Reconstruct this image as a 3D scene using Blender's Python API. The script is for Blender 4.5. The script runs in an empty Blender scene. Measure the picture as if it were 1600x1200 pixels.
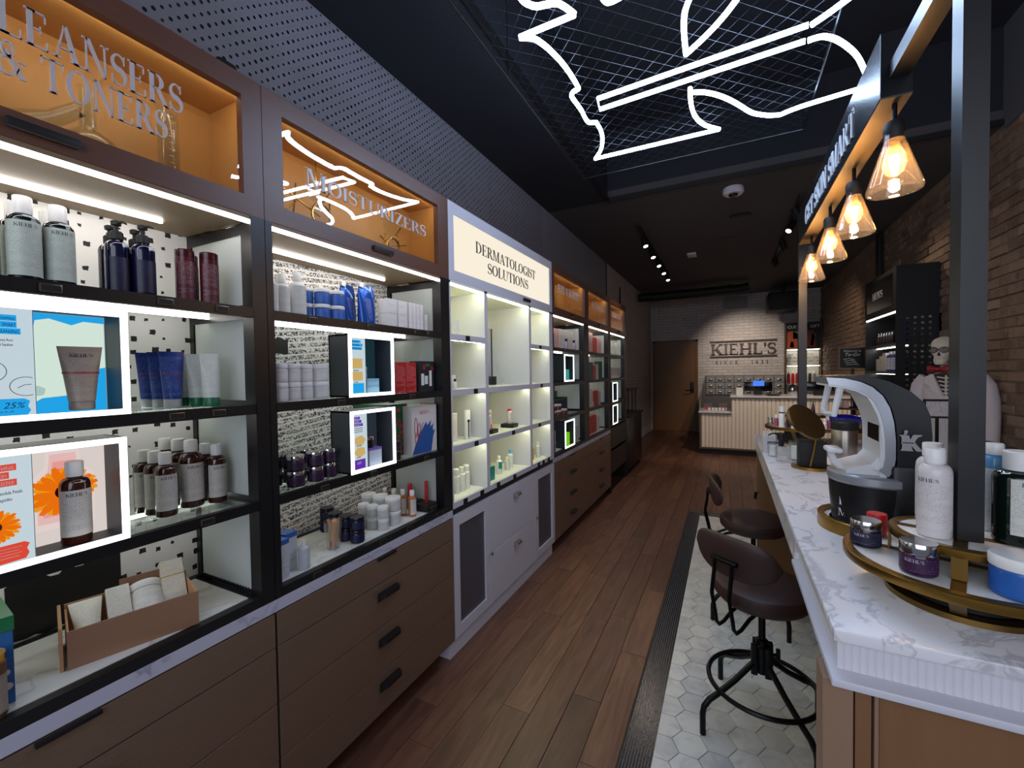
import bpy, bmesh, math, random
from mathutils import Vector, Matrix
random.seed(7)
PI = math.pi
SC = bpy.context.scene
COL = SC.collection

# ------------------------------------------------------------------ camera
cam = bpy.data.cameras.new('camera')
cam.sensor_fit = 'HORIZONTAL'; cam.sensor_width = 36.0
cam.lens = 668.0 / 1600.0 * 36.0
cam.clip_start = 0.02; cam.clip_end = 60
camo = bpy.data.objects.new('camera', cam); COL.objects.link(camo)
yaw, pit, rol = math.radians(26.84), math.radians(-1.46), math.radians(-0.875)
F = Vector((-math.sin(yaw) * math.cos(pit), math.cos(yaw) * math.cos(pit), math.sin(pit)))
R0 = Vector((math.cos(yaw), math.sin(yaw), 0)); U0 = R0.cross(F)
Rv = math.cos(rol) * R0 + math.sin(rol) * U0; Uv = -math.sin(rol) * R0 + math.cos(rol) * U0
camo.matrix_world = Matrix(((Rv.x, Uv.x, -F.x, 0), (Rv.y, Uv.y, -F.y, 0), (Rv.z, Uv.z, -F.z, 1.45), (0, 0, 0, 1)))
SC.camera = camo
# ------------------------------------------------------------------ world, exposure, area lights
SC.view_settings.view_transform = 'Standard'
SC.view_settings.look = 'None'
SC.view_settings.gamma = 1.0
SC.view_settings.use_curve_mapping = False
SC.view_settings.exposure = 0.0
wd = bpy.data.worlds.new('world'); SC.world = wd; wd.use_nodes = True
wd.node_tree.nodes['Background'].inputs[0].default_value = (0.55, 0.62, 0.8, 1)
wd.node_tree.nodes['Background'].inputs[1].default_value = 0.22
NEON_E, LED_E, FILAMENT_E, SPOT_W, BOX_E = 44.0, 16.0, 300.0, 1.0, 2.6

def lamp(name, kind, loc, power, color, target=None, size=0.1, spot=60, blend=0.5, size_y=None):
    l = bpy.data.lights.new(name, kind); l.energy = power; l.color = color
    if kind == 'AREA':
        l.size = size
        if size_y: l.shape = 'RECTANGLE'; l.size_y = size_y
    else: l.shadow_soft_size = size
    if kind == 'SPOT': l.spot_size = math.radians(spot); l.spot_blend = blend
    o = bpy.data.objects.new(name, l); COL.objects.link(o); o.location = loc
    if target is not None:
        o.rotation_euler = (Vector(target) - Vector(loc)).to_track_quat('-Z', 'Y').to_euler()
    return o
WARM = (1.0, 0.80, 0.60)
# added soft fill behind the camera, from the open shop-front side
lamp('front_fill', 'AREA', (0.0, -1.6, 1.9), 48, (0.80, 0.86, 1.0), (0.1, 3, 0.6), 3.0, size_y=2.0)
# ceiling spots (the fittings are built below)
lamp('sign_spot_light', 'SPOT', (0.02, 9.60, 2.98), 120, (1, 0.86, 0.70), (0.40, 10.95, 1.25), 0.05, 92, 1.0)
lamp('register_spot_light', 'SPOT', (0.55, 6.6, 3.0), 130, (1, 0.85, 0.68), (0.55, 8.1, 0.6), 0.03, 80, 0.7)
lamp('aisle_spot_light', 'SPOT', (-0.95, 6.6, 3.0), 45, (1, 0.80, 0.62), (-0.7, 6.2, 0), 0.03, 85, 0.8)
lamp('aisle_spot_light', 'SPOT', (-0.95, 5.6, 3.0), 40, (1, 0.80, 0.62), (-0.6, 4.6, 0), 0.03, 85, 0.8)
lamp('wall_spot_light', 'SPOT', (0.64, 5.8, 3.0), 38, (1, 0.80, 0.60), (1.74, 5.0, 1.6), 0.03, 80, 0.8)
lamp('wall_spot_light', 'SPOT', (0.65, 7.5, 3.0), 38, (1, 0.78, 0.58), (1.74, 8.9, 1.4), 0.03, 80, 0.8)

# ------------------------------------------------------------------ mesh helpers
ORG = {}                                    # world origin of each Empty
def lin(c):
    if isinstance(c, str):
        c = c.lstrip('#'); c = [int(c[i:i + 2], 16) / 255 for i in (0, 2, 4)]
        c = [x / 12.92 if x <= 0.04045 else ((x + 0.055) / 1.055) ** 2.4 for x in c]
    return tuple(c)

class MB:
    """collects vertices and faces of one part"""
    def __init__(s): s.v = []; s.f = []
    def add(s, vs, fs):
        b = len(s.v); s.v += [tuple(p) for p in vs]; s.f += [tuple(i + b for i in f) for f in fs]; return s
    def box(s, x0, x1, y0, y1, z0, z1):
        return s.add([(x, y, z) for z in (z0, z1) for y in (y0, y1) for x in (x0, x1)],
                     [(0, 2, 3, 1), (4, 5, 7, 6), (0, 1, 5, 4), (2, 6, 7, 3), (0, 4, 6, 2), (1, 3, 7, 5)])
    def cbox(s, x0, x1, y0, y1, z0, z1, c):
        """box with its twelve edges chamfered by c"""
        bm = bmesh.new(); bmesh.ops.create_cube(bm, size=1)
        for v in bm.verts:
            v.co = ((x0 + x1) / 2 + v.co.x * (x1 - x0), (y0 + y1) / 2 + v.co.y * (y1 - y0), (z0 + z1) / 2 + v.co.z * (z1 - z0))
        bmesh.ops.bevel(bm, geom=bm.edges[:], offset=c, segments=2, affect='EDGES', profile=0.5)
        bm.verts.index_update()
        s.add([v.co[:] for v in bm.verts], [[v.index for v in f.verts] for f in bm.faces]); bm.free(); return s
    def lathe(s, prof, n=24, c=(0, 0), a0=0.0, a1=2 * PI, sx=1, sy=1):
        """profile [(r, z)...] turned about the z axis"""
        full = abs(a1 - a0) > 2 * PI - 1e-4
        m = n if full else n + 1; b = len(s.v)
        for r, z in prof:
            for i in range(m):
                a = a0 + (a1 - a0) * i / n
                s.v.append((c[0] + sx * r * math.cos(a), c[1] + sy * r * math.sin(a), z))
        for k in range(len(prof) - 1):
            for i in range(n):
                j = (i + 1) % m
                s.f.append((b + k * m + i, b + k * m + j, b + (k + 1) * m + j, b + (k + 1) * m + i))
        if full:
            if prof[0][0] > 1e-6: s.f.append(tuple(b + i for i in range(m - 1, -1, -1)))
            if prof[-1][0] > 1e-6: s.f.append(tuple(b + (len(prof) - 1) * m + i for i in range(m)))
        return s
    def tube(s, pts, r, n=8, cap=True, closed=False):
        pts = [Vector(p) for p in pts]; N = len(pts); b = len(s.v); prev = None
        for k, p in enumerate(pts):
            if closed: t = pts[(k + 1) % N] - pts[k - 1]
            else: t = (pts[min(k + 1, N - 1)] - pts[max(k - 1, 0)])
            t.normalize()
            if prev is None:
                u = t.orthogonal().normalized()
            else:
                u = (prev - t * prev.dot(t)); u = u.normalized() if u.length > 1e-6 else t.orthogonal().normalized()
            prev = u; w = t.cross(u); rr = r[k] if isinstance(r, (list, tuple)) else r
            for i in range(n):
                a = 2 * PI * i / n
                s.v.append(tuple(p + rr * (math.cos(a) * u + math.sin(a) * w)))
        for k in range(N if closed else N - 1):
            k2 = (k + 1) % N
            for i in range(n):
                j = (i + 1) % n
                s.f.append((b + k * n + i, b + k * n + j, b + k2 * n + j, b + k2 * n + i))
        if cap and not closed:
            s.f.append(tuple(b + i for i in range(n - 1, -1, -1))); s.f.append(tuple(b + (N - 1) * n + i for i in range(n)))
        return s
    def prism(s, poly, o, ux, uy, d):
        """2-D polygon placed at o along ux, uy and pushed by vector d"""
        o, ux, uy, d = map(Vector, (o, ux, uy, d)); n = len(poly)
        lo = [o + ux * x + uy * y for x, y in poly]
        s.add([tuple(p) for p in lo] + [tuple(p + d) for p in lo],
              [tuple(range(n - 1, -1, -1)), tuple(range(n, 2 * n))] + [(i, (i + 1) % n, n + (i + 1) % n, n + i) for i in range(n)])
        return s
    def loft(s, rings, cap=True, closed=True):
        b = len(s.v); n = len(rings[0])
        for r in rings: s.v += [tuple(p) for p in r]
        for k in range(len(rings) - 1):
            for i in range(n if closed else n - 1):
                j = (i + 1) % n
                s.f.append((b + k * n + i, b + k * n + j, b + (k + 1) * n + j, b + (k + 1) * n + i))
        if cap and closed:
            s.f.append(tuple(b + i for i in range(n - 1, -1, -1))); s.f.append(tuple(b + (len(rings) - 1) * n + i for i in range(n)))
        return s
    def rot(s, deg, axis='Z', piv=(0, 0, 0), start=0):
        m = Matrix.Rotation(math.radians(deg), 3, axis); piv = Vector(piv)
        s.v[start:] = [tuple(m @ (Vector(p) - piv) + piv) for p in s.v[start:]]; return s
    def move(s, d, start=0):
        s.v[start:] = [(p[0] + d[0], p[1] + d[1], p[2] + d[2]) for p in s.v[start:]]; return s
    def build(s, name, mat, parent=None, smooth=35, kind=None, label=None):
        me = bpy.data.meshes.new(name)
        org = ORG.get(parent.name, (0, 0, 0)) if parent else (0, 0, 0)
        me.from_pydata([(x - org[0], y - org[1], z - org[2]) for x, y, z in s.v], [], s.f); me.update()
        bm = bmesh.new(); bm.from_mesh(me); bmesh.ops.recalc_face_normals(bm, faces=bm.faces); bm.to_mesh(me); bm.free()
        if smooth:
            me.shade_smooth(); me.set_sharp_from_angle(angle=math.radians(smooth))
        if mat: me.materials.append(mat)
        o = bpy.data.objects.new(name, me); COL.objects.link(o)
        if parent:
            o.parent = parent; ORG[o.name] = org
        if kind: o['kind'] = kind
        if label: o['label'] = label
        return o
def tag(o, label=None, cat=None, group=None, kind=None):
    for k, v in (('label', label), ('category', cat), ('group', group), ('kind', kind)):
        if v: o[k] = v
    return o
def empty(name, loc=(0, 0, 0), label=None, cat=None, group=None, kind=None):
    o = bpy.data.objects.new(name, None); COL.objects.link(o); o.location = loc; o.empty_display_size = 0.05
    ORG[o.name] = tuple(loc)
    return tag(o, label, cat, group, kind)
def dup(o, parent=None):
    c = o.copy(); COL.objects.link(c)
    if parent: c.parent = parent
    for ch in list(o.children): dup(ch, c)
    return c
class Proto:
    """first use places the source itself, later uses place copies of it and of its parts"""
    def __init__(s, fn): s.fn = fn; s.src = None
    def __call__(s, x, y, z, rz, label, cat, group=None, sc=1.0):
        if s.src is None: o = s.src = s.fn()
        else: o = dup(s.src)
        o.location = (x, y, z); o.rotation_euler = (0, 0, math.radians(rz)); o.scale = (sc, sc, sc)
        for k in ('label', 'category', 'group'):
            if k in o: del o[k]
        return tag(o, label, cat, group)

# ------------------------------------------------------------------ materials
MATS = {}
def mat(name, col=(0.5, 0.5, 0.5), rough=0.5, metal=0.0, emit=0.0, ecol=None, spec=0.5, aniso=0.0, trans=0.0, coat=0.0):
    if name in MATS: return MATS[name]
    m = bpy.data.materials.new(name); m.use_nodes = True
    p = m.node_tree.nodes['Principled BSDF']; c = lin(col)
    p.inputs['Base Color'].default_value = (*c, 1); p.inputs['Roughness'].default_value = rough
    p.inputs['Metallic'].default_value = metal; p.inputs['Specular IOR Level'].default_value = spec
    p.inputs['Anisotropic'].default_value = aniso; p.inputs['Transmission Weight'].default_value = trans
    p.inputs['Coat Weight'].default_value = coat
    if emit:
        p.inputs['Emission Color'].default_value = (*lin(ecol or col), 1); p.inputs['Emission Strength'].default_value = emit
    MATS[name] = m; return m
class NG:
    """small helper to wire node trees"""
    def __init__(s, m): s.t = m.node_tree; s.p = s.t.nodes.get('Principled BSDF')
    def n(s, kind, **kw):
        x = s.t.nodes.new(kind)
        for k, v in kw.items():
            if k.startswith('i_'):
                key = k[2:]; x.inputs[int(key) if key.isdigit() else key.replace('_', ' ')].default_value = v
            else: setattr(x, k, v)
        return x
    def l(s, a, b): s.t.links.new(a, b)
    def math(s, op, a, b=None, clamp=False):
        x = s.n('ShaderNodeMath', operation=op); x.use_clamp = clamp
        for i, q in enumerate((a, b)):
            if q is None: continue
            if isinstance(q, (int, float)): x.inputs[i].default_value = q
            else: s.l(q, x.inputs[i])
        return x.outputs[0]
    def obj(s): return s.n('ShaderNodeTexCoord').outputs['Object']
    def geo(s): return s.n('ShaderNodeNewGeometry').outputs['Position']
    def mapped(s, v, scale=(1, 1, 1), loc=(0, 0, 0), rot=(0, 0, 0)):
        mp = s.n('ShaderNodeMapping'); mp.inputs['Scale'].default_value = scale; mp.inputs['Location'].default_value = loc
        mp.inputs['Rotation'].default_value = rot; s.l(v, mp.inputs[0]); return mp.outputs[0]
    def noise(s, v, scale=5, detail=3, rough=0.5, dist=0.0):
        x = s.n('ShaderNodeTexNoise'); x.inputs['Scale'].default_value = scale; x.inputs['Detail'].default_value = detail
        x.inputs['Roughness'].default_value = rough; x.inputs['Distortion'].default_value = dist; s.l(v, x.inputs['Vector']); return x.outputs[0]
    def ramp(s, fac, stops):
        x = s.n('ShaderNodeValToRGB'); e = x.color_ramp.elements
        while len(e) < len(stops): e.new(0.5)
        for i, (p, c) in enumerate(stops): e[i].position = p; e[i].color = (*lin(c), 1)
        s.l(fac, x.inputs[0]); return x.outputs[0]
    def mix(s, fac, a, b):
        x = s.n('ShaderNodeMix', data_type='RGBA')
        if isinstance(fac, (int, float)): x.inputs[0].default_value = fac
        else: s.l(fac, x.inputs[0])
        for i, q in ((6, a), (7, b)):
            if isinstance(q, (tuple, str)): x.inputs[i].default_value = (*lin(q), 1)
            else: s.l(q, x.inputs[i])
        return x.outputs[2]
    def bump(s, h, strength=0.3, dist=0.01):
        x = s.n('ShaderNodeBump'); x.inputs['Strength'].default_value = strength; x.inputs['Distance'].default_value = dist
        s.l(h, x.inputs['Height']); s.l(x.outputs[0], s.p.inputs['Normal'])
    def base(s, c): s.l(c, s.p.inputs['Base Color'])
    def rough(s, c): s.l(c, s.p.inputs['Roughness'])

def glassy(name, tint=(1, 1, 1), refl=(1, 1, 1), ior=1.45, rough=0.0, haze=0.0, hazecol=(1, 1, 1), boost=1.0):
    """thin clear pane: see-through plus Fresnel mirror, optionally a little haze"""
    m = bpy.data.materials.new(name); m.use_nodes = True; g = NG(m); t = m.node_tree
    t.nodes.remove(g.p); out = t.nodes['Material Output']
    tr = g.n('ShaderNodeBsdfTransparent'); tr.inputs[0].default_value = (*lin(tint), 1)
    gl = g.n('ShaderNodeBsdfGlossy'); gl.inputs[0].default_value = (*lin(refl), 1); gl.inputs['Roughness'].default_value = rough
    lw = g.n('ShaderNodeLayerWeight'); lw.inputs[0].default_value = 0.5            # facing term is the same from both sides of the pane
    f0 = ((ior - 1) / (ior + 1)) ** 2 * boost
    f = g.math('ADD', g.math('MULTIPLY', g.math('POWER', lw.outputs['Facing'], 5.0), 1 - f0), f0, True)
    mx = g.n('ShaderNodeMixShader'); a = tr.outputs[0]
    if haze:
        df = g.n('ShaderNodeBsdfDiffuse'); df.inputs[0].default_value = (*lin(hazecol), 1)
        tl = g.n('ShaderNodeBsdfTranslucent'); tl.inputs[0].default_value = (*lin(hazecol), 1)
        m2 = g.n('ShaderNodeMixShader'); g.l(df.outputs[0], m2.inputs[1]); g.l(tl.outputs[0], m2.inputs[2])
        m1 = g.n('ShaderNodeMixShader'); m1.inputs[0].default_value = haze; g.l(a, m1.inputs[1]); g.l(m2.outputs[0], m1.inputs[2]); a = m1.outputs[0]
    g.l(f, mx.inputs[0]); g.l(a, mx.inputs[1]); g.l(gl.outputs[0], mx.inputs[2]); g.l(mx.outputs[0], out.inputs[0])
    return m
def emis(name, col, strength):
    m = bpy.data.materials.new(name); m.use_nodes = True; g = NG(m); g.t.nodes.remove(g.p)
    e = g.n('ShaderNodeEmission'); e.inputs[0].default_value = (*lin(col), 1); e.inputs[1].default_value = strength
    g.l(e.outputs[0], g.t.nodes['Material Output'].inputs[0]); return m
def printed(name, base, ink, lines=260, dens=0.5, rough=0.45, xs=900, axis='Z', emit=0.0):
    """fine illegible print: rows of short dashes across a plain ground"""
    m = mat(name, base, rough); g = NG(m); o = g.obj()
    sp = g.n('ShaderNodeSeparateXYZ'); g.l(o, sp.inputs[0])
    row = g.math('FRACT', g.math('MULTIPLY', sp.outputs[2], lines)); on = g.math('LESS_THAN', row, 0.45)
    nz = g.noise(g.mapped(o, (xs, xs, lines)), 1.0, 0); k = g.math('LESS_THAN', nz, dens)
    blk = g.noise(g.mapped(o, (20, 20, 60)), 1.0, 0); b2 = g.math('GREATER_THAN', blk, 0.42)
    f = g.math('MULTIPLY', g.math('MULTIPLY', on, k), b2); f = g.math('MULTIPLY', f, 0.5)
    g.base(g.mix(f, base, ink)); return m

# setting
def wood_floor_mat():
    m = mat('oak_plank', '#6b4030', 0.42); g = NG(m); oi = g.n('ShaderNodeObjectInfo'); o = g.geo()
    off = g.n('ShaderNodeVectorMath', operation='MULTIPLY_ADD'); g.l(o, off.inputs[0]); off.inputs[1].default_value = (1, 1, 1)
    cx = g.n('ShaderNodeCombineXYZ'); g.l(g.math('MULTIPLY', oi.outputs['Random'], 40), cx.inputs[1]); g.l(cx.outputs[0], off.inputs[2])
    v = off.outputs[0]
    grain = g.noise(g.mapped(v, (55, 2.2, 1)), 1.0, 5, 0.65, 0.6)
    fig = g.noise(g.mapped(v, (7, 1.1, 1)), 1.6, 3, 0.55, 2.2)
    c1 = g.ramp(fig, ((0.25, '#66473a'), (0.5, '#85604f'), (0.8, '#9c7762')))
    c2 = g.mix(g.math('MULTIPLY', grain, 0.62), c1, '#422a20')
    tone = g.ramp(oi.outputs['Random'], ((0.0, '#a08478'), (0.5, '#cdb3a6'), (1.0, '#f4e2d6')))
    mu = g.n('ShaderNodeMix', data_type='RGBA', blend_type='MULTIPLY'); mu.inputs[0].default_value = 0.75
    g.l(c2, mu.inputs[6]); g.l(tone, mu.inputs[7]); g.base(mu.outputs[2])
    g.rough(g.math('ADD', g.math('MULTIPLY', grain, 0.25), 0.30)); g.bump(grain, 0.12, 0.002); return m
def marble_mat(name, base='#e4e2e6', vein='#8f8d96', sc=5.0, rough=0.18):
    m = mat(name, base, rough); g = NG(m); o = g.geo()
    w = g.noise(o, 2.2, 4, 0.6); mp = g.n('ShaderNodeVectorMath', operation='ADD'); g.l(o, mp.inputs[0])
    sc3 = g.n('ShaderNodeVectorMath', operation='SCALE'); g.l(w, sc3.inputs[0]); sc3.inputs['Scale'].default_value = 0.55; g.l(sc3.outputs[0], mp.inputs[1])
    n1 = g.noise(g.mapped(mp.outputs[0], (1.0, 0.55, 1.0), rot=(0, 0, 0.6)), sc, 6, 0.55, 0.6)
    d = g.math('ABSOLUTE', g.math('SUBTRACT', n1, 0.5)); vn = g.math('SUBTRACT', 1.0, g.math('MULTIPLY', d, 44), True)
    big = g.noise(o, 1.6, 2); vn = g.math('MULTIPLY', vn, g.math('MULTIPLY', big, 1.5, True))
    cl = g.noise(o, 4.5, 5, 0.6); c0 = g.mix(g.math('MULTIPLY', g.math('SUBTRACT', cl, 0.40, True), 0.55), base, '#c9c8d0')
    g.base(g.mix(g.math('MULTIPLY', vn, 0.6), c0, vein)); return m
def hex_mat():
    m = mat('marble_hex', '#c9c8c6', 0.33); g = NG(m); oi = g.n('ShaderNodeObjectInfo'); o = g.geo()
    n = g.noise(o, 9, 5, 0.6, 1.2); c = g.mix(g.math('MULTIPLY', g.math('SUBTRACT', n, 0.46, True), 2.2), '#dcdad8', '#a2a2a8')
    tone = g.ramp(oi.outputs['Random'], ((0, '#dedfe4'), (0.5, '#f4f3f2'), (1, '#ffffff')))
    mu = g.n('ShaderNodeMix', data_type='RGBA', blend_type='MULTIPLY'); mu.inputs[0].default_value = 0.8
    g.l(c, mu.inputs[6]); g.l(tone, mu.inputs[7]); g.base(mu.outputs[2]); return m
def perforated_mat():
    m = mat('perforated_panel', '#8f8f9c', 0.6); g = NG(m); sp = g.n('ShaderNodeSeparateXYZ'); g.l(g.geo(), sp.inputs[0])
    u = g.math('DIVIDE', sp.outputs[1], 0.049); w = g.math('DIVIDE', sp.outputs[2], 0.0434)
    def dots(du):
        cu = g.math('ADD', u, du); cw = g.math('ADD', w, du)
        a = g.math('SUBTRACT', g.math('FRACT', cu), 0.5); b = g.math('SUBTRACT', g.math('FRACT', cw), 0.5)
        a = g.math('MULTIPLY', a, 0.049); b = g.math('MULTIPLY', b, 0.0434)
        d = g.math('SQRT', g.math('ADD', g.math('MULTIPLY', a, a), g.math('MULTIPLY', b, b)))
        cc = g.n('ShaderNodeCombineXYZ'); g.l(g.math('FLOOR', cu), cc.inputs[0]); g.l(g.math('FLOOR', cw), cc.inputs[1]); cc.inputs[2].default_value = du
        wn = g.n('ShaderNodeTexWhiteNoise'); g.l(cc.outputs[0], wn.inputs[0])
        return g.math('LESS_THAN', d, g.math('ADD', g.math('MULTIPLY', wn.outputs[0], 0.0030), 0.0044))
    f = g.math('MAXIMUM', dots(0.0), dots(0.5))
    f = g.math('MULTIPLY', f, g.math('LESS_THAN', sp.outputs[1], 4.05))
    g.base(g.mix(f, '#85858f', '#08080c')); return m
def brick_mat(name, tones, dirt='#3a2a22'):
    m = mat(name, tones[1], 0.85); g = NG(m); oi = g.n('ShaderNodeObjectInfo'); o = g.geo()
    n = g.noise(o, 14, 5, 0.65); c = g.ramp(oi.outputs['Random'], ((0, tones[0]), (0.45, tones[1]), (0.8, tones[2]), (1, tones[3])))
    n2 = g.noise(o, 60, 3, 0.6); c = g.mix(g.math('MULTIPLY', g.math('SUBTRACT', n, 0.5, True), 2.6), c, dirt)
    c = g.mix(g.math('MULTIPLY', g.math('SUBTRACT', g.noise(o, 5, 5, 0.7), 0.45, True), 3.0), c, '#8a7767')
    g.base(c); g.bump(g.math('ADD', n, g.math('MULTIPLY', n2, 0.4)), 0.6, 0.006); return m
def painted_brick_mat():
    m = mat('painted_brick', '#b9b3b4', 0.75); g = NG(m); pos = g.geo()
    sp = g.n('ShaderNodeSeparateXYZ'); g.l(pos, sp.inputs[0]); cb = g.n('ShaderNodeCombineXYZ')
    g.l(g.math('ADD', sp.outputs[0], sp.outputs[1]), cb.inputs[0]); g.l(sp.outputs[2], cb.inputs[1])
    br = g.n('ShaderNodeTexBrick'); g.l(cb.outputs[0], br.inputs['Vector']); br.inputs['Scale'].default_value = 1.0
    br.inputs['Brick Width'].default_value = 0.215; br.inputs['Row Height'].default_value = 0.066; br.inputs['Mortar Size'].default_value = 0.006
    br.inputs['Mortar Smooth'].default_value = 0.4; br.inputs['Color1'].default_value = (*lin('#c2bab7'), 1); br.inputs['Color2'].default_value = (*lin('#b5aeac'), 1)
    br.inputs['Mortar'].default_value = (*lin('#a09896'), 1)
    n = g.noise(pos, 7, 5, 0.7); c = g.mix(g.math('MULTIPLY', g.math('SUBTRACT', n, 0.62, True), 6), br.outputs[0], '#554c4b')
    g.base(c); g.bump(g.math('SUBTRACT', n, g.math('MULTIPLY', br.outputs['Fac'], 0.8)), 0.6, 0.008); return m
def wood_mat(name, a, b, scale=(2, 2, 30), rough=0.45, bump=0.05, metal=0.0, world=True):
    m = mat(name, a, rough, metal); g = NG(m); o = g.geo() if world else g.obj()
    n = g.noise(g.mapped(o, scale), 1.0, 4, 0.6, 0.8); g.base(g.mix(n, a, b)); g.bump(n, bump, 0.002); return m
def speckle_mat():
    """white wall covering strewn with small black paint dabs"""
    m = mat('dotted_backdrop', '#e9e7e6', 0.6); g = NG(m); sp = g.n('ShaderNodeSeparateXYZ'); g.l(g.geo(), sp.inputs[0])
    cb = g.n('ShaderNodeCombineXYZ'); g.l(sp.outputs[1], cb.inputs[0]); g.l(sp.outputs[2], cb.inputs[1]); cb.inputs[2].default_value = 0.0
    wob = g.noise(cb.outputs[0], 120, 2); ad = g.n('ShaderNodeVectorMath', operation='SCALE'); g.l(wob, ad.inputs[0]); ad.inputs['Scale'].default_value = 0.006
    v2 = g.n('ShaderNodeVectorMath', operation='ADD'); g.l(cb.outputs[0], v2.inputs[0]); g.l(ad.outputs[0], v2.inputs[1])
    vo = g.n('ShaderNodeTexVoronoi', distance='CHEBYCHEV', voronoi_dimensions='2D'); g.l(v2.outputs[0], vo.inputs['Vector']); vo.inputs['Scale'].default_value = 21; vo.inputs['Randomness'].default_value = 0.55
    rgb = g.n('ShaderNodeSeparateColor'); g.l(vo.outputs['Color'], rgb.inputs[0])
    th = g.math('ADD', g.math('MULTIPLY', rgb.outputs[0], 0.11), 0.07)
    f = g.math('LESS_THAN', vo.outputs['Distance'], th); g.base(g.mix(f, '#e9e7e6', '#17171a')); return m
def scrawl_mat():
    """white wall covering with rows of scratchy black handwriting"""
    m = mat('scrawled_backdrop', '#e6e4e2', 0.6); g = NG(m); sp = g.n('ShaderNodeSeparateXYZ'); g.l(g.geo(), sp.inputs[0])
    cb = g.n('ShaderNodeCombineXYZ'); g.l(sp.outputs[1], cb.inputs[0]); g.l(sp.outputs[2], cb.inputs[1])
    n = g.noise(g.mapped(cb.outputs[0], (62, 70, 1), rot=(0, 0, 0.12)), 1.0, 3, 0.65, 0.9)
    row = g.math('FRACT', g.math('MULTIPLY', g.math('SUBTRACT', sp.outputs[2], g.math('MULTIPLY', sp.outputs[1], 0.10)), 40))
    d = g.math('ABSOLUTE', g.math('SUBTRACT', n, 0.5)); a = g.math('MULTIPLY', g.math('LESS_THAN', d, 0.045), g.math('LESS_THAN', row, 0.72))
    blot = g.noise(g.mapped(cb.outputs[0], (45, 60, 1)), 1.0, 2, 0.6); b = g.math('GREATER_THAN', blot, 0.66)
    g.base(g.mix(g.math('MAXIMUM', a, b), '#e2e0de', '#141416')); return m
def fluted_glass_mat():
    m = bpy.data.materials.new('ribbed_glass'); m.use_nodes = True; g = NG(m); p = g.p
    p.inputs['Base Color'].default_value = (0.74, 0.77, 0.74, 1); p.inputs['Roughness'].default_value = 0.22
    tl = g.n('ShaderNodeBsdfTranslucent'); tl.inputs[0].default_value = (0.8, 0.82, 0.78, 1)
    mx = g.n('ShaderNodeMixShader'); mx.inputs[0].default_value = 0.4; out = g.t.nodes['Material Output']
    g.l(p.outputs[0], mx.inputs[1]); g.l(tl.outputs[0], mx.inputs[2]); g.l(mx.outputs[0], out.inputs[0]); return m

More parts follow.
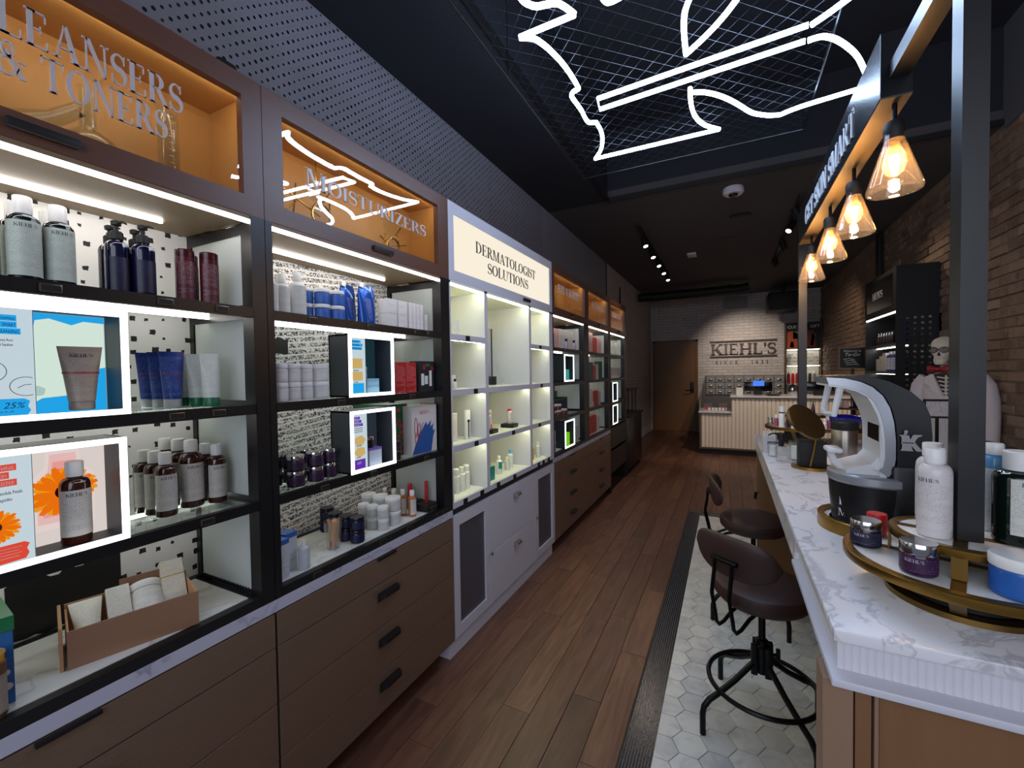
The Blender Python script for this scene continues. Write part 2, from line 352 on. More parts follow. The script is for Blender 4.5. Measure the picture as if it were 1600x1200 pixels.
M = dict(
    oak=wood_floor_mat(), hexa=hex_mat(), marble=marble_mat('counter_marble'), shelf_marble=marble_mat('shelf_marble', '#e9e7e0', '#a7a29a', 3.5, 0.3),
    strip_marble=marble_mat('strip_marble', '#b9b9cc', '#6f7288', 4, 0.3), perf=perforated_mat(),
    brick=brick_mat('old_brick', ('#6a5547', '#7d6656', '#8a7262', '#9c8473')), pbrick=painted_brick_mat(),
    mortar=mat('lime_mortar', '#7d6c5e', 0.9), black=mat('black_steel', '#0f1013', 0.38, 0.0), blackm=mat('black_matt', '#0e0e10', 0.6),
    header=wood_mat('bronze_laminate', '#6a4638', '#5c3d31', (3, 3, 40), 0.38), soffit=wood_mat('soffit_veneer', '#8d7459', '#7c654c', (40, 2, 2), 0.5),
    amber=wood_mat('amber_veneer', '#cfa062', '#bd8b48', (30, 3, 3), 0.5), drawer=wood_mat('brushed_bronze', '#937c69', '#846c5c', (2, 2, 420), 0.30, 0.35, 0.55),
    white=mat('white_lacquer', '#c9c8d2', 0.35), whitein=mat('white_interior', '#e9e8d6', 0.45), grey=mat('grey_metal_mesh', '#4e4c53', 0.45),
    ceil=mat('ceiling_paint', '#4b4749', 0.85), ceild=mat('recess_paint', '#20222a', 0.85), dry=mat('drywall_grey', '#55565c', 0.85), soff=mat('soffit_paint', '#1c1d25', 0.8),
    dots=speckle_mat(), scrawl=scrawl_mat(), ribbed=fluted_glass_mat(), clear=glassy('clear_glass', (0.94, 0.97, 0.96), ior=1.45),
    pane=glassy('display_pane', (0.97, 0.96, 0.94), ior=1.5, boost=1.6), shelfglass=glassy('shelf_glass', (0.86, 0.92, 0.89), ior=1.4, haze=0.05, hazecol=(0.8, 0.85, 0.82)),
    led=emis('led_strip', (1.0, 0.96, 0.90), LED_E), sled=emis('shelf_led_strip', (1.0, 0.96, 0.90), 7.0), ledw=emis('led_strip_warm', (0.97, 1.0, 0.60), LED_E * 1.9), neon=emis('neon_tube', (0.52, 0.70, 1.0), NEON_E),
    boxled=emis('light_box_border', (0.93, 0.97, 1.0), BOX_E), filament=emis('lamp_filament', (1.0, 0.62, 0.25), FILAMENT_E),
    hled=emis('header_strip', (1.0, 0.90, 0.70), 19.0), spotled=emis('spot_lens', (1.0, 0.9, 0.75), 9.0),
    silver=mat('polished_silver', '#c9c9cc', 0.12, 1.0), chrome=mat('satin_chrome', '#b8b4ae', 0.25, 1.0), gold=mat('brushed_brass', '#9a7638', 0.33, 1.0),
    golddark=mat('aged_brass', '#7d6234', 0.42, 1.0), letter=mat('satin_letter', '#c8c0c4', 0.35), dletter=mat('dark_letter', '#5d5148', 0.6), bronze=mat('mirror_bronze', '#5c4a3e', 0.28, 0.5),
    leather=mat('brown_leather', '#3b2724', 0.48), iron=mat('black_iron', '#121314', 0.35, 0.6), wcap=mat('white_cap', '#e9e8e6', 0.35), dooroak=wood_mat('door_oak', '#7d531f', '#65421a', (14, 14, 1.2), 0.45),
    panel=wood_mat('counter_oak', '#86603f', '#704c2e', (16, 16, 1.5), 0.4), panel2=wood_mat('counter_walnut', '#93745f', '#84664f', (16, 16, 1.5), 0.4),
    flute=mat('cream_flute', '#f0e2d0', 0.5), apron=mat('white_flute', '#d2d0d6', 0.45), tile=mat('black_mosaic', '#191a20', 0.25), grout=mat('pale_grout', '#8d8d92', 0.8),
    hgrout=mat('grey_grout', '#8a8a8c', 0.85), tagf=mat('tag_frame', '#6e6558', 0.35, 0.8), bone=mat('bone', '#cfc8bd', 0.6), coat=mat('coat_cloth', '#cfc9cf', 0.8), bow=mat('red_satin', '#8c1216', 0.5),
    paper=mat('white_paper', '#e4e2de', 0.6), bluescreen=emis('screen_blue', (0.07, 0.22, 0.85), 1.1), screen=mat('dark_screen', '#05060a', 0.15), ceramic=mat('white_plastic', '#dfe1e4', 0.3), shell=mat('silver_shell', '#a9adb4', 0.32, 0.6),
    bodyblk=mat('machine_black', '#0c0c0e', 0.38), acrylic=glassy('acrylic', (0.95, 0.97, 0.98), ior=1.35, haze=0.06))
M['farback'] = mat('grey_backdrop', '#8a7d78', .6)
# ------------------------------------------------------------------ hand-drawn serif capitals (unit cap height)
def _arc(cx, cy, ro, ri, a0, a1, ci=None, n=14):
    ci = ci or (cx, cy); out = []
    pa = [a0 + (a1 - a0) * k / n for k in range(n + 1)]
    P = lambda c, r, a: (c[0] + r[0] * math.cos(math.radians(a)), c[1] + r[1] * math.sin(math.radians(a)))
    for k in range(n):
        out.append([P((cx, cy), ro, pa[k]), P((cx, cy), ro, pa[k + 1]), P(ci, ri, pa[k + 1]), P(ci, ri, pa[k])])
    return out
def _rb(pts, ws):
    out = []; L = []; Rr = []
    for i, p in enumerate(pts):
        a = pts[max(i - 1, 0)]; b = pts[min(i + 1, len(pts) - 1)]; dx, dy = b[0] - a[0], b[1] - a[1]; q = math.hypot(dx, dy) or 1
        L.append((p[0] - dy / q * ws[i] / 2, p[1] + dx / q * ws[i] / 2)); Rr.append((p[0] + dy / q * ws[i] / 2, p[1] - dx / q * ws[i] / 2))
    for i in range(len(pts) - 1): out.append([L[i], L[i + 1], Rr[i + 1], Rr[i]])
    return out
def _r(x0, y0, x1, y1): return [(x0, y0), (x1, y0), (x1, y1), (x0, y1)]
TK, TN, SH, SE = 0.165, 0.055, 0.045, 0.075
def _stem(x, w=TK, top=True, bot=True):
    o = [_r(x, 0, x + w, 1)]
    if top: o.append(_r(x - SE, 1 - SH, x + w + SE, 1))
    if bot: o.append(_r(x - SE, 0, x + w + SE, SH))
    return o
def _s(w=0.66):
    pts, ws = [], []
    for a in range(20, 271, 10):
        pts.append((0.34 + 0.22 * math.cos(math.radians(a)), 0.74 + 0.225 * math.sin(math.radians(a)))); ws.append(0.05 + 0.12 * max(0, (a - 90) / 180.0))
    for a in range(80, -161, -10):
        pts.append((0.34 + 0.25 * math.cos(math.radians(a)), 0.265 + 0.24 * math.sin(math.radians(a)))); ws.append(0.05 + 0.13 * max(0, (a + 60) / 140.0) if a > -60 else 0.05)
    return _rb(pts, ws) + [_r(0.53, 0.70, 0.565, 0.98), _r(0.085, 0.02, 0.12, 0.30)], w
def glyph(ch):
    if ch == ' ': return [], 0.42
    if ch == 'I': return _stem(0.11), 0.39
    if ch == 'H': return _stem(0.11) + _stem(0.70) + [_r(0.2, 0.475, 0.8, 0.525)], 0.98
    if ch in 'EF':
        o = _stem(0.11, bot=(ch == 'F')) + [_r(0.11, 1 - SH, 0.66, 1), _r(0.25, 0.49, 0.5, 0.535), _r(0.62, 0.76, 0.66, 1), _r(0.47, 0.40, 0.51, 0.62)]
        if ch == 'E': o += [_r(0.035, 0, 0.70, SH), _r(0.66, 0, 0.70, 0.25)]
        return o, 0.78
    if ch == 'L': return _stem(0.11) + [_r(0.11, 0, 0.68, SH), _r(0.64, 0, 0.68, 0.27)], 0.74
    if ch == 'T': return _stem(0.335, top=False) + [_r(0.04, 1 - SH, 0.80, 1), _r(0.04, 0.74, 0.08, 1), _r(0.76, 0.74, 0.80, 1)], 0.84
    if ch == 'N': return [_r(0.13, 0, 0.13 + TN, 1), _r(0.02, 0, 0.29, SH), _r(0.76, 0, 0.76 + TN, 1), _r(0.65, 1 - SH, 0.93, 1), _r(0.02, 1 - SH, 0.2, 1),
                          [(0.11, 1), (0.29, 1), (0.815, 0), (0.72, 0)]], 0.95
    if ch == 'M': return [_r(0.13, 0, 0.13 + TN, 1), _r(0.02, 0, 0.29, SH), _r(0.02, 1 - SH, 0.2, 1), [(0.13, 1), (0.31, 1), (0.60, 0), (0.53, 0)],
                          [(0.88, 1), (0.92, 1), (0.60, 0), (0.55, 0)]] + _stem(0.86), 1.14
    if ch == 'A': return [[(0.42, 1), (0.46, 1), (0.19, 0), (0.13, 0)], [(0.40, 1), (0.53, 1), (0.88, 0), (0.70, 0)], _r(0.24, 0.31, 0.68, 0.355), _r(0.02, 0, 0.30, SH), _r(0.60, 0, 0.98, SH)], 0.98
    if ch == 'V': return [[(0.10, 1), (0.28, 1), (0.54, 0), (0.48, 0)], [(0.80, 1), (0.86, 1), (0.54, 0), (0.49, 0)], _r(0.01, 1 - SH, 0.38, 1), _r(0.70, 1 - SH, 0.96, 1)], 0.96
    if ch == 'Y': return _stem(0.38, top=False)[:0] + [_r(0.38, 0, 0.38 + TK, 0.48), _r(0.30, 0, 0.62, SH), [(0.08, 1), (0.26, 1), (0.54, 0.45), (0.38, 0.45)], [(0.76, 1), (0.82, 1), (0.545, 0.45), (0.49, 0.45)], _r(0, 1 - SH, 0.36, 1), _r(0.66, 1 - SH, 0.92, 1)], 0.9
    if ch == 'K': return _stem(0.11) + [[(0.25, 0.40), (0.25, 0.33), (0.80, 1), (0.73, 1)], [(0.36, 0.52), (0.50, 0.64), (0.92, 0), (0.72, 0)], _r(0.62, 1 - SH, 0.92, 1), _r(0.62, 0, 1.0, SH)], 0.98
    if ch == 'Z': return [_r(0.08, 1 - SH, 0.74, 1), _r(0.05, 0, 0.76, SH), [(0.55, 1), (0.74, 1), (0.25, 0), (0.05, 0)], _r(0.08, 0.76, 0.12, 1), _r(0.72, 0, 0.76, 0.26)], 0.82
    if ch == 'X': return [[(0.08, 1), (0.28, 1), (0.88, 0), (0.68, 0)], [(0.76, 1), (0.82, 1), (0.20, 0), (0.14, 0)]], 0.94
    if ch in 'RPB':
        o = _stem(0.11) + _arc(0.36, 0.745, (0.33, 0.255), (0.17, 0.21), -90, 90) + [_r(0.2, 1 - SH, 0.36, 1), _r(0.2, 0.49, 0.36, 0.535)]
        if ch == 'R': o += [[(0.36, 0.51), (0.52, 0.51), (0.86, 0), (0.68, 0)], _r(0.66, 0, 0.92, SH)]
        if ch == 'B': o += _arc(0.36, 0.265, (0.38, 0.265), (0.21, 0.22), -90, 90) + [_r(0.2, 0, 0.36, SH)]
        return o, 0.88
    if ch == 'D': return _stem(0.11) + _arc(0.36, 0.5, (0.50, 0.5), (0.33, 0.455), -90, 90, n=18) + [_r(0.2, 1 - SH, 0.36, 1), _r(0.2, 0, 0.36, SH)], 0.94
    if ch == 'O': return _arc(0.48, 0.5, (0.44, 0.515), (0.265, 0.47), 0, 360, n=28), 0.96
    if ch == 'U': return _stem(0.11, bot=False)[:0] + [_r(0.11, 0.3, 0.11 + TK, 1), _r(0.03, 1 - SH, 0.36, 1), _r(0.75, 0.3, 0.75 + TN, 1), _r(0.65, 1 - SH, 0.91, 1)] + _arc(0.4575, 0.32, (0.3475, 0.335), (0.293, 0.285), 180, 360, ci=(0.50, 0.32)), 0.93
    if ch in 'CG':
        o = _arc(0.49, 0.5, (0.44, 0.515), (0.265, 0.47), 48, 318, n=22, ci=(0.50, 0.5)) + [_r(0.76, 0.66, 0.80, 1.0)]
        if ch == 'G': o += [_r(0.66, 0.06, 0.66 + TK, 0.42), _r(0.56, 0.42 - SH, 0.92, 0.42)]
        return o, 0.95 if ch == 'G' else 0.9
    if ch == 'S': return _s()
    if ch == "'": return [[(0.08, 1), (0.22, 1), (0.17, 0.64), (0.12, 0.64)]], 0.28
    if ch == '&': return _arc(0.40, 0.76, (0.21, 0.24), (0.13, 0.19), 0, 360) + _arc(0.36, 0.27, (0.32, 0.28), (0.19, 0.23), 60, 330) + [[(0.24, 0.70), (0.38, 0.74), (0.94, 0), (0.74, 0)], [(0.62, 0.12), (0.66, 0.10), (0.84, 0.48), (0.79, 0.48)], _r(0.68, 0.46, 0.95, 0.50)], 0.98
    if ch == '1': return _stem(0.2, top=False) + [[(0.08, 0.86), (0.2, 0.92), (0.2, 1), (0.08, 0.9)]], 0.5
    if ch == '8': return _arc(0.34, 0.75, (0.23, 0.25), (0.12, 0.2), 0, 360) + _arc(0.34, 0.27, (0.28, 0.28), (0.15, 0.225), 0, 360), 0.68
    if ch == '5': return [_r(0.12, 0.88, 0.56, 1), _r(0.12, 0.5, 0.17, 1)] + _arc(0.3, 0.31, (0.28, 0.32), (0.13, 0.265), -150, 130), 0.66
    if ch == '.': return [_r(0.08, 0, 0.2, 0.12)], 0.3
    return [_r(0.1, 0, 0.5, 1)], 0.6
def serif(parent, text, o, ux, uy, nrm, h, mt, depth=0.003, width=None, name='letter', joined=False, small=1.0, kind=None, track=0.0):
    """raised serif letters; every letter an own part unless joined"""
    ux, uy, nrm = Vector(ux), Vector(uy), Vector(nrm); tot = sum(glyph(c)[1] * (1 if (i == 0 or text[i - 1] == ' ') else small) for i, c in enumerate(text))
    k = (width / (tot * h)) if width else 1.0; x = 0.0; one = MB(); made = []
    for i, c in enumerate(text):
        polys, w = glyph(c); s_ = 1 if (i == 0 or text[i - 1] == ' ') else small; mb = one if joined else MB()
        for p in polys: mb.prism([(a * h * k * s_ + x, b * h * s_) for a, b in p], o, ux, uy, nrm * depth)
        if polys and not joined: made.append(mb.build(name, mt, parent, smooth=0))
        x += (w + track) * h * k * s_
    if joined: made.append(one.build(name, mt, parent, smooth=0, kind=kind))
    return made
def sans(parent, text, size, loc, face, mt, name='lettering', depth=0.0004, align='LEFT', shear=0.0, sx=1.0):
    """plain printed letters. face: 'px' (seen from +X), 'nx', 'ny'"""
    c = bpy.data.curves.new(name, 'FONT'); c.body = text; c.size = size; c.extrude = depth; c.align_x = align; c.shear = shear; c.resolution_u = 2
    if mt: c.materials.append(mt)
    tmp = bpy.data.objects.new('tmp', c); COL.objects.link(tmp); bpy.context.view_layer.update()
    me = bpy.data.meshes.new_from_object(tmp.evaluated_get(bpy.context.evaluated_depsgraph_get())); bpy.data.objects.remove(tmp); bpy.data.curves.remove(c)
    o = bpy.data.objects.new(name, me); COL.objects.link(o)
    rx = {'px': (PI / 2, 0, PI / 2), 'nx': (PI / 2, 0, -PI / 2), 'ny': (PI / 2, 0, 0)}[face]
    o.rotation_euler = rx; o.scale = (sx, 1, 1)
    org = ORG.get(parent.name, (0, 0, 0)); o.location = (loc[0] - org[0], loc[1] - org[1], loc[2] - org[2]); o.parent = parent
    return o

# ------------------------------------------------------------------ the room
XL, XR, YB, ZC = -1.70, 1.74, 10.97, 3.15
floor = MB().box(XL, XR, -0.6, YB, -0.06, -0.012).build('floor', M['hgrout'], kind='structure', smooth=0)
wl = MB().box(XL - 0.1, XL, -0.6, YB, 0, 3.9).build('wall_left', M['pbrick'], kind='structure', smooth=0)
wr = MB().box(XR, XR + 0.1, -0.6, YB, -0.05, 3.9).build('wall_right', M['mortar'], kind='structure', smooth=0)
wb = MB().box(XL - 0.1, XR + 0.1, YB, YB + 0.1, -0.05, 3.3).build('wall_back', M['pbrick'], kind='structure', smooth=0)
# wood planks (parts of the floor), mosaic border, marble hexagons
pid = 0
def plank(x0, x1, y0, y1):
    z = random.uniform(-0.0008, 0.0008)
    MB().cbox(x0 + 0.0008, x1 - 0.0008, y0 + 0.0008, y1 - 0.0008, -0.012, z, 0.0012).build('plank', M['oak'], floor, smooth=0)
PW = 0.128
for i in range(11):
    x1 = -0.372 - i * PW; y = 0.2 - random.uniform(0, 1.1)
    while y < YB:
        L = random.choice((0.7, 0.95, 1.2, 1.35)); y1 = min(y + L, YB)
        if y1 > (0.5 if i < 8 else 5.8): plank(max(x1 - PW, XL), x1, max(y, -0.3), y1)
        y = y1
for i in range(17):
    x0 = -0.372 + i * PW; y = 4.745
    while y < YB:
        L = random.choice((0.7, 0.95, 1.2, 1.35)) if y > 4.75 else random.uniform(0.3, 1.2); y1 = min(y + L, YB)
        plank(x0, min(x0 + PW, XR), y, y1); y = y1
MB().box(-0.372, -0.364, -0.3, 4.745, -0.02, 0.001).box(-0.372, 1.74, 4.737, 4.745, -0.02, 0.001).build('edge_strip', mat('dark_strip', '#241612', 0.5), floor, smooth=0)
gm = MB().box(-0.364, -0.256, -0.3, 4.737, -0.012, -0.0012).box(-0.256, 1.0, 4.63, 4.737, -0.012, -0.0012).build('mosaic_grout', M['grout'], floor, smooth=0)
mo = MB(); P9 = 0.0107
for j in range(-2, 440):
    for i in range(10):
        x = -0.3635 + i * P9; y = 0.05 + j * P9
        if y < 4.725: mo.box(x + 0.0009, x + P9 - 0.0009, y + 0.0009, y + P9 - 0.0009, -0.004, 0.0)
for j in range(10):
    for i in range(60):
        x = -0.2555 + i * P9; y = 4.631 + j * P9; mo.box(x + 0.0009, x + P9 - 0.0009, y + 0.0009, y + P9 - 0.0009, -0.004, 0.0)
mo.build('mosaic_border', M['tile'], floor, smooth=0, kind='stuff')
RH = 0.066; hx = []
for a in range(0, 12):
    for b in range(0, 38):
        x = -0.235 + a * RH * 1.5; y = 0.55 + b * RH * math.sqrt(3) + (RH * math.sqrt(3) / 2 if a % 2 else 0)
        if y < 4.62: hx.append((x, y))
hx.sort(key=lambda p: p[0] ** 2 * 1.2 + (p[1] - 1.1) ** 2)
def hexmesh(mb, x, y, r=RH - 0.0016):
    c = lambda q, z: [(max(x + q * math.cos(k * PI / 3), -0.2555), min(y + q * math.sin(k * PI / 3), 4.629), z) for k in range(6)]
    return mb.loft([c(r, -0.012), c(r, -0.001), c(r - 0.0014, 0.0)])
vis = [p for p in hx if p[1] > 1.25 and p[0] < 0.36][:290]
vs = set(vis); rest = MB()
for p in hx:
    if p in vs: hexmesh(MB(), *p).build('hexagon_tile', M['hexa'], floor, smooth=0)
    else: hexmesh(rest, *p)
rest.build('hexagon_tiles_beyond', M['hexa'], floor, smooth=0, kind='stuff')
# brick courses of the right wall, those in view as pieces
br = []
for c in range(42):
    z = c * 0.0745; off = 0.11 if c % 2 else 0.0
    for k in range(-2, 52):
        y = off + k * 0.222
        if y < YB - 0.1 and z < 3.08: br.append((y, z))
def brickbox(mb, y, z):
    d = random.uniform(0.004, 0.018); y1 = min(y + 0.211, YB)
    return mb.cbox(XR - d, XR + 0.01, y + random.uniform(0, 0.004), y1 - random.uniform(0, 0.004), z + random.uniform(0, 0.003), z + 0.0635 - random.uniform(0, 0.003), 0.003)
def seen(y, z): return (3.75 < y < 5.15 and z > 0.75) or (y >= 5.15 and z > 2.35 and y < 7.6) or (6.25 < y < 8.1 and 1.0 < z < 3.05)
nb = 0; rb = MB()
for y, z in sorted(br, key=lambda q: q[0]):
    if seen(y, z) and nb < 295: brickbox(MB(), y, z).build('brick', M['brick'], wr, smooth=0); nb += 1
    elif 2.5 < y: brickbox(rb, y, z)
rb.build('bricks_beyond', M['brick'], wr, smooth=0, kind='stuff')
# ceiling: flat part beyond, strip along the left wall, deep recess over the front
RX, RY, RZ = -1.06, 4.25, 3.80
MB().box(XL, XR, RY, YB, ZC, ZC + 0.08).build('ceiling', M['ceil'], kind='structure', smooth=0)
MB().box(XL, RX, -0.6, RY, 3.137, 3.9).build('ceiling_soffit', M['soff'], kind='structure', smooth=0)
MB().box(RX, XR, -0.6, RY + 0.05, RZ, RZ + 0.08).build('ceiling_recess', M['ceild'], kind='structure', smooth=0)
MB().box(RX, XR, RY, RY + 0.06, ZC + 0.08, RZ).build('wall_recess', M['ceild'], kind='structure', smooth=0)
MB().box(XR - 0.03, XR, -0.6, RY, 3.10, RZ).build('trim_right', M['dry'], kind='structure', smooth=0)
MB().box(RX, RX + 0.02, -0.6, RY, 3.12, 3.16).box(RX, XR, RY - 0.02, RY, 3.12, 3.16).build('trim_recess', M['blackm'], kind='structure', smooth=0)
# perforated sheet above the cabinets (4 panels), plain sheet beyond
pf = empty('perforated_panel', (XL, 2.4, 2.3), 'pale perforated metal sheeting above the display cabinets on the left', 'panel')
for k in range(6):
    y0 = -0.6 + k * 1.2 if k else -0.6
    MB().box(XL + .002, XL + 0.014, y0, y0 + 1.198, 2.2, 3.137).build('sheet', M['perf'], pf, smooth=0)
MB().box(XL, XL + 0.02, 6.6, 6.64, 2.2, 3.137).build('trim_1', M['blackm'], kind='structure', smooth=0)
# back wall: door, baseboard
d = MB().box(-1.60, -0.69, YB - 0.035, YB - 0.005, 0.005, 2.13).build('door_1', M['dooroak'], kind='structure', smooth=0)
fr = MB().box(-1.655, -1.60, YB - 0.05, YB, 0, 2.17).box(-0.69, -0.635, YB - 0.05, YB, 0, 2.17).box(-1.655, -0.635, YB - 0.05, YB, 2.13, 2.17).build('door_frame', mat('door_frame', '#6a471d', 0.5), d, smooth=0)
MB().cbox(-0.80, -0.72, YB - 0.06, YB - 0.03, 0.93, 1.18, 0.006).build('lock_plate', M['blackm'], d)
MB().tube([(-0.76, YB - 0.06, 1.0), (-0.76, YB - 0.10, 1.0), (-0.88, YB - 0.10, 0.97), (-0.90, YB - 0.10, 1.0)], 0.011).build('door_handle', M['iron'], d)
MB().box(XL, XL + 0.015, 7.2, YB, 0, 0.14).build('baseboard_left', M['white'], kind='structure', smooth=0)
MB().box(XL, -1.655, YB - 0.015, YB, 0, 0.14).build('baseboard_back', M['white'], kind='structure', smooth=0)
# ------------------------------------------------------------------ left-hand run of cabinets
XF, XK = -1.25, -1.60
PX = ((0, 1, 0), (0, 0, 1), (1, 0, 0))                     # lettering seen from the aisle: along +Y, up, towards +X
def ribbed(y, z0, z1, parent, name='ribbed_side_glass'):
    mb = MB(); n = 76; xs = [-1.302 - 0.262 * i / n for i in range(n + 1)]
    f = lambda i: 0.0046 * math.cos(i * PI / 2) if i % 2 == 0 else 0.0
    for i, x in enumerate(xs): mb.v += [(x, y + f(i), z0), (x, y + f(i), z1)]
    for i in range(n): mb.f.append((2 * i, 2 * i + 2, 2 * i + 3, 2 * i + 1))
    for i, x in enumerate(xs): mb.v += [(x, y + 0.006, z0), (x, y + 0.006, z1)]
    b = 2 * (n + 1)
    for i in range(n): mb.f.append((b + 2 * i, b + 2 * i + 1, b + 2 * i + 3, b + 2 * i + 2))
    mb.f += [(0, 1, b + 1, b), (2 * n, b + 2 * n, b + 2 * n + 1, 2 * n + 1)]
    return mb.build(name, M['ribbed'], parent, smooth=0)
def price_tag(y, z, parent, mt=None, w=0.034, h=0.017):
    fr = MB().cbox(XF, XF + 0.004, y - w / 2, y + w / 2, z - h / 2, z + h / 2, 0.001).build('price_tag', mt or M['tagf'], parent)
    MB().box(XF + 0.004, XF + 0.0046, y - w / 2 + 0.0025, y + w / 2 - 0.0025, z - h / 2 + 0.0025, z + h / 2 - 0.0025).build('tag_card', M['blackm'], fr, smooth=0)
SHZ = (1.654, 1.368, 1.078)
def header(t, Y0, Y1, g0, g1, fm, handle_y):
    mb = MB().box(-1.275, XF, Y0 + .001, Y1 - .001, 1.925, 1.981).box(-1.275, XF, Y0 + .001, Y1 - .001, 2.266, 2.325)
    mb.box(-1.275, XF, Y0 + .001, g0, 1.981, 2.266).box(-1.275, XF, g1, Y1 - .001, 1.981, 2.266)
    mb.box(-1.50, -1.275, Y0 + .001, Y0 + .012, 1.925, 2.325).box(-1.50, -1.275, Y1 - .012, Y1 - .001, 1.925, 2.325).box(-1.50, -1.275, Y0 + .012, Y1 - .012, 2.31, 2.325)
    mb.build('header_frame', fm, t, smooth=0)
    h = MB().cbox(XF, XF + 0.012, handle_y - 0.055, handle_y + 0.055, 1.944, 1.964, 0.004).build('header_pull', M['blackm'], t)
def shelf_unit(Y0, Y1, pl, pr, g0, g1, label, back, tags, handle_y, zb=0.76, extra_shelves=(), wood_lit=True, led_len=1.0):
    t = empty('display_cabinet', (-1.42, (Y0 + Y1) / 2, zb), label, 'cabinet')
    header(t, Y0, Y1, g0, g1, M['header'], handle_y)
    a, b = Y0 + .012, Y1 - .012
    MB().box(-1.475, -1.275, a, b, 2.29, 2.309).box(-1.475, -1.275, a, b, 1.926, 1.94).box(-1.495, -1.475, a, b, 1.926, 2.309).box(-1.475, -1.275, a, a + .01, 1.94, 2.29).box(-1.475, -1.275, b - .01, b, 1.94, 2.29).build('header_lining', M['amber'], t, smooth=0)
    MB().box(-1.286, -1.278, a + .02, b - .02, 2.274, 2.281).build('header_light', M['hled'], t, smooth=0)
    MB().box(-1.266, -1.261, g0 - .004, g1 + .004, 1.977, 2.270).build('header_pane', M['pane'], t, smooth=0)
    MB().box(-1.592, -1.252, Y0 + pl, Y1 - pr, 1.913, 1.925).build('soffit_board', M['soffit'], t, smooth=0)
    MB().box(-1.263, -1.253, Y0 + pl, Y1 - pr, 1.903, 1.913).build('front_light_strip', M['led'], t, smooth=0)
    MB().box(-1.484, -1.475, Y0 + pl, Y0 + pl + (Y1 - pr - Y0 - pl) * led_len, 1.904, 1.913).build('rear_light_strip', M['led'], t, smooth=0)
    for y0, y1 in ((Y0 + .001, Y0 + pl), (Y1 - pr, Y1 - .001)):
        MB().box(-1.30, XF, y0, y1, zb, 1.925).build('front_post', M['black'], t, smooth=0)
        MB().box(-1.60, -1.57, y0, y1, zb, 1.925).build('rear_post', M['black'], t, smooth=0)
    for y0, y1, yr in ((Y0 + pl - .014, Y0 + pl, Y0 + pl - .010), (Y1 - pr, Y1 - pr + .014, Y1 - pr + .004)):
        zs = sorted((zb + 0.03,) + SHZ + tuple(extra_shelves)) + [1.905]
        for za, zc in zip(zs, zs[1:]):
            top = zc - 0.03
            MB().box(-1.57, -1.30, y0, y1, top, zc).build('side_rail', M['black'], t, smooth=0)
            MB().box(-1.57, -1.30, y0, y1, za, za + 0.012).build('side_rail', M['black'], t, smooth=0)
            ribbed(yr, za + 0.012, top, t)
    MB().box(XK, -1.592, Y0 + .004, Y1 - .004, zb, 1.925).build('backdrop', M[back], t, smooth=0)
    for z in SHZ + tuple(extra_shelves):
        s = MB().box(-1.59, -1.27, Y0 + pl, Y1 - pr, z - 0.008, z).build('glass_shelf', M['shelfglass'], t, smooth=0)
        MB().box(-1.27, XF, Y0 + pl - .002, Y1 - pr + .002, z - 0.028, z + 0.0005).build('shelf_rail', M['black'], t, smooth=0)
        if z > 1.0:
            MB().box(-1.485, -1.476, Y0 + pl, Y1 - pr, z - 0.018, z - 0.009).build('shelf_light_strip', M['sled'], t, smooth=0)
    MB().box(-1.27, XF, Y0 + pl - .002, Y1 - pr + .002, zb + .0005, 0.79).box(-1.285, -1.27, Y0 + pl - .002, Y1 - pr + .002, zb + .0005, .786).box(-1.592, -1.57, Y0 + pl, Y1 - pr, zb + .0005, .792).box(-1.57, -1.285, Y1 - pr - .02, Y1 - pr, zb + .0005, .787).build('base_rail', M['black'], t, smooth=0)
    MB().box(-1.57, -1.285, Y0 + pl, Y1 - pr - .02, zb + .001, 0.789).build('base_slab', M['shelf_marble'], t, smooth=0)
    for y, z in tags: price_tag(y, z, t)
    return t
def cup_pull(y, z, parent, mt=None, L=0.106):
    mt = mt or M['black']; X = XF + 0.0008
    r = lambda x, dy, z0, z1: [(x, y - dy, z0), (x, y + dy, z0), (x, y + dy, z1), (x, y - dy, z1)]
    MB().loft([r(X, L / 2, z - .021, z + .016), r(X + .012, L / 2, z - .012, z + .016), r(X + .030, L / 2 - .012, z + .000, z + .014)]).build('cup_pull', mt, parent)
def drawer_cabinet(Y0, Y1, label, hy, group=None, split=None, seams=(0.612, 0.435, 0.254)):
    t = empty('drawer_cabinet', (-1.42, (Y0 + Y1) / 2, 0), label, 'cabinet', group)
    MB().box(-1.60, -1.272, Y0 + .002, Y1 - .002, 0.085, 0.722).build('carcass', M['blackm'], t, smooth=0)
    MB().box(-1.58, -1.33, Y0 + .01, Y1 - .01, 0.0, 0.085).build('plinth', M['blackm'], t, smooth=0)
    zs = (0.719,) + tuple(seams) + (0.085,)
    for i, (a, b) in enumerate(zip(zs, zs[1:])):
        d = MB().cbox(-1.272, XF, Y0 + .003, Y1 - .003, b + .0015, a - .0015, 0.0012).build('drawer', M['drawer'], t, smooth=0)
        if i == 0: MB().cbox(XF, XF + 0.010, hy - .052, hy + .052, 0.708, 0.7185, 0.002).build('finger_pull', M['black'], d)
        else: cup_pull(hy, (0.561, 0.374, 0.195)[i - 1], d)
    return t
def worktop(Y0, Y1, label):
    t = tag(MB().cbox(-1.60, XF, Y0, Y1, 0.722, 0.76, 0.001).build('marble_worktop', M['strip_marble'], smooth=0), label, 'worktop')
worktop(-0.6, 1.783, 'long grey marble worktop edge under the two nearest black display cabinets')
worktop(3.202, 5.045, 'grey marble worktop edge under the two far black display cabinets')
drawer_cabinet(-0.10, 0.829, 'bronze drawer cabinet nearest the camera, under the cabinet with dotted backdrop', 0.364)
drawer_cabinet(0.831, 1.783, 'bronze drawer cabinet with three black cup pulls beside the white cabinet', 1.309)
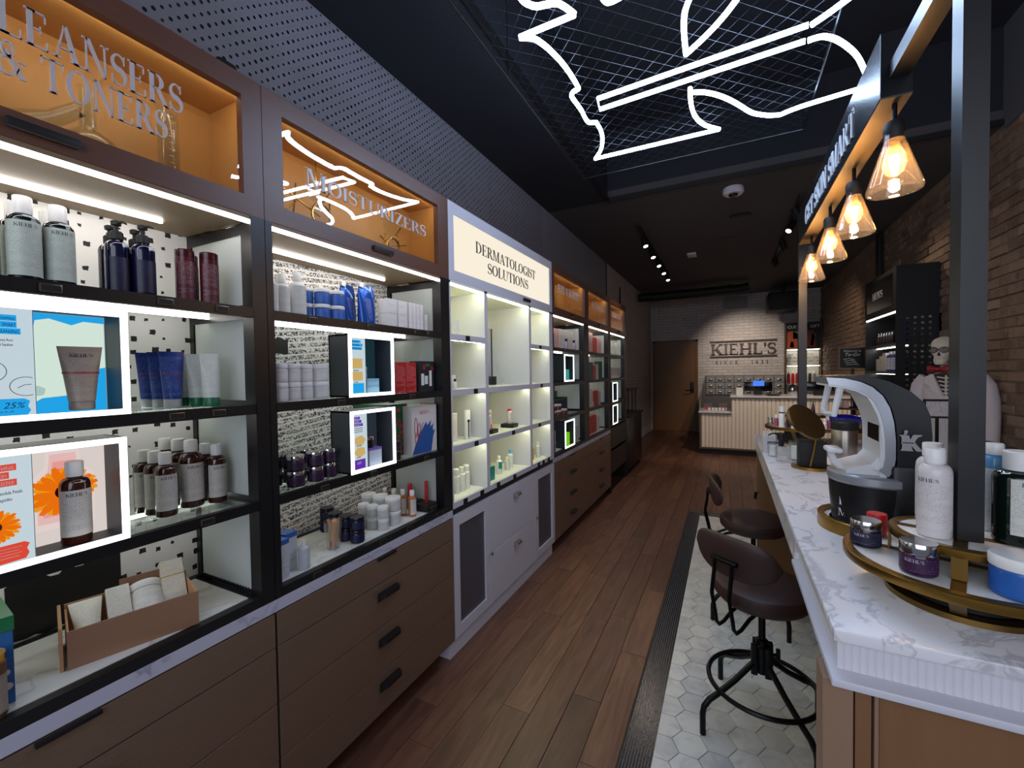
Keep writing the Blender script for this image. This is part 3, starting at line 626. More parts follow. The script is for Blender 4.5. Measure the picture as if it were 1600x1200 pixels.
drawer_cabinet(3.202, 4.10, 'bronze drawer cabinet just beyond the white lower cabinet', 3.655)
drawer_cabinet(4.104, 5.045, 'farthest bronze drawer cabinet, beside the open low shelves', 4.62)
u1 = shelf_unit(-0.10, 0.83, .043, .043, -0.035, .771, 'black display cabinet nearest the camera, amber header reading CLEANSERS', 'dots', ((.364, 1.640), (.566, 1.640), (.70, 1.640), (.582, 1.354), (.683, 1.354), (.645, 1.064)), .364, led_len=.86)
u2 = shelf_unit(.83, 1.785, .023, .071, .896, 1.703, 'black display cabinet with amber header reading MOISTURIZERS', 'scrawl', ((.99, 1.640), (1.25, 1.640), (1.53, 1.640), (1.62, 1.640), (1.10, 1.354), (1.49, 1.354), (1.02, 1.064), (1.25, 1.064), (1.58, 1.064), (.98, .776), (1.29, .776), (1.45, .776), (1.66, .776), (1.71, .776)), 1.326, led_len=.84)
u5 = shelf_unit(3.20, 4.13, .02, .10, 3.25, 4.07, 'black display cabinet with amber header, just beyond the white cabinet', 'farback', ((3.5, 1.64), (3.8, .776), (3.3, .776)), 3.66, led_len=.35)
u6 = shelf_unit(4.13, 5.03, .06, .06, 4.195, 4.975, 'black display cabinet full of red gift boxes, amber header reading LIP and SKIN', 'farback', ((4.5, 1.64), (4.7, 1.354)), 4.6)
u7 = shelf_unit(5.05, 5.95, .03, .10, 5.12, 5.86, 'farthest black display cabinet on the left, open right down to its low shelf', 'blackm', ((5.5, 1.64), (5.4, 1.354)), 5.5, zb=0.225, extra_shelves=(.80, .52))
for y in (5.06, 5.92): MB().box(-1.60, -1.25, y, y + .02, 0, .225).build('foot', M['black'], u7, smooth=0)
for u, lines in ((u1, (('CLEANSERS', .262, 2.130, .072, .363), ('& TONERS', .303, 2.050, .068, .286))), (u2, (('MOISTURIZERS', .980, 2.090, .060, .640),)),
                 (u5, (('EYE & MASKS', 3.37, 2.12, .066, .57),)), (u6, (('LIP & SKIN', 4.37, 2.12, .062, .45),)), (u7, (('BODY CARE', 5.20, 2.12, .062, .52),))):
    for tx, y, z, h, w in lines:
        serif(u, tx, (-1.2608, y, z), *PX, h, M['letter'], 0.0035, width=w, small=0.84 if 'MOIST' in tx else 1.0)
# ---- white dermatology cabinet
w = empty('white_display_cabinet', (-1.42, 2.49, 0), 'tall white display cabinet with lit cream sign reading DERMATOLOGIST SOLUTIONS', 'cabinet')
W0, W1 = 1.787, 3.198
header(w, W0, W1, 1.836, 3.148, M['white'], 2.71)
sign = MB().box(-1.272, -1.256, 1.832, 3.152, 1.977, 2.270)
m_sign = emis('lit_cream_panel', (1.0, 0.91, 0.74), 0.95)
sign.build('lit_sign_panel', m_sign, w, smooth=0)
serif(w, 'DERMATOLOGIST', (-1.2558, 2.055, 2.127), *PX, .062, M['dletter'], 0.002, width=.83)
serif(w, 'SOLUTIONS', (-1.2558, 2.185, 2.035), *PX, .062, M['dletter'], 0.002, width=.57)
cols = ((1.797, 2.134), (2.168, 2.748), (2.782, 3.128))
wm = MB()
for y0, y1 in ((W0, 1.797), (2.134, 2.168), (2.748, 2.782), (3.128, W1)): MB().box(-1.585, XF, y0, y1, .76, 1.925).build('upright', M['white'], w, smooth=0)
MB().box(-1.60, -1.585, W0, W1, .76, 1.925).build('white_back_panel', M['whitein'], w, smooth=0)
MB().box(-1.585, XF, W0, W1, 1.913, 1.925).build('top_board', M['whitein'], w, smooth=0)
for ci, (y0, y1) in enumerate(cols):
    for z in (1.654, 1.368, 1.078, .79):
        if ci == 1 and z > 1.5: continue
        MB().box(-1.585, -1.27, y0, y1, z - .026, z).build('white_shelf', M['whitein'], w, smooth=0)
        MB().box(-1.27, XF, y0, y1, z - .030, z + .0008).build('shelf_edge', M['white'], w, smooth=0)
        if z > 0.8: MB().box(-1.284, -1.276, y0 + .005, y1 - .005, z - .0295, z - .0265).build('shelf_light_strip', M['ledw'], w, smooth=0)
    MB().box(-1.263, -1.253, y0, y1, 1.903, 1.913).build('front_light_strip', M['ledw'], w, smooth=0)
    MB().box(-1.50, -1.492, y0, y0 + (y1 - y0) * .35, 1.904, 1.913).build('rear_light_strip', M['ledw'], w, smooth=0)
MB().box(-1.59, -1.262, W0, W1, .727, .76).build('black_band', M['black'], w, smooth=0)
for y, z in ((1.949, 1.639), (2.944, 1.639), (2.021, 1.353), (2.959, 1.353), (2.019, 1.063), (2.478, 1.063), (2.912, 1.063), (1.899, .775), (2.071, .775), (2.264, .775), (2.487, .775), (2.885, .775), (2.976, .775), (3.08, .775)):
    MB().cbox(XF, XF + .005, y - .019, y + .019, z - .014, z + .014, .002).build('price_tag', M['blackm'], w)
b = empty('white_base_cabinet', (-1.42, 2.49, 0), 'white lower cabinet with two drawers between grey mesh doors', 'cabinet')
MB().box(-1.60, -1.275, W0, W1, .085, .727).build('carcass', M['white'], b, smooth=0)
MB().box(-1.58, -1.262, 1.787, 3.16, .0, .085).box(-1.325, -1.262, 1.752, 1.787, .0, .085).build('plinth', M['white'], b, smooth=0)
for y0, y1, ky in ((1.789, 2.157, 2.150), (2.822, 3.196, 2.832)):
    dr = MB().box(-1.275, XF, y0, y1, .088, .142).box(-1.275, XF, y0, y1, .664, .722).box(-1.275, XF, y0, y0 + .05, .142, .664).box(-1.275, XF, y1 - .05, y1, .142, .664).build('door', M['white'], b, smooth=0)
    MB().box(-1.272, -1.262, y0 + .045, y1 - .045, .137, .669).build('mesh_infill', M['grey'], dr, smooth=0)
    MB().lathe([(0, .0), (.006, .0), (.006, .010), (.011, .014), (.011, .019), (0, .021)], 12).rot(90, 'Y').move((XF, ky, .395)).build('knob', M['chrome'], dr)
for z0, z1, hz in ((.088, .396, .33), (.400, .722, .65)):
    dr = MB().cbox(-1.275, XF, 2.160, 2.819, z0, z1, .0015).build('drawer', M['white'], b, smooth=0)
    cup_pull(2.50, hz, dr, M['chrome'], .075)
# ---- black stand-alone cupboard at the end of the run, with a metal rack on it
bc = empty('black_cupboard', (-1.47, 6.6, 0), 'low black cupboard at the far end of the left cabinets', 'cabinet')
MB().cbox(-1.69, -1.25, 6.06, 7.08, .06, .80, .004).build('body', M['black'], bc)
MB().box(-1.70, -1.225, 6.03, 7.10, .80, .825).build('top', M['black'], bc, smooth=0)
for x in (-1.30, -1.64):
    for y in (6.1, 7.04): MB().box(x - .02, x + .02, y - .02, y + .02, 0, .06).build('foot', M['black'], bc, smooth=0)
rk = empty('metal_rack', (-1.45, 6.5, .825), 'thin black metal rack standing on the low black cupboard', 'rack')
MB().tube([(-1.50, 6.45, .825), (-1.50, 6.45, 1.75)], .016).build('post', M['iron'], rk)
MB().cbox(-1.66, -1.26, 6.2, 6.95, 1.17, 1.185, .003).build('shelf', M['iron'], rk)
for y in (6.3, 6.6, 6.85): MB().tube([(-1.30, y, .825), (-1.30, y, 1.17)], .007).build('rod', M['iron'], rk)
# dark upright pipe on the painted brick wall
pp = empty('wall_pipe', (-1.66, 7.3, .14), 'dark slanting pipe on the whitewashed brick wall beyond the cabinets', 'pipe')
MB().tube([(-1.66, 7.35, .3), (-1.66, 7.30, 1.2), (-1.66, 7.42, 2.2), (-1.665, 7.47, 2.9)], [.03, .026, .02, .012]).build('pipe_run', mat('rusty_pipe', '#30221f', .7), pp)
sp = tag(MB().cbox(-1.45, -1.39, .79, .85, 2.325, 2.44, .01).build('small_speaker', M['blackm']), 'small black speaker box standing on top of the brown headers', 'speaker')

# ---- lit display boxes standing on the shelves
def light_box(y0, z0, label, group, art, h=.237, wid=.237, dp=.11):
    x0, x1, y1, z1 = XF - dp, XF - .001, y0 + wid, z0 + h; fw = .0125
    t = empty('light_box', ((x0 + x1) / 2, (y0 + y1) / 2, z0), label, 'display', group)
    if art:
        ym = y0 + wid * .36; greym = mat('box_grey', '#5f6a72', .5)
        MB().box(x0, x1 - .006, y0, y0 + .006, z0, z1).box(x0, x1 - .006, y1 - .006, y1, z0, z1).box(x0, x1 - .006, y0, y1, z0, z0 + .006).box(x0, x1 - .006, y0, y1, z1 - .006, z1).box(x0, x0 + .006, y0, y1, z0, z1).build('case', mat('box_case', '#34383c', .5), t, smooth=0)
        MB().box(x0 + .05, x1 - .010, ym, ym + .0015, z0 + .006, z1 - .006).build('divider', greym, t, smooth=0)
        MB().box(x1 - .013, x1 - .008, y0 + fw, ym, z0 + fw, z1 - fw).build('poster', art['poster'], t, smooth=0)
        MB().box(x0 + .006, x0 + .008, ym, y1 - .006, z0 + .006, z1 - .006).build('niche_back', art['back'], t, smooth=0)
        art['fn'](t, x1 - .0078, x0 + .0085, y0, ym, y1, z0, z1)
    else:
        MB().box(x0, x1 - .006, y0, y0 + .006, z0, z1).box(x0, x1 - .006, y1 - .006, y1, z0, z1).box(x0, x1 - .006, y0, y1, z0, z0 + .006).box(x0, x1 - .006, y0, y1, z1 - .006, z1).box(x0, x0 + .006, y0, y1, z0, z1).build('case', mat('box_case_dark', '#1b2428', .5), t, smooth=0)
    MB().box(x1 - .006, x1, y0, y1, z0, z0 + fw).box(x1 - .006, x1, y0, y1, z1 - fw, z1).box(x1 - .006, x1, y0, y0 + fw, z0 + fw, z1 - fw).box(x1 - .006, x1, y1 - fw, y1, z0 + fw, z1 - fw).build('lit_border', M['boxled'], t, smooth=0)
    return t
def flat(t, x, poly, mt, name='printed_shape', d=.0004):
    """flat print lying on a board that faces the aisle"""
    return MB().prism(poly, (x, 0, 0), (0, 1, 0), (0, 0, 1), (d, 0, 0)).build(name, mt, t, smooth=0)
def rect(t, x, y0, y1, z0, z1, mt, name='printed_band', d=.0004): return flat(t, x, [(y0, z0), (y1, z0), (y1, z1), (y0, z1)], mt, name, d)
def blob(cy, cz, ry, rz, n=28, wob=0.12, seed=1, k=5):
    rr = random.Random(seed); ph = [rr.uniform(0, 6) for _ in range(3)]
    return [(cy + ry * (1 + wob * math.sin(k * a + ph[0]) + wob * .6 * math.sin((k + 2) * a + ph[1])) * math.cos(a), cz + rz * (1 + wob * math.sin(k * a + ph[0])) * math.sin(a)) for a in [2 * PI * i / n for i in range(n)]]
def lit(name, c, e=.62):
    if name in MATS: return MATS[name]
    m = emis(name, c, e); MATS[name] = m; return m
cyan, pale = lit('print_cyan', '#25a9f0', .9), lit('print_pale', '#d2e9f3', .85)
navy, ink = mat('print_navy', '#1d3a66', .5), mat('print_ink', '#2b3138', .5)
def flower(t, x, cy, cz, r, n=26, seed=3, sy=1.0):
    rr = random.Random(seed); a1, a2, cc = MB(), MB(), MB()
    for i in range(n):
        a = 2 * PI * i / n + rr.uniform(-.05, .05); L = r * rr.uniform(.86, 1.0); wv = r * .13
        ca, sa = math.cos(a), math.sin(a); P = lambda u, v: (cy + sy * (u * ca - v * sa), cz + u * sa + v * ca)
        (a1 if i % 2 else a2).prism([P(.2 * r, -wv * .5), P(.7 * L, -wv), P(L, -wv * .5), P(L * .97, wv * .4), P(.7 * L, wv), P(.2 * r, wv * .5)], (x + (.0003 if i % 2 else 0), 0, 0), (0, 1, 0), (0, 0, 1), (.0004, 0, 0))
    a1.build('printed_petals', lit('petal_orange', '#ff7a10', .8), t, smooth=0, kind='stuff'); a2.build('printed_petals', lit('petal_yellow', '#ffa41c', .8), t, smooth=0, kind='stuff')
    flat(t, x + .0008, [(cy + sy * .26 * r * math.cos(q), cz + .26 * r * math.sin(q)) for q in [2 * PI * k / 18 for k in range(18)]], mat('flower_heart', '#5a2210', .6))
def art1(t, xp, xb, y0, ym, y1, z0, z1):
    for tx, z, sz, w_ in (('NON-STRIPPING:', z1 - .036, .0078, .062), ('SMART', z1 - .049, .0095, .050), ('CLEANSING', z1 - .062, .0095, .066)):
        rect(t, xp, ym - .004 - w_, ym - .022 + (.0 if tx != 'CLEANSING' else .005) , z - .002, z + .010, cyan)
        sans(t, tx, sz, (xp + .0006, ym - .023 + (.004 if tx == 'CLEANSING' else 0) , z), 'px', navy, align='RIGHT', sx=.62)
    for tx, z in (('with Rosemary Root', z1 - .078), ('Extract & Squalane', z1 - .087)): sans(t, tx, .0075, (xp + .0006, ym - .028, z), 'px', ink, align='RIGHT', sx=.55)
    for cy, cz, r in ((ym - .064, z0 + .100, .026), (ym - .013, z0 + .070, .022)):
        pts = [(xp + .001, cy + r * math.cos(a), cz + r * .85 * math.sin(a)) for a in [2 * PI * k / 28 for k in range(28)] if cy + r * math.cos(a) < ym - .001]
        MB().tube(pts, .0006, 5, closed=len(pts) == 28).build('printed_circle', ink, t)
        MB().tube([(xp + .001, cy - r * .5, cz - .003), (xp + .001, cy - r * .1, cz + .003), (xp + .001, cy + r * .35, cz + .004)], .0006, 5).build('printed_line', ink, t)
    flat(t, xp, [(y0 + .013, z0 + .013), (ym - .012, z0 + .013), (ym - .007, z0 + .022), (ym - .011, z0 + .030), (ym - .008, z0 + .041), (ym - .016, z0 + .046), (y0 + .013, z0 + .046)], cyan)
    sans(t, '25%', .017, (xp + .0006, ym - .045, z0 + .027), 'px', navy, shear=.3); sans(t, 'reduction in oil', .006, (xp + .0006, ym - .068, z0 + .019), 'px', navy)
    rect(t, xb, ym + .002, y1 - .008, z0 + .008, z1 - .008, cyan, 'printed_ground')
    foam = [(ym + .004, z0 + .045), (ym + .018, z0 + .030), (ym + .035, z0 + .042), (ym + .075, z0 + .046), (ym + .085, z0 + .09), (y1 - .030, z0 + .105), (y1 - .008, z0 + .11), (y1 - .008, z1 - .022), (y1 - .045, z1 - .020), (y1 - .065, z1 - .030), (ym + .05, z1 - .018), (ym + .028, z1 - .024), (ym + .022, z1 - .06), (ym + .004, z1 - .085)]
    flat(t, xb + .0005, foam, lit('print_foam', '#dff3e6', .85), 'printed_foam')
    flat(t, xb + .001, blob(ym + .028, z0 + .058, .012, .011, seed=2, wob=.05), lit('print_foam2', '#b9d6cf', .8), 'printed_drop')
def art2(t, xp, xb, y0, ym, y1, z0, z1):
    red = lit('print_coral', '#f0503c', .8)
    for tx, z, wd in (('SOOTHING', z1 - .040, .050), ('SKIN', z1 - .055, .034), ('KEEPER', z1 - .070, .048)):
        rt = ym - .021 - (.010 if tx == 'SKIN' else 0); rect(t, xp, rt - wd, rt, z - .002, z + .011, red)
        sans(t, tx, .0105, (xp + .0006, rt - .003, z), 'px', M['paper'], align='RIGHT', sx=.66)
    for tx, z in (('Calendula Petals', z1 - .088), ('& Peptides', z1 - .101)): sans(t, tx, .0095, (xp + .0006, ym - .014 - (0 if 'Cal' in tx else .014), z), 'px', ink, align='RIGHT', sx=.6)
    flower(t, xp, ym - .052, z0 + .088, .036)
    flat(t, xp, [(y0 + .013, z0 + .013), (ym - .013, z0 + .016), (ym - .008, z0 + .026), (ym - .011, z0 + .036), (ym - .007, z0 + .045), (ym - .014, z0 + .050), (y0 + .013, z0 + .049)], red)
    for k in range(4): rect(t, xp + .0005, ym - .055, ym - .018 - .004 * (k % 2), z0 + .042 - k * .006, z0 + .0428 - k * .006, M['paper'], 'printed_line')
    c0 = (ym + y1) / 2 - .003
    for i, (c, e) in enumerate((('#f6e3df', .8), ('#f7c9c6', .8), ('#f9a9a4', .8), ('#fb6f66', .85))):
        s_ = 1 - .17 * i; pts = [(-.052, -.085), (.052, -.085), (.052, .03), (.030, .055), (.026, .10), (-.026, .10), (-.030, .055), (-.052, .03)]
        flat(t, xb + .0004 * (i + 1), [(c0 + a * s_, z0 + .122 + b_ * s_) for a, b_ in pts], lit('halo_%s' % 'abcd'[i], c, e), 'printed_halo')
    flower(t, xb + .0022, c0, z0 + .118, .060, 30, 5, sy=1.0)
def art3(t, xp, xb, y0, ym, y1, z0, z1):
    skin = lit('print_skin', '#e3bf76', .75)
    for k, (tx, wd) in enumerate((('24-HOUR', .046), ('INTENSIVE', .056), ('HYDRATION', .052))):
        rect(t, xp, y0 + .017, y0 + .017 + wd, z1 - .032 - k * .013, z1 - .021 - k * .013, cyan); sans(t, tx, .010, (xp + .0006, y0 + .018, z1 - .031 - k * .013), 'px', navy, sx=.8)
    rect(t, xp, y0 + .018, ym - .016, z0 + .108, z0 + .146, skin); rect(t, xp, y0 + .018, ym - .016, z0 + .062, z0 + .096, skin); rect(t, xp, y0 + .013, ym - .010, z0 + .014, z0 + .052, cyan)
    for z, tx in ((z0 + .098, 'BEFORE'), (z0 + .054, 'AFTER')): sans(t, tx, .007, (xp + .0006, y0 + .026, z), 'px', ink)
    rect(t, xb, ym + .002, y1 - .008, z0 + .008, z1 - .008, lit('print_teal', '#24434d', .5), 'printed_ground'); rect(t, xb + .0005, ym + .002, ym + .065, z0 + .008, z1 - .008, cyan)
    flat(t, xb + .001, [(ym + .008, z0 + .13), (ym + .040, z1 - .01), (ym + .056, z1 - .01), (ym + .052, z0 + .13)], pale, 'printed_peak')
def art4(t, xp, xb, y0, ym, y1, z0, z1):
    skin = lit('print_skin', '#e3bf76', .75); vio = lit('print_violet', '#6a35b8', .8)
    for k, tx in enumerate(('MULTI', 'RESURF', 'CORRECT')): rect(t, xp, y0 + .017, y0 + .050 + k * .007, z1 - .034 - k * .013, z1 - .023 - k * .013, vio); sans(t, tx, .010, (xp + .0006, y0 + .019, z1 - .033 - k * .013), 'px', M['paper'], sx=.8)
    for k in range(3): rect(t, xp, y0 + .018, ym - .022, z1 - .068 - k * .007, z1 - .066 - k * .007, ink, 'printed_line')
    flat(t, xp, blob(y0 + .048, z0 + .122, .026, .019, 20, .06, 4), skin); flat(t, xp, blob(y0 + .048, z0 + .078, .026, .019, 20, .06, 5), skin)
    for z, tx in ((z0 + .100, 'BEFORE'), (z0 + .056, 'AFTER')): sans(t, tx, .007, (xp + .0006, y0 + .030, z), 'px', ink)
    rect(t, xp, y0 + .013, ym - .012, z0 + .014, z0 + .050, vio); sans(t, '78%', .014, (xp + .0006, y0 + .030, z0 + .032), 'px', M['paper'])
    rect(t, xb, ym + .002, y1 - .008, z0 + .008, z1 - .008, lit('print_slate', '#38424f', .5), 'printed_ground'); rect(t, xb + .0005, ym + .002, ym + .06, z0 + .008, z1 - .008, pale)
    flat(t, xb + .001, [(ym + .004, z1 - .01), (ym + .055, z1 - .01), (ym + .050, z1 - .022), (ym + .02, z1 - .030), (ym + .006, z1 - .060)], vio); flat(t, xb + .001, blob(ym + .03, z0 + .115, .022, .022, 20, .15, 7), vio)
poster = lit('poster_light', '#d5e6ef', .80)
light_box(.253, 1.3685, 'lit display box with blue cleansing poster and a taupe tube inside', None, dict(poster=poster, back=lit('niche_pale', '#9fc3d2', .5), fn=art1))
light_box(.243, 1.0785, 'lit display box with orange flower poster and amber bottle inside', None, dict(poster=poster, back=lit('niche_cream', '#f3e6e0', .75), fn=art2))
light_box(1.143, 1.3685, 'lit display box with blue poster between frosted jars and red boxes', None, dict(poster=poster, back=mat('niche_dark', '#2c3d47', .5), fn=art3))
light_box(1.143, 1.0785, 'lit display box with violet poster beside the purple jars', None, dict(poster=poster, back=mat('niche_dark2', '#333b48', .5), fn=art4))
light_box(3.48, 1.3685, 'narrow lit box with pale turquoise jar, middle of the cabinet beyond the white one', None, None, wid=.25)
light_box(3.48, .7905, 'narrow lit box with lime green pack, bottom of the cabinet beyond the white one', None, None, wid=.25)
light_box(5.19, 1.0785, 'upper lit box in the farthest black cabinet', None, None, wid=.25)
light_box(5.19, .8005, 'lower lit box in the farthest black cabinet', None, None, wid=.25)
# ------------------------------------------------------------------ products
lab = lambda n, base='#d9dcd8', ink='#50555a', **k: printed('label_' + n, base, ink, **k)
def plast(n, c, rough=0.3, **k): return mat('plastic_' + n, c, rough, **k)
def patch(r, z0, z1, half=68, n=14, mid=-90):
    mb = MB(); a = [math.radians(mid - half + 2 * half * i / n) for i in range(n + 1)]
    for t in a: mb.v += [(r * math.cos(t), r * math.sin(t), z0), (r * math.cos(t), r * math.sin(t), z1)]
    mb.f = [(2 * i, 2 * i + 2, 2 * i + 3, 2 * i + 1) for i in range(n)]; return mb
def curved_text(parent, text, r, z, h, mt, mid=-90):
    tot = sum(glyph(c)[1] for c in text) * h; x = -tot / 2; mb = MB()
    for c in text:
        polys, w = glyph(c)
        for p in polys:
            q = [(a * h + x, b * h) for a, b in p]; P = [(r * math.cos(math.radians(mid) + u / r), r * math.sin(math.radians(mid) + u / r), z + v) for u, v in q]
            mb.add(P, [tuple(range(len(P)))])
        x += w * h
    return mb.build('label_lettering', mt, parent, smooth=0)
def flat_text(parent, text, y, z, h, mt, width=None):
    tot = sum(glyph(c)[1] for c in text) * h; k = width / tot if width else 1; x = -tot * k / 2; mb = MB()
    for c in text:
        polys, w = glyph(c)
        for p in polys: P = [(a * h * k + x, y, z + b * h) for a, b in p]; mb.add(P, [tuple(range(len(P)))])
        x += w * h * k
    return mb.build('label_lettering', mt, parent, smooth=0)
INK = mat('label_ink', '#3c4046', 0.6)
def bottle(name, h, r, body, cap, label=None, caph=.2, capr=.5, sh=.12, lz=(.08, .68), half=70, text=None, base=None, n=22, necktag=False):
    def f():
        o = empty(name); hb = h * (1 - caph); zs = hb - h * sh
        prof = [(r * .93, 0), (r, h * .02), (r, zs)] + [(r * capr * .86 + (r - r * capr * .86) * math.cos(a), zs + h * sh * .86 * math.sin(a)) for a in [PI / 2 * k / 5 for k in range(1, 6)]] + [(r * capr * .86, hb)]
        MB().lathe(prof, n).build('body', body, o)
        c = r * capr; MB().lathe([(c * .97, hb - h * .005), (c, hb + h * .01), (c, h * .985), (c * .9, h)], 18).build('cap', cap, o)
        if label:
            patch(r + .0004, h * lz[0], h * lz[1], half).build('paper_label', label, o)
            if text: curved_text(o, text, r + .0007, h * lz[1] - h * .075, h * .042, INK)
        if necktag: patch(r * .93, zs + h * .012, zs + h * .055, 26, mid=-75).build('neck_tag', M['paper'], o)
        return o
    return Proto(f)
def pump(name, h, r, body, label=None, headmat=None, text=None, tagm=None):
    hm = headmat or M['blackm']
    def f():
        o = empty(name); hb = h * .74
        prof = [(r * .94, 0), (r, h * .02), (r, hb * .86)] + [(r * .5 + r * .5 * math.cos(a), hb * .86 + hb * .12 * math.sin(a)) for a in [PI / 2 * k / 5 for k in range(1, 6)]] + [(r * .45, hb)]
        MB().lathe(prof, 22).build('body', body, o)
        MB().lathe([(r * .5, hb), (r * .56, hb + h * .01), (r * .56, hb + h * .10), (r * .42, hb + h * .12), (r * .2, hb + h * .125), (r * .2, h * .93), (r * .42, h * .94), (r * .45, h * .985), (r * .3, h)], 18).build('pump_collar', hm, o)
        MB().tube([(0, 0, h * .965), (0, -r * 1.0, h * .97), (0, -r * 1.55, h * .935)], [r * .16, r * .13, r * .09], 8).build('pump_spout', hm, o)
        if label: patch(r + .0004, h * .06, h * .50, 66).build('paper_label', label, o)
        if tagm: patch(r * .98, hb * .88, hb * .94, 24, mid=-70).build('neck_tag', tagm, o)
        if text: curved_text(o, text, r + .0008, h * .46, h * .03, M['paper'])
        return o
    return Proto(f)
def tube_(name, h, w, d, body, cap, caph=.14, band=None, label=None, bandz=(.5, .53)):
    def f():
        o = empty(name); rings = []; z0 = h * caph
        def ring(z, a, b): return [(a * math.cos(t), b * math.sin(t), z) for t in [2 * PI * k / 24 for k in range(24)]]
        sec = lambda k: (d / 2 * 1.0 + (w / 2 - d / 2) * k ** 1.1, d / 2 * (1 - k ** 1.6) + .0012)
        for k in (0, .15, .3, .45, .6, .75, .9, 1.0): a, b = sec(k); rings.append(ring(z0 + (h - z0) * k, a, b))
        MB().loft(rings).build('body', body, o)
        MB().lathe([(d * .46, 0), (d * .485, .003), (d * .485, z0 - .002), (d * .46, z0)], 22).build('cap', cap, o)
        def strip(k0, k1, m, nm, hf=.86, n=12, lift=0.0):
            mb = MB(); ks = [k0 + (k1 - k0) * i / 8 for i in range(9)]
            for k in ks:
                a, b = sec(k); 
                for i in range(n + 1):
                    t = -PI / 2 + (i / n - .5) * PI * hf; mb.v.append(((a + .0004 + lift) * math.cos(t), (b + .0006 + lift) * math.sin(t), z0 + (h - z0) * k))
            mb.f = [(q * (n + 1) + i, q * (n + 1) + i + 1, (q + 1) * (n + 1) + i + 1, (q + 1) * (n + 1) + i) for q in range(8) for i in range(n)]
            return mb.build(nm, m, o)
        if label: strip(.06, .90, label, 'printed_front', .80)
        if band: strip(*bandz, band, 'printed_band', .98, lift=.0007)
        return o
    return Proto(f)
def jar(name, h, r, body, lid, label=None, lidh=.3, lidr=1.03, lz=(.12, .62), text=None, n=22, half=80):
    def f():
        o = empty(name); hb = h * (1 - lidh)
        MB().lathe([(r * .92, 0), (r, h * .05), (r, hb * .92), (r * .95, hb)], n).build('body', body, o)
        q = r * lidr; MB().lathe([(q * .98, hb + .0005), (q, hb + .002), (q, h - .003), (q * .95, h)], n).build('lid', lid, o)
        if label: patch(r + .0005, h * lz[0], hb * .9, half).build('printed_wrap', label, o)
        if text: curved_text(o, text, r + .001, h * .42, h * .10, M['letter'])
        return o
    return Proto(f)
def pack(name, w, d, h, body, front=None, topm=None, band=None, text=None, tcol=None):
    """folding carton, w wide, d deep"""
    def f():
        o = empty(name); MB().cbox(-w / 2, w / 2, -d / 2, d / 2, 0, h, min(w, d, h) * .02).build('carton', body, o, smooth=0)
        if front: MB().box(-w / 2 + .002, w / 2 - .002, -d / 2 - .0005, -d / 2 + .001, .003, h - .003).build('printed_front', front, o, smooth=0)
        if topm: MB().box(-w / 2 - .0006, w / 2 + .0006, -d / 2 - .0006, d / 2 + .0006, h * .88, h + .0006).build('coloured_end', topm, o, smooth=0)
        if band: MB().box(-w / 2 - .0006, w / 2 + .0006, -d / 2 - .0008, d / 2 + .0006, h * band[0], h * band[1]).build('printed_band', band[2], o, smooth=0)
        if text: flat_text(o, text, -d / 2 - .0012, h * .7, h * .10, tcol or INK, width=w * .7)
        return o
    return Proto(f)
glassgreen = mat('dark_green_glass', '#0b1a15', 0.08, coat=0.5); amberg = mat('amber_glass', '#3a1206', 0.08, coat=0.5); navyg = mat('navy_glass', '#0b0d2e', 0.1, coat=0.4)
milk = mat('milky_plastic', '#dddcd8', 0.35); maroon = plast('maroon', '#4a0f20', 0.25); purple = plast('plum', '#2b1030', 0.2)
AISLE = 90
def B(y_dir=0): return AISLE + y_dir
# --- first cabinet, top shelf
P_green = bottle('toner_bottle', .180, .0255, glassgreen, M['wcap'], lab('sage', '#b9c3bb', '#6b7672'), caph=.2, capr=.58, sh=.09, lz=(.07, .70), half=82, text="KIEHL'S", necktag=True)
P_green(-1.318, .347, 1.6545, 84, 'dark green bottle with pale label, front left on the top shelf near the camera', 'bottle')
P_green(-1.325, .402, 1.6545, 88, 'dark green bottle with pale label, front right beside the blue pump bottles', 'bottle')
for x, y, l in ((-1.385, .352, 'dark green bottle half hidden behind the front left green bottle'), (-1.39, .405, 'dark green bottle half hidden behind the front right green bottle'), (-1.33, .29, 'dark green bottle cut off by the left edge of the photo')): P_green(x, y, 1.6545, 88, l, 'bottle')
P_pump = pump('pump_bottle', .182, .0235, navyg, lab('navy', '#0d0f30', '#39406e', dens=.42), text=None, tagm=M['paper'])
P_pump(-1.335, .507, 1.6545, 100, 'navy pump bottle, left of the front pair on the top shelf', 'bottle')
P_pump(-1.318, .553, 1.6545, 100, 'navy pump bottle, right of the front pair on the top shelf', 'bottle')
P_pump(-1.39, .515, 1.6545, 100, 'navy pump bottle standing behind the left navy pump bottle', 'bottle')
P_pump(-1.375, .560, 1.6545, 100, 'navy pump bottle standing behind the right navy pump bottle', 'bottle')
P_mar = bottle('hair_bottle', .148, .0225, maroon, plast('maroon_cap', '#3a0a16', .2), lab('maroon', '#4f1525', '#c9a9ae', dens=.45), caph=.14, capr=1.0, sh=.005, lz=(.05, .78), half=70, n=20)
P_mar(-1.338, .655, 1.6545, 90, 'maroon bottle, left of the two front ones on the top shelf', 'bottle')
P_mar(-1.318, .706, 1.6545, 90, 'maroon bottle nearest the ribbed glass on the top shelf', 'bottle')
P_mar(-1.39, .690, 1.6545, 90, 'maroon bottle standing behind between the two front maroon bottles', 'bottle')
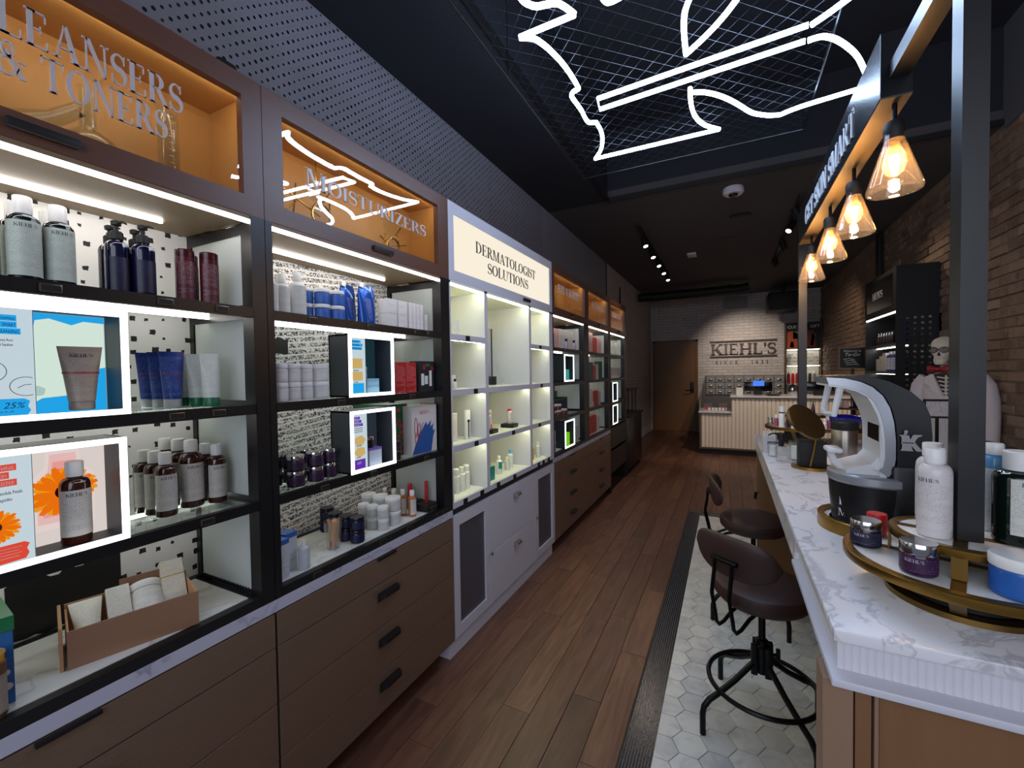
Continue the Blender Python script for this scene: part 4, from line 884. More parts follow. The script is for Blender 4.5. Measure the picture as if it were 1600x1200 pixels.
# --- first cabinet, second shelf
P_blue = tube_('cleanser_tube', .155, .062, .042, plast('royal_blue', '#1b3d8f', .3), plast('pale_grey', '#b9bcc0', .35), caph=.16, label=lab('blue', '#1d429a', '#a9bbe6', dens=.42), band=plast('thin_red', '#b0405c', .4), bandz=(.52, .535))
for i, (x, y) in enumerate(((-1.375, .632), (-1.425, .628), (-1.475, .622))): P_blue(x, y, 1.3685, 86, ('blue tube at the front of its row, white sticker at the top', 'blue tube second in its row behind the front blue tube', 'blue tube at the back of the row of blue tubes')[i], 'tube')
P_wtube = tube_('moisturiser_tube', .150, .056, .042, plast('frost_white', '#cfd2cb', .35), plast('bottle_green', '#1f6a49', .35), caph=.17, label=lab('frost', '#d4d6d0', '#8a958e'))
for i, (x, y) in enumerate(((-1.318, .701), (-1.37, .692), (-1.42, .684))): P_wtube(x, y, 1.3685, 88, ('white tube with green cap at the front of its row', 'white tube with green cap second in its row', 'white tube with green cap at the back beside the blue tubes')[i], 'tube')
P_taupe = tube_('scrub_tube', .142, .074, .045, plast('taupe', '#97877c', .4), plast('taupe_cap', '#83766d', .4), caph=.14, label=lab('taupe', '#9d8e82', '#4e4741'), band=plast('brick_red', '#a3303c', .4), bandz=(.5, .53))
tt = P_taupe(-1.305, .423, 1.3825, 80, 'taupe tube with red stripe inside the lit blue display box', 'tube'); flat_text(tt, "KIEHL'S", -.0095, .118, .008, INK)
# --- first cabinet, third shelf
cream = lab('cream', '#cfcac2', '#6a6460'); P_amb = bottle('calendula_bottle', .172, .0245, amberg, M['wcap'], cream, caph=.18, capr=.6, sh=.12, lz=(.10, .66), half=78, text="KIEHL'S", necktag=True)
P_ambL = bottle('large_calendula_bottle', .192, .0295, amberg, M['wcap'], cream, caph=.17, capr=.56, sh=.13, lz=(.10, .66), half=78, text="KIEHL'S")
for i, (x, y) in enumerate(((-1.362, .603), (-1.412, .600), (-1.462, .597))): P_amb(x, y, 1.0785, 82, ('small amber bottle at the front, left of the large amber bottle', 'small amber bottle second in the left row', 'small amber bottle at the back of the left row')[i], 'bottle')
for i, (x, y) in enumerate(((-1.395, .682), (-1.455, .678), (-1.515, .672))): P_ambL(x, y, 1.0785, 84, ('large amber bottle at the front of the middle row', 'large amber bottle second in the middle row', 'large amber bottle at the back of the middle row')[i], 'bottle')
for i, (x, y) in enumerate(((-1.372, .738), (-1.425, .735))): P_amb(x, y, 1.0785, 84, ('small amber bottle nearest the ribbed glass', 'small amber bottle behind the one nearest the ribbed glass')[i], 'bottle')
P_amb(-1.31, .407, 1.0858, 78, 'amber bottle inside the lit box with the orange flower', 'bottle', sc=1.06)
# --- first cabinet, marble base: open carton with four products
kraft, kraftin = mat('bronze_card', '#8f6a52', .42), mat('kraft_inside', '#b98a62', .7)
def carton():
    o = empty('gift_carton'); w, d, h, t = .246, .15, .088, .004
    MB().box(-w / 2, w / 2, -d / 2, -d / 2 + t, 0, h).build('front_wall', kraft, o, smooth=0)
    MB().box(-w / 2, w / 2, d / 2 - t, d / 2, 0, h + .012).build('back_wall', kraftin, o, smooth=0)
    for s in (-1, 1): MB().box(min(s * w / 2, s * (w / 2 - t)), max(s * w / 2, s * (w / 2 - t)), -d / 2 + t, d / 2 - t, 0, h).build('side_wall', kraftin, o, smooth=0)
    MB().box(-w / 2 + t, w / 2 - t, -d / 2 + t, d / 2 - t, 0, .003).build('bottom', kraftin, o, smooth=0)
    MB().box(-w / 2 - .012, -w / 2 - .006, -d / 2 + .004, d / 2 + .01, .0, h + .01).build('folded_flap', kraftin, o, smooth=0)
    MB().cbox(-.02, .085, d / 2 + .002, d / 2 + .005, .02, h + .035, .001).build('lid_flap', kraft, o, smooth=0)
    return o
Proto(carton)(-1.378, .530, .7895, 74.5, 'open bronze gift carton holding four white products', 'box')
def tilt(o, ax, ang):
    o.rotation_mode = 'XYZ'; e = o.rotation_euler.to_matrix() @ Matrix.Rotation(math.radians(ang), 3, ax); o.rotation_euler = e.to_euler()
c1 = tube_('hand_cream_tube', .125, .062, .038, plast('ivory', '#e2ddd3', .4), plast('ivory_cap', '#d8d2c6', .4), label=lab('ivory', '#e4dfd5', '#9a938a'))(-1.355, .435, .812, 75, 'white cream tube lying at the left inside the open carton', 'tube'); tilt(c1, 'X', -48)
c2 = pack('serum_carton', .046, .022, .128, mat('ivory_card', '#e6e0d6', .5), lab('ivc', '#e8e3da', '#a39b92'), None, (.0, .03, plast('rose', '#b8405c', .5)))(-1.365, .500, .802, 75, 'slim white carton with red foot inside the open carton', 'box'); tilt(c2, 'X', -42)
c3 = jar('body_cream_jar', .105, .038, milk, M['wcap'], lab('jarw', '#e4e2de', '#8c8a88'), lidh=.2)(-1.372, .561, .806, 75, 'round white jar tilted in the open carton', 'jar'); tilt(c3, 'X', -48)
c4 = pack('lotion_carton', .052, .042, .135, mat('ivory_card2', '#e2dbc9', .5), lab('ivd', '#e6e0d0', '#a89e8c'), None, (.66, .68, plast('mustard', '#c9a23c', .5)))(-1.375, .623, .806, 75, 'white carton with mustard line at the right inside the open carton', 'box'); tilt(c4, 'X', -34)
def dotted_box(name, w, d, h, ground, dots, seed=1, lid=None):
    def f():
        o = empty(name); rr = random.Random(seed); MB().cbox(-w / 2, w / 2, -d / 2, d / 2, 0, h, .001).build('carton', ground, o, smooth=0)
        mb = MB()
        for i in range(60):
            x, z, r = rr.uniform(-w / 2 + .012, w / 2 - .012), rr.uniform(.012, h - .012), rr.uniform(.008, .013)
            if all((x - a) ** 2 + (z - b) ** 2 > (r + c) ** 2 * 1.3 for a, b, c in mb.__dict__.setdefault('q', [])):
                mb.q.append((x, z, r)); mb.prism([(x + r * math.cos(k * PI / 8), z + r * .8 * math.sin(k * PI / 8)) for k in range(16)], (0, -d / 2, 0), (1, 0, 0), (0, 0, 1), (0, -.0005, 0))
                if abs(x) < d / 2 - r: mb.prism([(x + r * math.cos(k * PI / 8), z + r * .8 * math.sin(k * PI / 8)) for k in range(16)], (w / 2, 0, 0), (0, 1, 0), (0, 0, 1), (.0005, 0, 0))
        mb.build('printed_dots', dots, o, smooth=0, kind='stuff')
        if lid: MB().cbox(-w / 2 - .002, w / 2 + .002, -d / 2 - .002, d / 2 + .002, h, h + .03, .001).build('lid', lid, o, smooth=0)
        return o
    return Proto(f)
dotted_box('gift_box', .15, .13, .15, plast('party_blue', '#2a66a8', .5), plast('dot_cream', '#e3cfc4', .5), 4, plast('foil_green', '#1f7a4a', .4))(-1.385, .238, .7895, 84, 'blue polka dot gift box with green lid at the left photo edge', 'box')
bottle('lotion_bottle', .125, .022, mat('tan_label_bottle', '#6a4a36', .3), plast('yellow_cap', '#d59a1e', .4), lab('tan', '#a39488', '#6a5a50'), caph=.12, capr=.9, sh=.04)(-1.290, .268, .7895, 84, 'brown bottle with yellow cap in front of the polka dot gift box', 'bottle')
# --- second cabinet, top shelf
P_milk = bottle('milky_bottle', .135, .023, milk, M['wcap'], lab('milk', '#d6d5d0', '#9a8f90'), caph=.22, capr=.5, sh=.16, half=60)
P_milkL = bottle('large_milky_bottle', .152, .0275, milk, M['wcap'], lab('milk', '#d6d5d0', '#9a8f90'), caph=.2, capr=.46, sh=.16, half=60)
P_milk(-1.32, .930, 1.6545, 90, 'milky white bottle, left front on the shelf under MOISTURIZERS', 'bottle'); P_milkL(-1.322, .988, 1.6545, 90, 'larger milky white bottle beside the blue jars', 'bottle')
P_milk(-1.315, .885, 1.6545, 90, 'milky white bottle half hidden by the black post', 'bottle'); P_milkL(-1.40, .975, 1.6545, 90, 'milky white bottle standing at the back between the front two', 'bottle')
P_bj = jar('blue_jar', .056, .0265, plast('sky_blue', '#2a5fae', .3), M['wcap'], lab('sky', '#2b62b4', '#c76a7c', dens=.4, lines=200), lidh=.24, lidr=1.04)
G = 'blue jars stacked in pairs'
for x, y, nm in ((-1.315, 1.148, 'rightmost'), (-1.325, 1.090, 'middle front'), (-1.36, 1.048, 'left front'), (-1.41, 1.028, 'hindmost left')):
    for k in range(2): P_bj(x, y, 1.6545 + k * .0565, 92, 'blue jar with white lid, %s of the %s pair' % (('bottom', 'top')[k], nm), 'jar', G)
def pouch(name, w, h, d, body, cap, front):
    def f():
        o = empty(name); rings = []
        for k in range(9):
            t = k / 8; a = w / 2 * (.86 + .14 * math.sin(min(1, t * 1.8) * PI / 2)) * (1 if t < .78 else 1 - (t - .78) * .55); b = d / 2 * (1 - t) ** .55 + .0012
            rings.append([(a * math.copysign(abs(math.cos(u)) ** .7, math.cos(u)), b * math.sin(u) + .0015 * math.sin(5 * u + k), h * t) for u in [2 * PI * i / 22 for i in range(22)]])
        MB().loft(rings).build('bag', body, o); MB().lathe([(.011, 0), (.011, .020), (.009, .022)], 14).rot(28, 'Y').move((-w * .33, 0, h * .92)).build('spout_cap', cap, o)
        mb = MB()
        for k in range(7):
            t = k / 6 * .55 + .12; b = d / 2 * (1 - t) ** .55 + .003
            for i in range(5): mb.v.append((w * (-.25 + .6 * i / 4 * .8), -b * (1 - .25 * abs(i / 2 - 1) ** 2), h * t))
        mb.f = [(q * 5 + i, q * 5 + i + 1, q * 5 + 5 + i + 1, q * 5 + 5 + i) for q in range(6) for i in range(4)]; mb.build('printed_front', front, o); return o
    return Proto(f)
P_pouch = pouch('refill_pouch', .088, .165, .05, mat('blue_foil', '#1c4fa6', .18, .3), M['wcap'], lab('pouch', '#2355ac', '#d58a7a', dens=.46, lines=120))
P_pouch(-1.335, 1.315, 1.6545, 90, 'shiny blue refill pouch at the front', 'pouch'); P_pouch(-1.385, 1.262, 1.6545, 100, 'shiny blue refill pouch behind the front pouch', 'pouch')
wbx = mat('white_carton', '#dfdcd8', .5); P_wp = pack('cream_carton', .062, .055, .062, wbx, lab('wbx', '#e2dfdb', '#9c8f9a')); P_wt = pack('tall_carton', .024, .04, .125, wbx, lab('wbt', '#e2dedb', '#a88a8c'))
Gc = 'white cartons on the top shelf under MOISTURIZERS'
for x, y, nm in ((-1.325, 1.428, 'left'), (-1.325, 1.495, 'right')):
    for k in range(2): P_wp(x, y, 1.6545 + k * .0625, 90, 'square white carton, %s of the %s stack' % (('bottom', 'top')[k], nm), 'box', Gc)
for i in range(4): P_wt(-1.318, 1.547 + .026 * i, 1.6545, 90, 'tall thin white carton, number %s from the square cartons' % ('one', 'two', 'three', 'four')[i], 'box', Gc)
pack('small_carton', .022, .022, .085, wbx, lab('wbt2', '#dcd6d2', '#9c8486'))(-1.315, 1.668, 1.6545, 90, 'small low white carton at the right end beside the black post', 'box')
# --- second cabinet, second shelf: frosted jars in cartons, light box, red gift boxes
P_fr = jar('frosted_jar', .062, .0295, mat('frosted_white', '#d3d1d1', .35), mat('frosted_lid', '#e2e1e1', .35), lab('frp', '#d6d4d3', '#8a868a', dens=.5, lines=160), lidh=.28, lidr=1.02); Gf = 'frosted white jars stacked left of the lit box'
for k, row in enumerate(((( -1.30, .892), (-1.318, .952), (-1.335, 1.012), (-1.33, 1.078)), ((-1.30, .892), (-1.318, .952), (-1.335, 1.012), (-1.33, 1.078)))):
    for i, (x, y) in enumerate(row): P_fr(x, y, 1.3685 + k * .0625, 90, 'frosted white jar, %s row, %s from the left' % (('bottom', 'top')[k], ('first', 'second', 'third', 'fourth')[i]), 'jar', Gf)
redm = plast('gift_red', '#b01a1e', .4); P_red = pack('red_gift_box', .062, .05, .138, redm, lab('redp', '#b51c20', '#e6b9b4', dens=.35, lines=90))
P_red(-1.33, 1.482, 1.3685, 82, 'red gift box, left one right of the lit blue box', 'box'); P_red(-1.325, 1.548, 1.3685, 82, 'red gift box, right one against the dark set box', 'box')
setm = mat('dark_set_print', '#20262a', .45)
def setbox():
    o = empty('product_set_box'); MB().cbox(-.055, .055, -.03, .03, 0, .145, .001).build('carton', setm, o, smooth=0)
    for i, (x, w_, h_, c) in enumerate(((-.032, .020, .055, M['paper']), (-.006, .022, .04, M['paper']), (.025, .018, .075, M['paper']), (-.02, .016, .022, redm), (.038, .014, .02, redm))):
        MB().box(x - w_ / 2, x + w_ / 2, -.0308, -.03, (.03, .035, .025, .105, .10)[i], (.03, .035, .025, .105, .10)[i] + h_).build('printed_product', c, o, smooth=0)
    MB().box(-.01, .02, -.0308, -.03, .12, .132).build('printed_leaf', plast('leaf', '#2c6a48', .5), o, smooth=0); return o
Proto(setbox)(-1.325, 1.655, 1.3685, 88, 'dark gift set box with printed white products', 'box')
# things in the lit box on the second shelf
pack('sample_block', .062, .045, .062, mat('aqua_block', '#9fd3ea', .3), lab('aq', '#a7d9ee', '#3d9ad0', dens=.6, lines=40))(-1.30, 1.287, 1.3745, 84, 'pale blue block at the bottom of the lit blue box', 'box')
jar('cream_jar', .048, .023, plast('taupe_jar', '#a59c96', .35), plast('taupe_lid', '#b5aca6', .3), lab('tj', '#a89f99', '#6e6862'), lidh=.3)(-1.325, 1.268, 1.4367, 84, 'taupe jar standing on the pale blue block', 'jar')
# --- second cabinet, third shelf
P_pl = jar('plum_jar', .052, .0285, purple, M['silver'], lab('plum', '#2d1233', '#8c6a90', dens=.42, lines=200), lidh=.26, lidr=1.02); Gp = 'plum jars with silver lids, stacked'
for x, y, nm in ((-1.312, .955, 'front left'), (-1.315, 1.035, 'front middle'), (-1.325, 1.102, 'front right'), (-1.385, .922, 'hind left'), (-1.39, .990, 'hind middle'), (-1.40, 1.062, 'hind right')):
    for k in range(2): P_pl(x, y, 1.0785 + k * .0525, 90, 'plum jar with silver lid, %s of the %s stack' % (('bottom', 'top')[k], nm), 'jar', Gp)
pack('pale_block', .062, .05, .072, mat('lilac_block', '#cfd9ea', .35), None, plast('lilac_top', '#8d6cc0', .4))(-1.30, 1.290, 1.0848, 84, 'white block with lilac top in the lit violet box', 'box')
jar('dark_jar', .046, .024, plast('black_plum', '#190c1c', .2), M['silver'], None, lidh=.3)(-1.305, 1.275, 1.158, 84, 'black jar with silver lid standing on the lilac topped block', 'jar')
P_dj = jar('small_dark_jar', .044, .019, plast('charcoal', '#17161c', .25), mat('gun_lid', '#7d7d82', .25, .8), lab('ch', '#1b1a20', '#6f6d78'), lidh=.25)
for k in range(2): P_dj(-1.30, 1.435, 1.0785 + k * .0445, 86, 'small dark jar, %s of two before the green gift box' % ('bottom', 'top')[k], 'jar')
dotted_box('green_gift_box', .12, .22, .238, plast('holly_green', '#1d5a38', .5), plast('dot_red', '#c3262a', .5), 9)(-1.452, 1.500, 1.0785, 90, 'green gift box with red dots beside the lit violet box', 'box')
def artbag():
    o = empty('gift_bag'); MB().cbox(-.088, .088, -.05, .05, 0, .225, .001).build('bag', mat('bag_white', '#d9d5d2', .55), o, smooth=0)
    q = lambda poly, m, d_=.0005: MB().prism(poly, (0, -.05, 0), (1, 0, 0), (0, 0, 1), (0, -d_, 0)).build('printed_shape', m, o, smooth=0)
    q([(-.088, .002), (.045, .002), (.060, .07), (.075, .105), (.058, .10), (.062, .135), (.040, .118), (.045, .150), (.018, .128), (.010, .147), (-.012, .122), (-.04, .09), (-.065, .05)], plast('brush_blue', '#2a5aa0', .5))
    for cx, cz, rx, rz in ((-.062, .125, .010, .045), (-.040, .115, .009, .03), (-.058, .075, .011, .025)): MB().tube([(cx + rx * math.cos(a), -.0508, cz + rz * math.sin(a)) for a in [2 * PI * k / 20 for k in range(20)]], .0014, 5, closed=True).build('printed_ribbon', redm, o)
    MB().tube([(-.05, -.0508, .08), (-.01, -.0508, .145)], .0014, 5).build('printed_ribbon', redm, o)
    flat_text(o, "KIEHL'S", -.0506, .185, .016, redm, .07); MB().cbox(.084, .090, -.048, .05, 0, .228, .001).build('dotted_edge', redm, o, smooth=0); return o
Proto(artbag)(-1.335, 1.618, 1.0785, 88, 'white gift bag printed with blue brush strokes and red ribbon', 'bag')
# --- second cabinet, marble base
P_bw = pack('blue_top_carton', .046, .046, .128, mat('cool_carton', '#d5d9dd', .5), lab('coolp', '#d8dce0', '#7c96c8', dens=.5, lines=110), plast('lid_blue', '#2f6ac0', .45))
P_bw(-1.315, .885, .7895, 96, 'white carton with blue top, left one on the marble base', 'box'); P_bw(-1.352, .942, .7895, 96, 'white carton with blue top behind the clear serum bottle', 'box')
bottle('serum_bottle', .100, .0185, mat('clear_plastic', '#c9cdd2', .12), M['wcap'], lab('ser', '#c5cbd4', '#8b97b0'), caph=.2, capr=.4, sh=.12, half=60)(-1.305, .972, .7895, 95, 'small clear serum bottle before the blue topped cartons', 'bottle')
def cup():
    o = empty('spatula_cup'); MB().lathe([(.024, 0), (.0245, .002), (.033, .105), (.0345, .107), (.0335, .105), (.024, .004), (.0, .003)], 26).build('cup', M['acrylic'], o)
    rr = random.Random(5)
    for i in range(16):
        a, b_ = rr.uniform(0, 6.28), rr.uniform(0, 6.28); MB().tube([(.015 * math.cos(a), .015 * math.sin(a), .004), (.022 * math.cos(b_), .022 * math.sin(b_), rr.uniform(.098, .118))], .0028, 6).build('wood_stick', mat('pale_stick', '#c99b72', .7), o)
    MB().tube([(0, 0, .03), (.004, -.006, .108)], .012, 8).build('paper_roll', mat('peach_paper', '#d8a070', .7), o); return o
Proto(cup)(-1.352, 1.135, .7895, 90, 'clear cup full of wooden sticks on the marble base', 'cup')
P_nv = jar('navy_jar', .05, .0275, plast('navy', '#0f1230', .2), plast('navy_lid', '#0a0b16', .3), lab('nv', '#12163a', '#4b5690'), lidh=.24); Gn = 'navy jars stacked beside the stick cup'
for x, y, nm in ((-1.318, 1.222, 'front'), (-1.376, 1.218, 'second'), (-1.44, 1.222, 'third'), (-1.53, 1.255, 'hindmost')):
    for k in range(2): P_nv(x, y, .7895 + k * .0505, 88, 'navy jar, %s of the %s stack' % (('bottom', 'top')[k], nm), 'jar', Gn)
P_wj = jar('white_jar', .0495, .0235, plast('grey_white', '#c9c8c8', .35), M['wcap'], lab('wj', '#cbc9c6', '#8a8a90'), lidh=.3, lidr=1.04); Gw = 'small white jars stacked on the marble base'
for x, y, nm in ((-1.322, 1.370, 'front'), (-1.375, 1.362, 'second'), (-1.428, 1.362, 'third')):
    for k in range(2): P_wj(x, y, .7895 + k * .0500, 90, 'small white jar, %s of the %s stack' % (('bottom', 'top')[k], nm), 'jar', Gw)
P_WJ = jar('large_white_jar', .060, .0325, plast('grey_white', '#c9c8c8', .35), M['wcap'], lab('wj', '#cbc9c6', '#8a8a90'), lidh=.26, lidr=1.03); Gv = 'large white jars stacked on the marble base'
for x, y, nm in ((-1.332, 1.442, 'front'), (-1.402, 1.438, 'middle'), (-1.472, 1.436, 'hind')):
    for k in range(2): P_WJ(x, y, .7895 + k * .0605, 90, 'large white jar, %s of the %s stack' % (('bottom', 'top')[k], nm), 'jar', Gv)
P_or = bottle('orange_bottle', .120, .019, mat('orange_gel', '#b56a34', .2), M['wcap'], lab('or', '#d2cbc2', '#a08c80'), caph=.2, capr=.58, sh=.1, half=75)
for i, (x, y) in enumerate(((-1.322, 1.558), (-1.372, 1.552), (-1.422, 1.546), (-1.472, 1.540))): P_or(x, y, .7895, 90, 'orange bottle with white cap, %s of the row running back' % ('first', 'second', 'third', 'last')[i], 'bottle', 'orange bottles in a row running back')
def block(w, d, h):
    def f(): o = empty('display_block'); MB().cbox(-w / 2, w / 2, -d / 2, d / 2, 0, h, .002).build('plinth', M['blackm'], o); MB().box(-w * .3, w * .3, -d / 2 - .001, -d / 2, h * .25, h * .75).build('name_card', M['tagf'], o, smooth=0); return o
    return Proto(f)
P_blk = block(.085, .085, .032); P_blk(-1.322, 1.662, .7895, 90, 'black display block with one red lip stick, by the white cabinet', 'stand'); P_blk(-1.42, 1.668, .7895, 90, 'black display block standing behind the front black block', 'stand')
P_stick = bottle('lip_stick', .105, .0085, redm, redm, None, caph=.3, capr=.98, sh=.005)
P_stick(-1.325, 1.668, .8217, 90, 'slim red lip stick on the front black block', 'cosmetic'); P_stick(-1.385, 1.618, .7895, 90, 'slim red lip stick standing behind the orange bottles', 'cosmetic', sc=1.25)
# --- white cabinet
P_wc = pack('derm_carton', .052, .04, .095, wbx, lab('dc', '#e0dfd8', '#9a9aa0')); Gd = 'white cartons in the white cabinet'
P_wc(-1.33, 1.845, 1.6545, 90, 'white carton, left one in the top left compartment of the white cabinet', 'box', Gd); P_wc(-1.33, 1.935, 1.6545, 90, 'white carton with grey print, right one in the top left white compartment', 'box', Gd)
P_kit = pack('kit_carton', .12, .035, .075, mat('acrylic_white', '#e3ddd4', .4), lab('kit', '#e4ded6', '#c58a78'))
P_kit(-1.36, 1.905, 1.3685, 90, 'pale kit carton in the second left compartment of the white cabinet', 'box'); bottle('kit_vial', .055, .011, milk, M['blackm'], None, caph=.25, capr=.6)(-1.32, 1.925, 1.3685, 90, 'tiny vial with black cap standing before the pale kit carton', 'bottle')
pack('pink_print_carton', .12, .05, .155, mat('rose_white', '#e0d6d0', .5), lab('rw', '#e4dbd4', '#c7a2a2'))(-1.37, 1.915, 1.0785, 88, 'large pale pink carton in the third left white compartment', 'box')
def syringe():
    o = empty('precision_tube'); MB().lathe([(.017, 0), (.018, .003), (.018, .16), (.016, .165)], 20).build('body', M['wcap'], o); MB().box(-.011, -.006, -.0195, -.017, .012, .105).build('black_bar', M['blackm'], o, smooth=0); MB().box(-.016, .000, -.0195, -.017, .098, .112).build('black_cross', M['blackm'], o, smooth=0); return o
Proto(syringe)(-1.33, 2.055, 1.0785, 80, 'white tube with black line beside the pale pink carton', 'tube')
P_rs = bottle('red_serum', .10, .018, mat('rose_clear', '#d9cfd0', .15), plast('cherry', '#c8283c', .35), lab('rs', '#dcd2d2', '#b0808c'), caph=.14, capr=.8, sh=.08)
P_blk2 = block(.09, .09, .026); P_blk2(-1.335, 2.305, 1.0785, 90, 'black block under the left red topped serum', 'stand'); P_blk2(-1.345, 2.610, 1.0785, 90, 'black block under the right red topped serum', 'stand')
P_rs(-1.335, 2.295, 1.105, 90, 'red topped serum on the left black block', 'bottle'); P_rs(-1.345, 2.612, 1.105, 90, 'red topped serum on the right black block', 'bottle')
pack('red_serum_carton', .048, .04, .13, mat('pale_card', '#ddd4d0', .5), lab('pc', '#ded6d2', '#b98a90'), None, (.0, .25, plast('cherry', '#c8283c', .35)))(-1.43, 2.455, 1.0785, 90, 'white carton with cherry red foot between the red serums', 'box')
bottle('gold_serum', .125, .02, mat('peach_clear', '#d8b49c', .2), plast('gold_cap', '#c08a20', .35), lab('gs', '#ded0c2', '#a05a50'), caph=.14, capr=.9, sh=.04)(-1.345, 2.895, 1.0785, 88, 'peach serum bottle with gold cap in the right white compartment', 'bottle')
pack('aqua_carton', .05, .04, .105, mat('aqua_white', '#cfe0e4', .5), lab('aqw', '#d3e4e8', '#3f8cc0', dens=.6, lines=90), plast('aqua_top', '#3f8cc0', .5))(-1.345, 2.865, 1.3685, 90, 'white and aqua carton in the upper right white compartment', 'box')
pack('slim_white_carton', .05, .04, .115, wbx, lab('swc', '#e0dcd8', '#a49aa4'))(-1.345, 2.855, 1.6545, 90, 'slim white carton in the top right white compartment', 'box')
P_wl = bottle('cleanser_bottle', .135, .021, M['wcap'], M['wcap'], lab('cl', '#e2e1da', '#a3a7a0'), caph=.25, capr=.8, sh=.06); Gq = 'white bottles in the bottom left white compartment'
for i, (x, y) in enumerate(((-1.335, 1.87), (-1.345, 1.955), (-1.345, 2.012), (-1.35, 2.066))): P_wl(x, y, .7905, 90, 'white bottle in the bottom left compartment, %s from the left' % ('first', 'second', 'third', 'fourth')[i], 'bottle', Gq)
jar('tub_jar', .07, .045, milk, M['wcap'], lab('tb', '#e2e1da', '#a3a7a0'), lidh=.35)(-1.47, 1.965, .7905, 90, 'wide white tub standing behind the white bottles', 'jar')
teal = plast('teal', '#1d8a80', .4)
pack('teal_carton', .075, .05, .085, teal, lab('tlp', '#2a9488', '#cfe6e2', dens=.3, lines=110))(-1.325, 2.275, .7905, 86, 'teal carton in the bottom middle white compartment', 'box')
bottle('teal_bottle', .118, .020, M['wcap'], M['wcap'], teal, caph=.22, capr=.55, sh=.1, lz=(.3, .68))(-1.345, 2.452, .7905, 90, 'white bottle with teal band in the bottom middle compartment', 'bottle')
pack('big_white_carton', .09, .06, .15, wbx, lab('bwc', '#e0dfd6', '#a9aba4'))(-1.47, 2.285, .7905, 88, 'large white carton standing behind the teal carton', 'box')
bottle('clear_serum', .09, .017, mat('clear_plastic', '#c9cdd2', .12), M['wcap'], lab('cs', '#ced4d2', '#8a9490'), caph=.25, capr=.5)(-1.35, 2.575, .7905, 90, 'clear bottle with white cap right of the teal banded bottle', 'bottle')
bottle('blue_serum', .125, .018, M['wcap'], plast('sky_cap', '#6aa3d8', .4), lab('bs', '#dfe1de', '#7c8c98'), caph=.2, capr=.7)(-1.36, 2.645, .7905, 90, 'white bottle with sky blue cap, rightmost in the bottom middle compartment', 'bottle')
bottle('yellow_serum', .12, .018, plast('honey', '#cfa244', .3), M['wcap'], lab('ys', '#d9b25c', '#8a6a30'), caph=.3, capr=.8)(-1.34, 2.965, .7905, 90, 'honey yellow bottle in the bottom right white compartment', 'bottle')
bottle('white_spray', .12, .018, M['wcap'], M['wcap'], lab('wsp', '#dfdedc', '#9a9aa2'), caph=.2, capr=.55)(-1.33, 3.06, .7905, 90, 'white spray bottle in the bottom right compartment beside the honey bottle', 'bottle')
def sculpt():
    o = empty('wall_plaque'); MB().box(-.035, .035, -.006, .006, .0, .40).build('mirror_strip', M['silver'], o, smooth=0); MB().box(.035, .047, -.008, .006, .0, .40).build('dark_edge', M['blackm'], o, smooth=0)
    MB().cbox(-.03, .03, -.05, -.006, 0, .06, .003).build('black_foot', M['blackm'], o); return o
Proto(sculpt)(-1.52, 2.635, 1.3685, 90, 'narrow upright mirror strip in the tall middle compartment', 'mirror')
fl = empty('glass_flask', (-1.47, 2.69, 1.3685), 'small clear glass flask on the shelf of the tall middle compartment', 'flask')
MB().lathe([(.03, 0), (.042, .012), (.045, .035), (.03, .06), (.010, .075), (.009, .15), (.012, .152)], 22, c=(-1.47, 2.69)).move((0, 0, 1.3685)).build('bulb', M['acrylic'], fl)
# --- far black cabinets: cartons and gift boxes in rows
def carton_row(name, z, x, y0, specs, where, grp):
    y = y0
    for i, (w_, h_, d_, m1, m2, lb) in enumerate(specs):
        pack(name, w_, d_, h_, m1, m2)(x - d_ / 2, y + w_ / 2, z, 90, lb + ' ' + where, 'box', grp); y += w_ + .004
pinkc, whc = mat('blush_card', '#d8aaa0', .5), mat('bone_card', '#d9d4c8', .5); lb1 = lab('far1', '#dcd7cc', '#a09090', lines=60, xs=200); lb2 = lab('far2', '#d9ada4', '#b07a78', lines=60, xs=200)
carton_row('eye_carton', 1.6545, -1.29, 3.285, [(.05, .12, .04, navyg, None, 'dark carton at the left'), (.12, .165, .05, pinkc, lb2, 'blush carton'), (.12, .17, .05, whc, lb1, 'bone carton first'), (.115, .17, .05, whc, lb1, 'bone carton second'), (.115, .17, .05, whc, lb1, 'bone carton third')], 'on the top shelf just beyond the white cabinet', 'cartons on the top shelf beyond the white cabinet')
P_vial = bottle('eye_serum', .09, .016, mat('lilac_clear', '#b9a6c0', .2), M['blackm'], None, caph=.25, capr=.7)
P_vial(-1.275, 3.59, 1.6545, 90, 'lilac serum vial before the bone cartons, left one', 'bottle'); P_vial(-1.275, 3.80, 1.6545, 90, 'lilac serum vial before the bone cartons, right one', 'bottle')
P_gp = jar('grey_pack', .085, .045, plast('ash', '#a8a6a8', .35), plast('ash_lid', '#c2c0c0', .3), lab('ash', '#aaa8aa', '#7d7b80'), lidh=.25)
P_gp(-1.34, 3.30, 1.3685, 90, 'grey jar left of the narrow lit box with turquoise jar', 'jar')
for k in range(2): P_gp(-1.33, 3.32, .7905 + k * .086, 90, 'grey jar, %s of the pair left of the lime lit box' % ('bottom', 'top')[k], 'jar')
pack('turquoise_pack', .06, .05, .10, lit('glow_turq', '#54c0b0', .55), None)(-1.30, 3.63, 1.3748, 90, 'turquoise pack inside the narrow lit box', 'box'); pack('grey_pack_box', .05, .045, .06, plast('ash', '#a8a6a8', .35))(-1.33, 3.545, 1.3748, 90, 'small grey pack inside the narrow lit box', 'box')  # turquoise carton glows by itself: the box light is put into its material
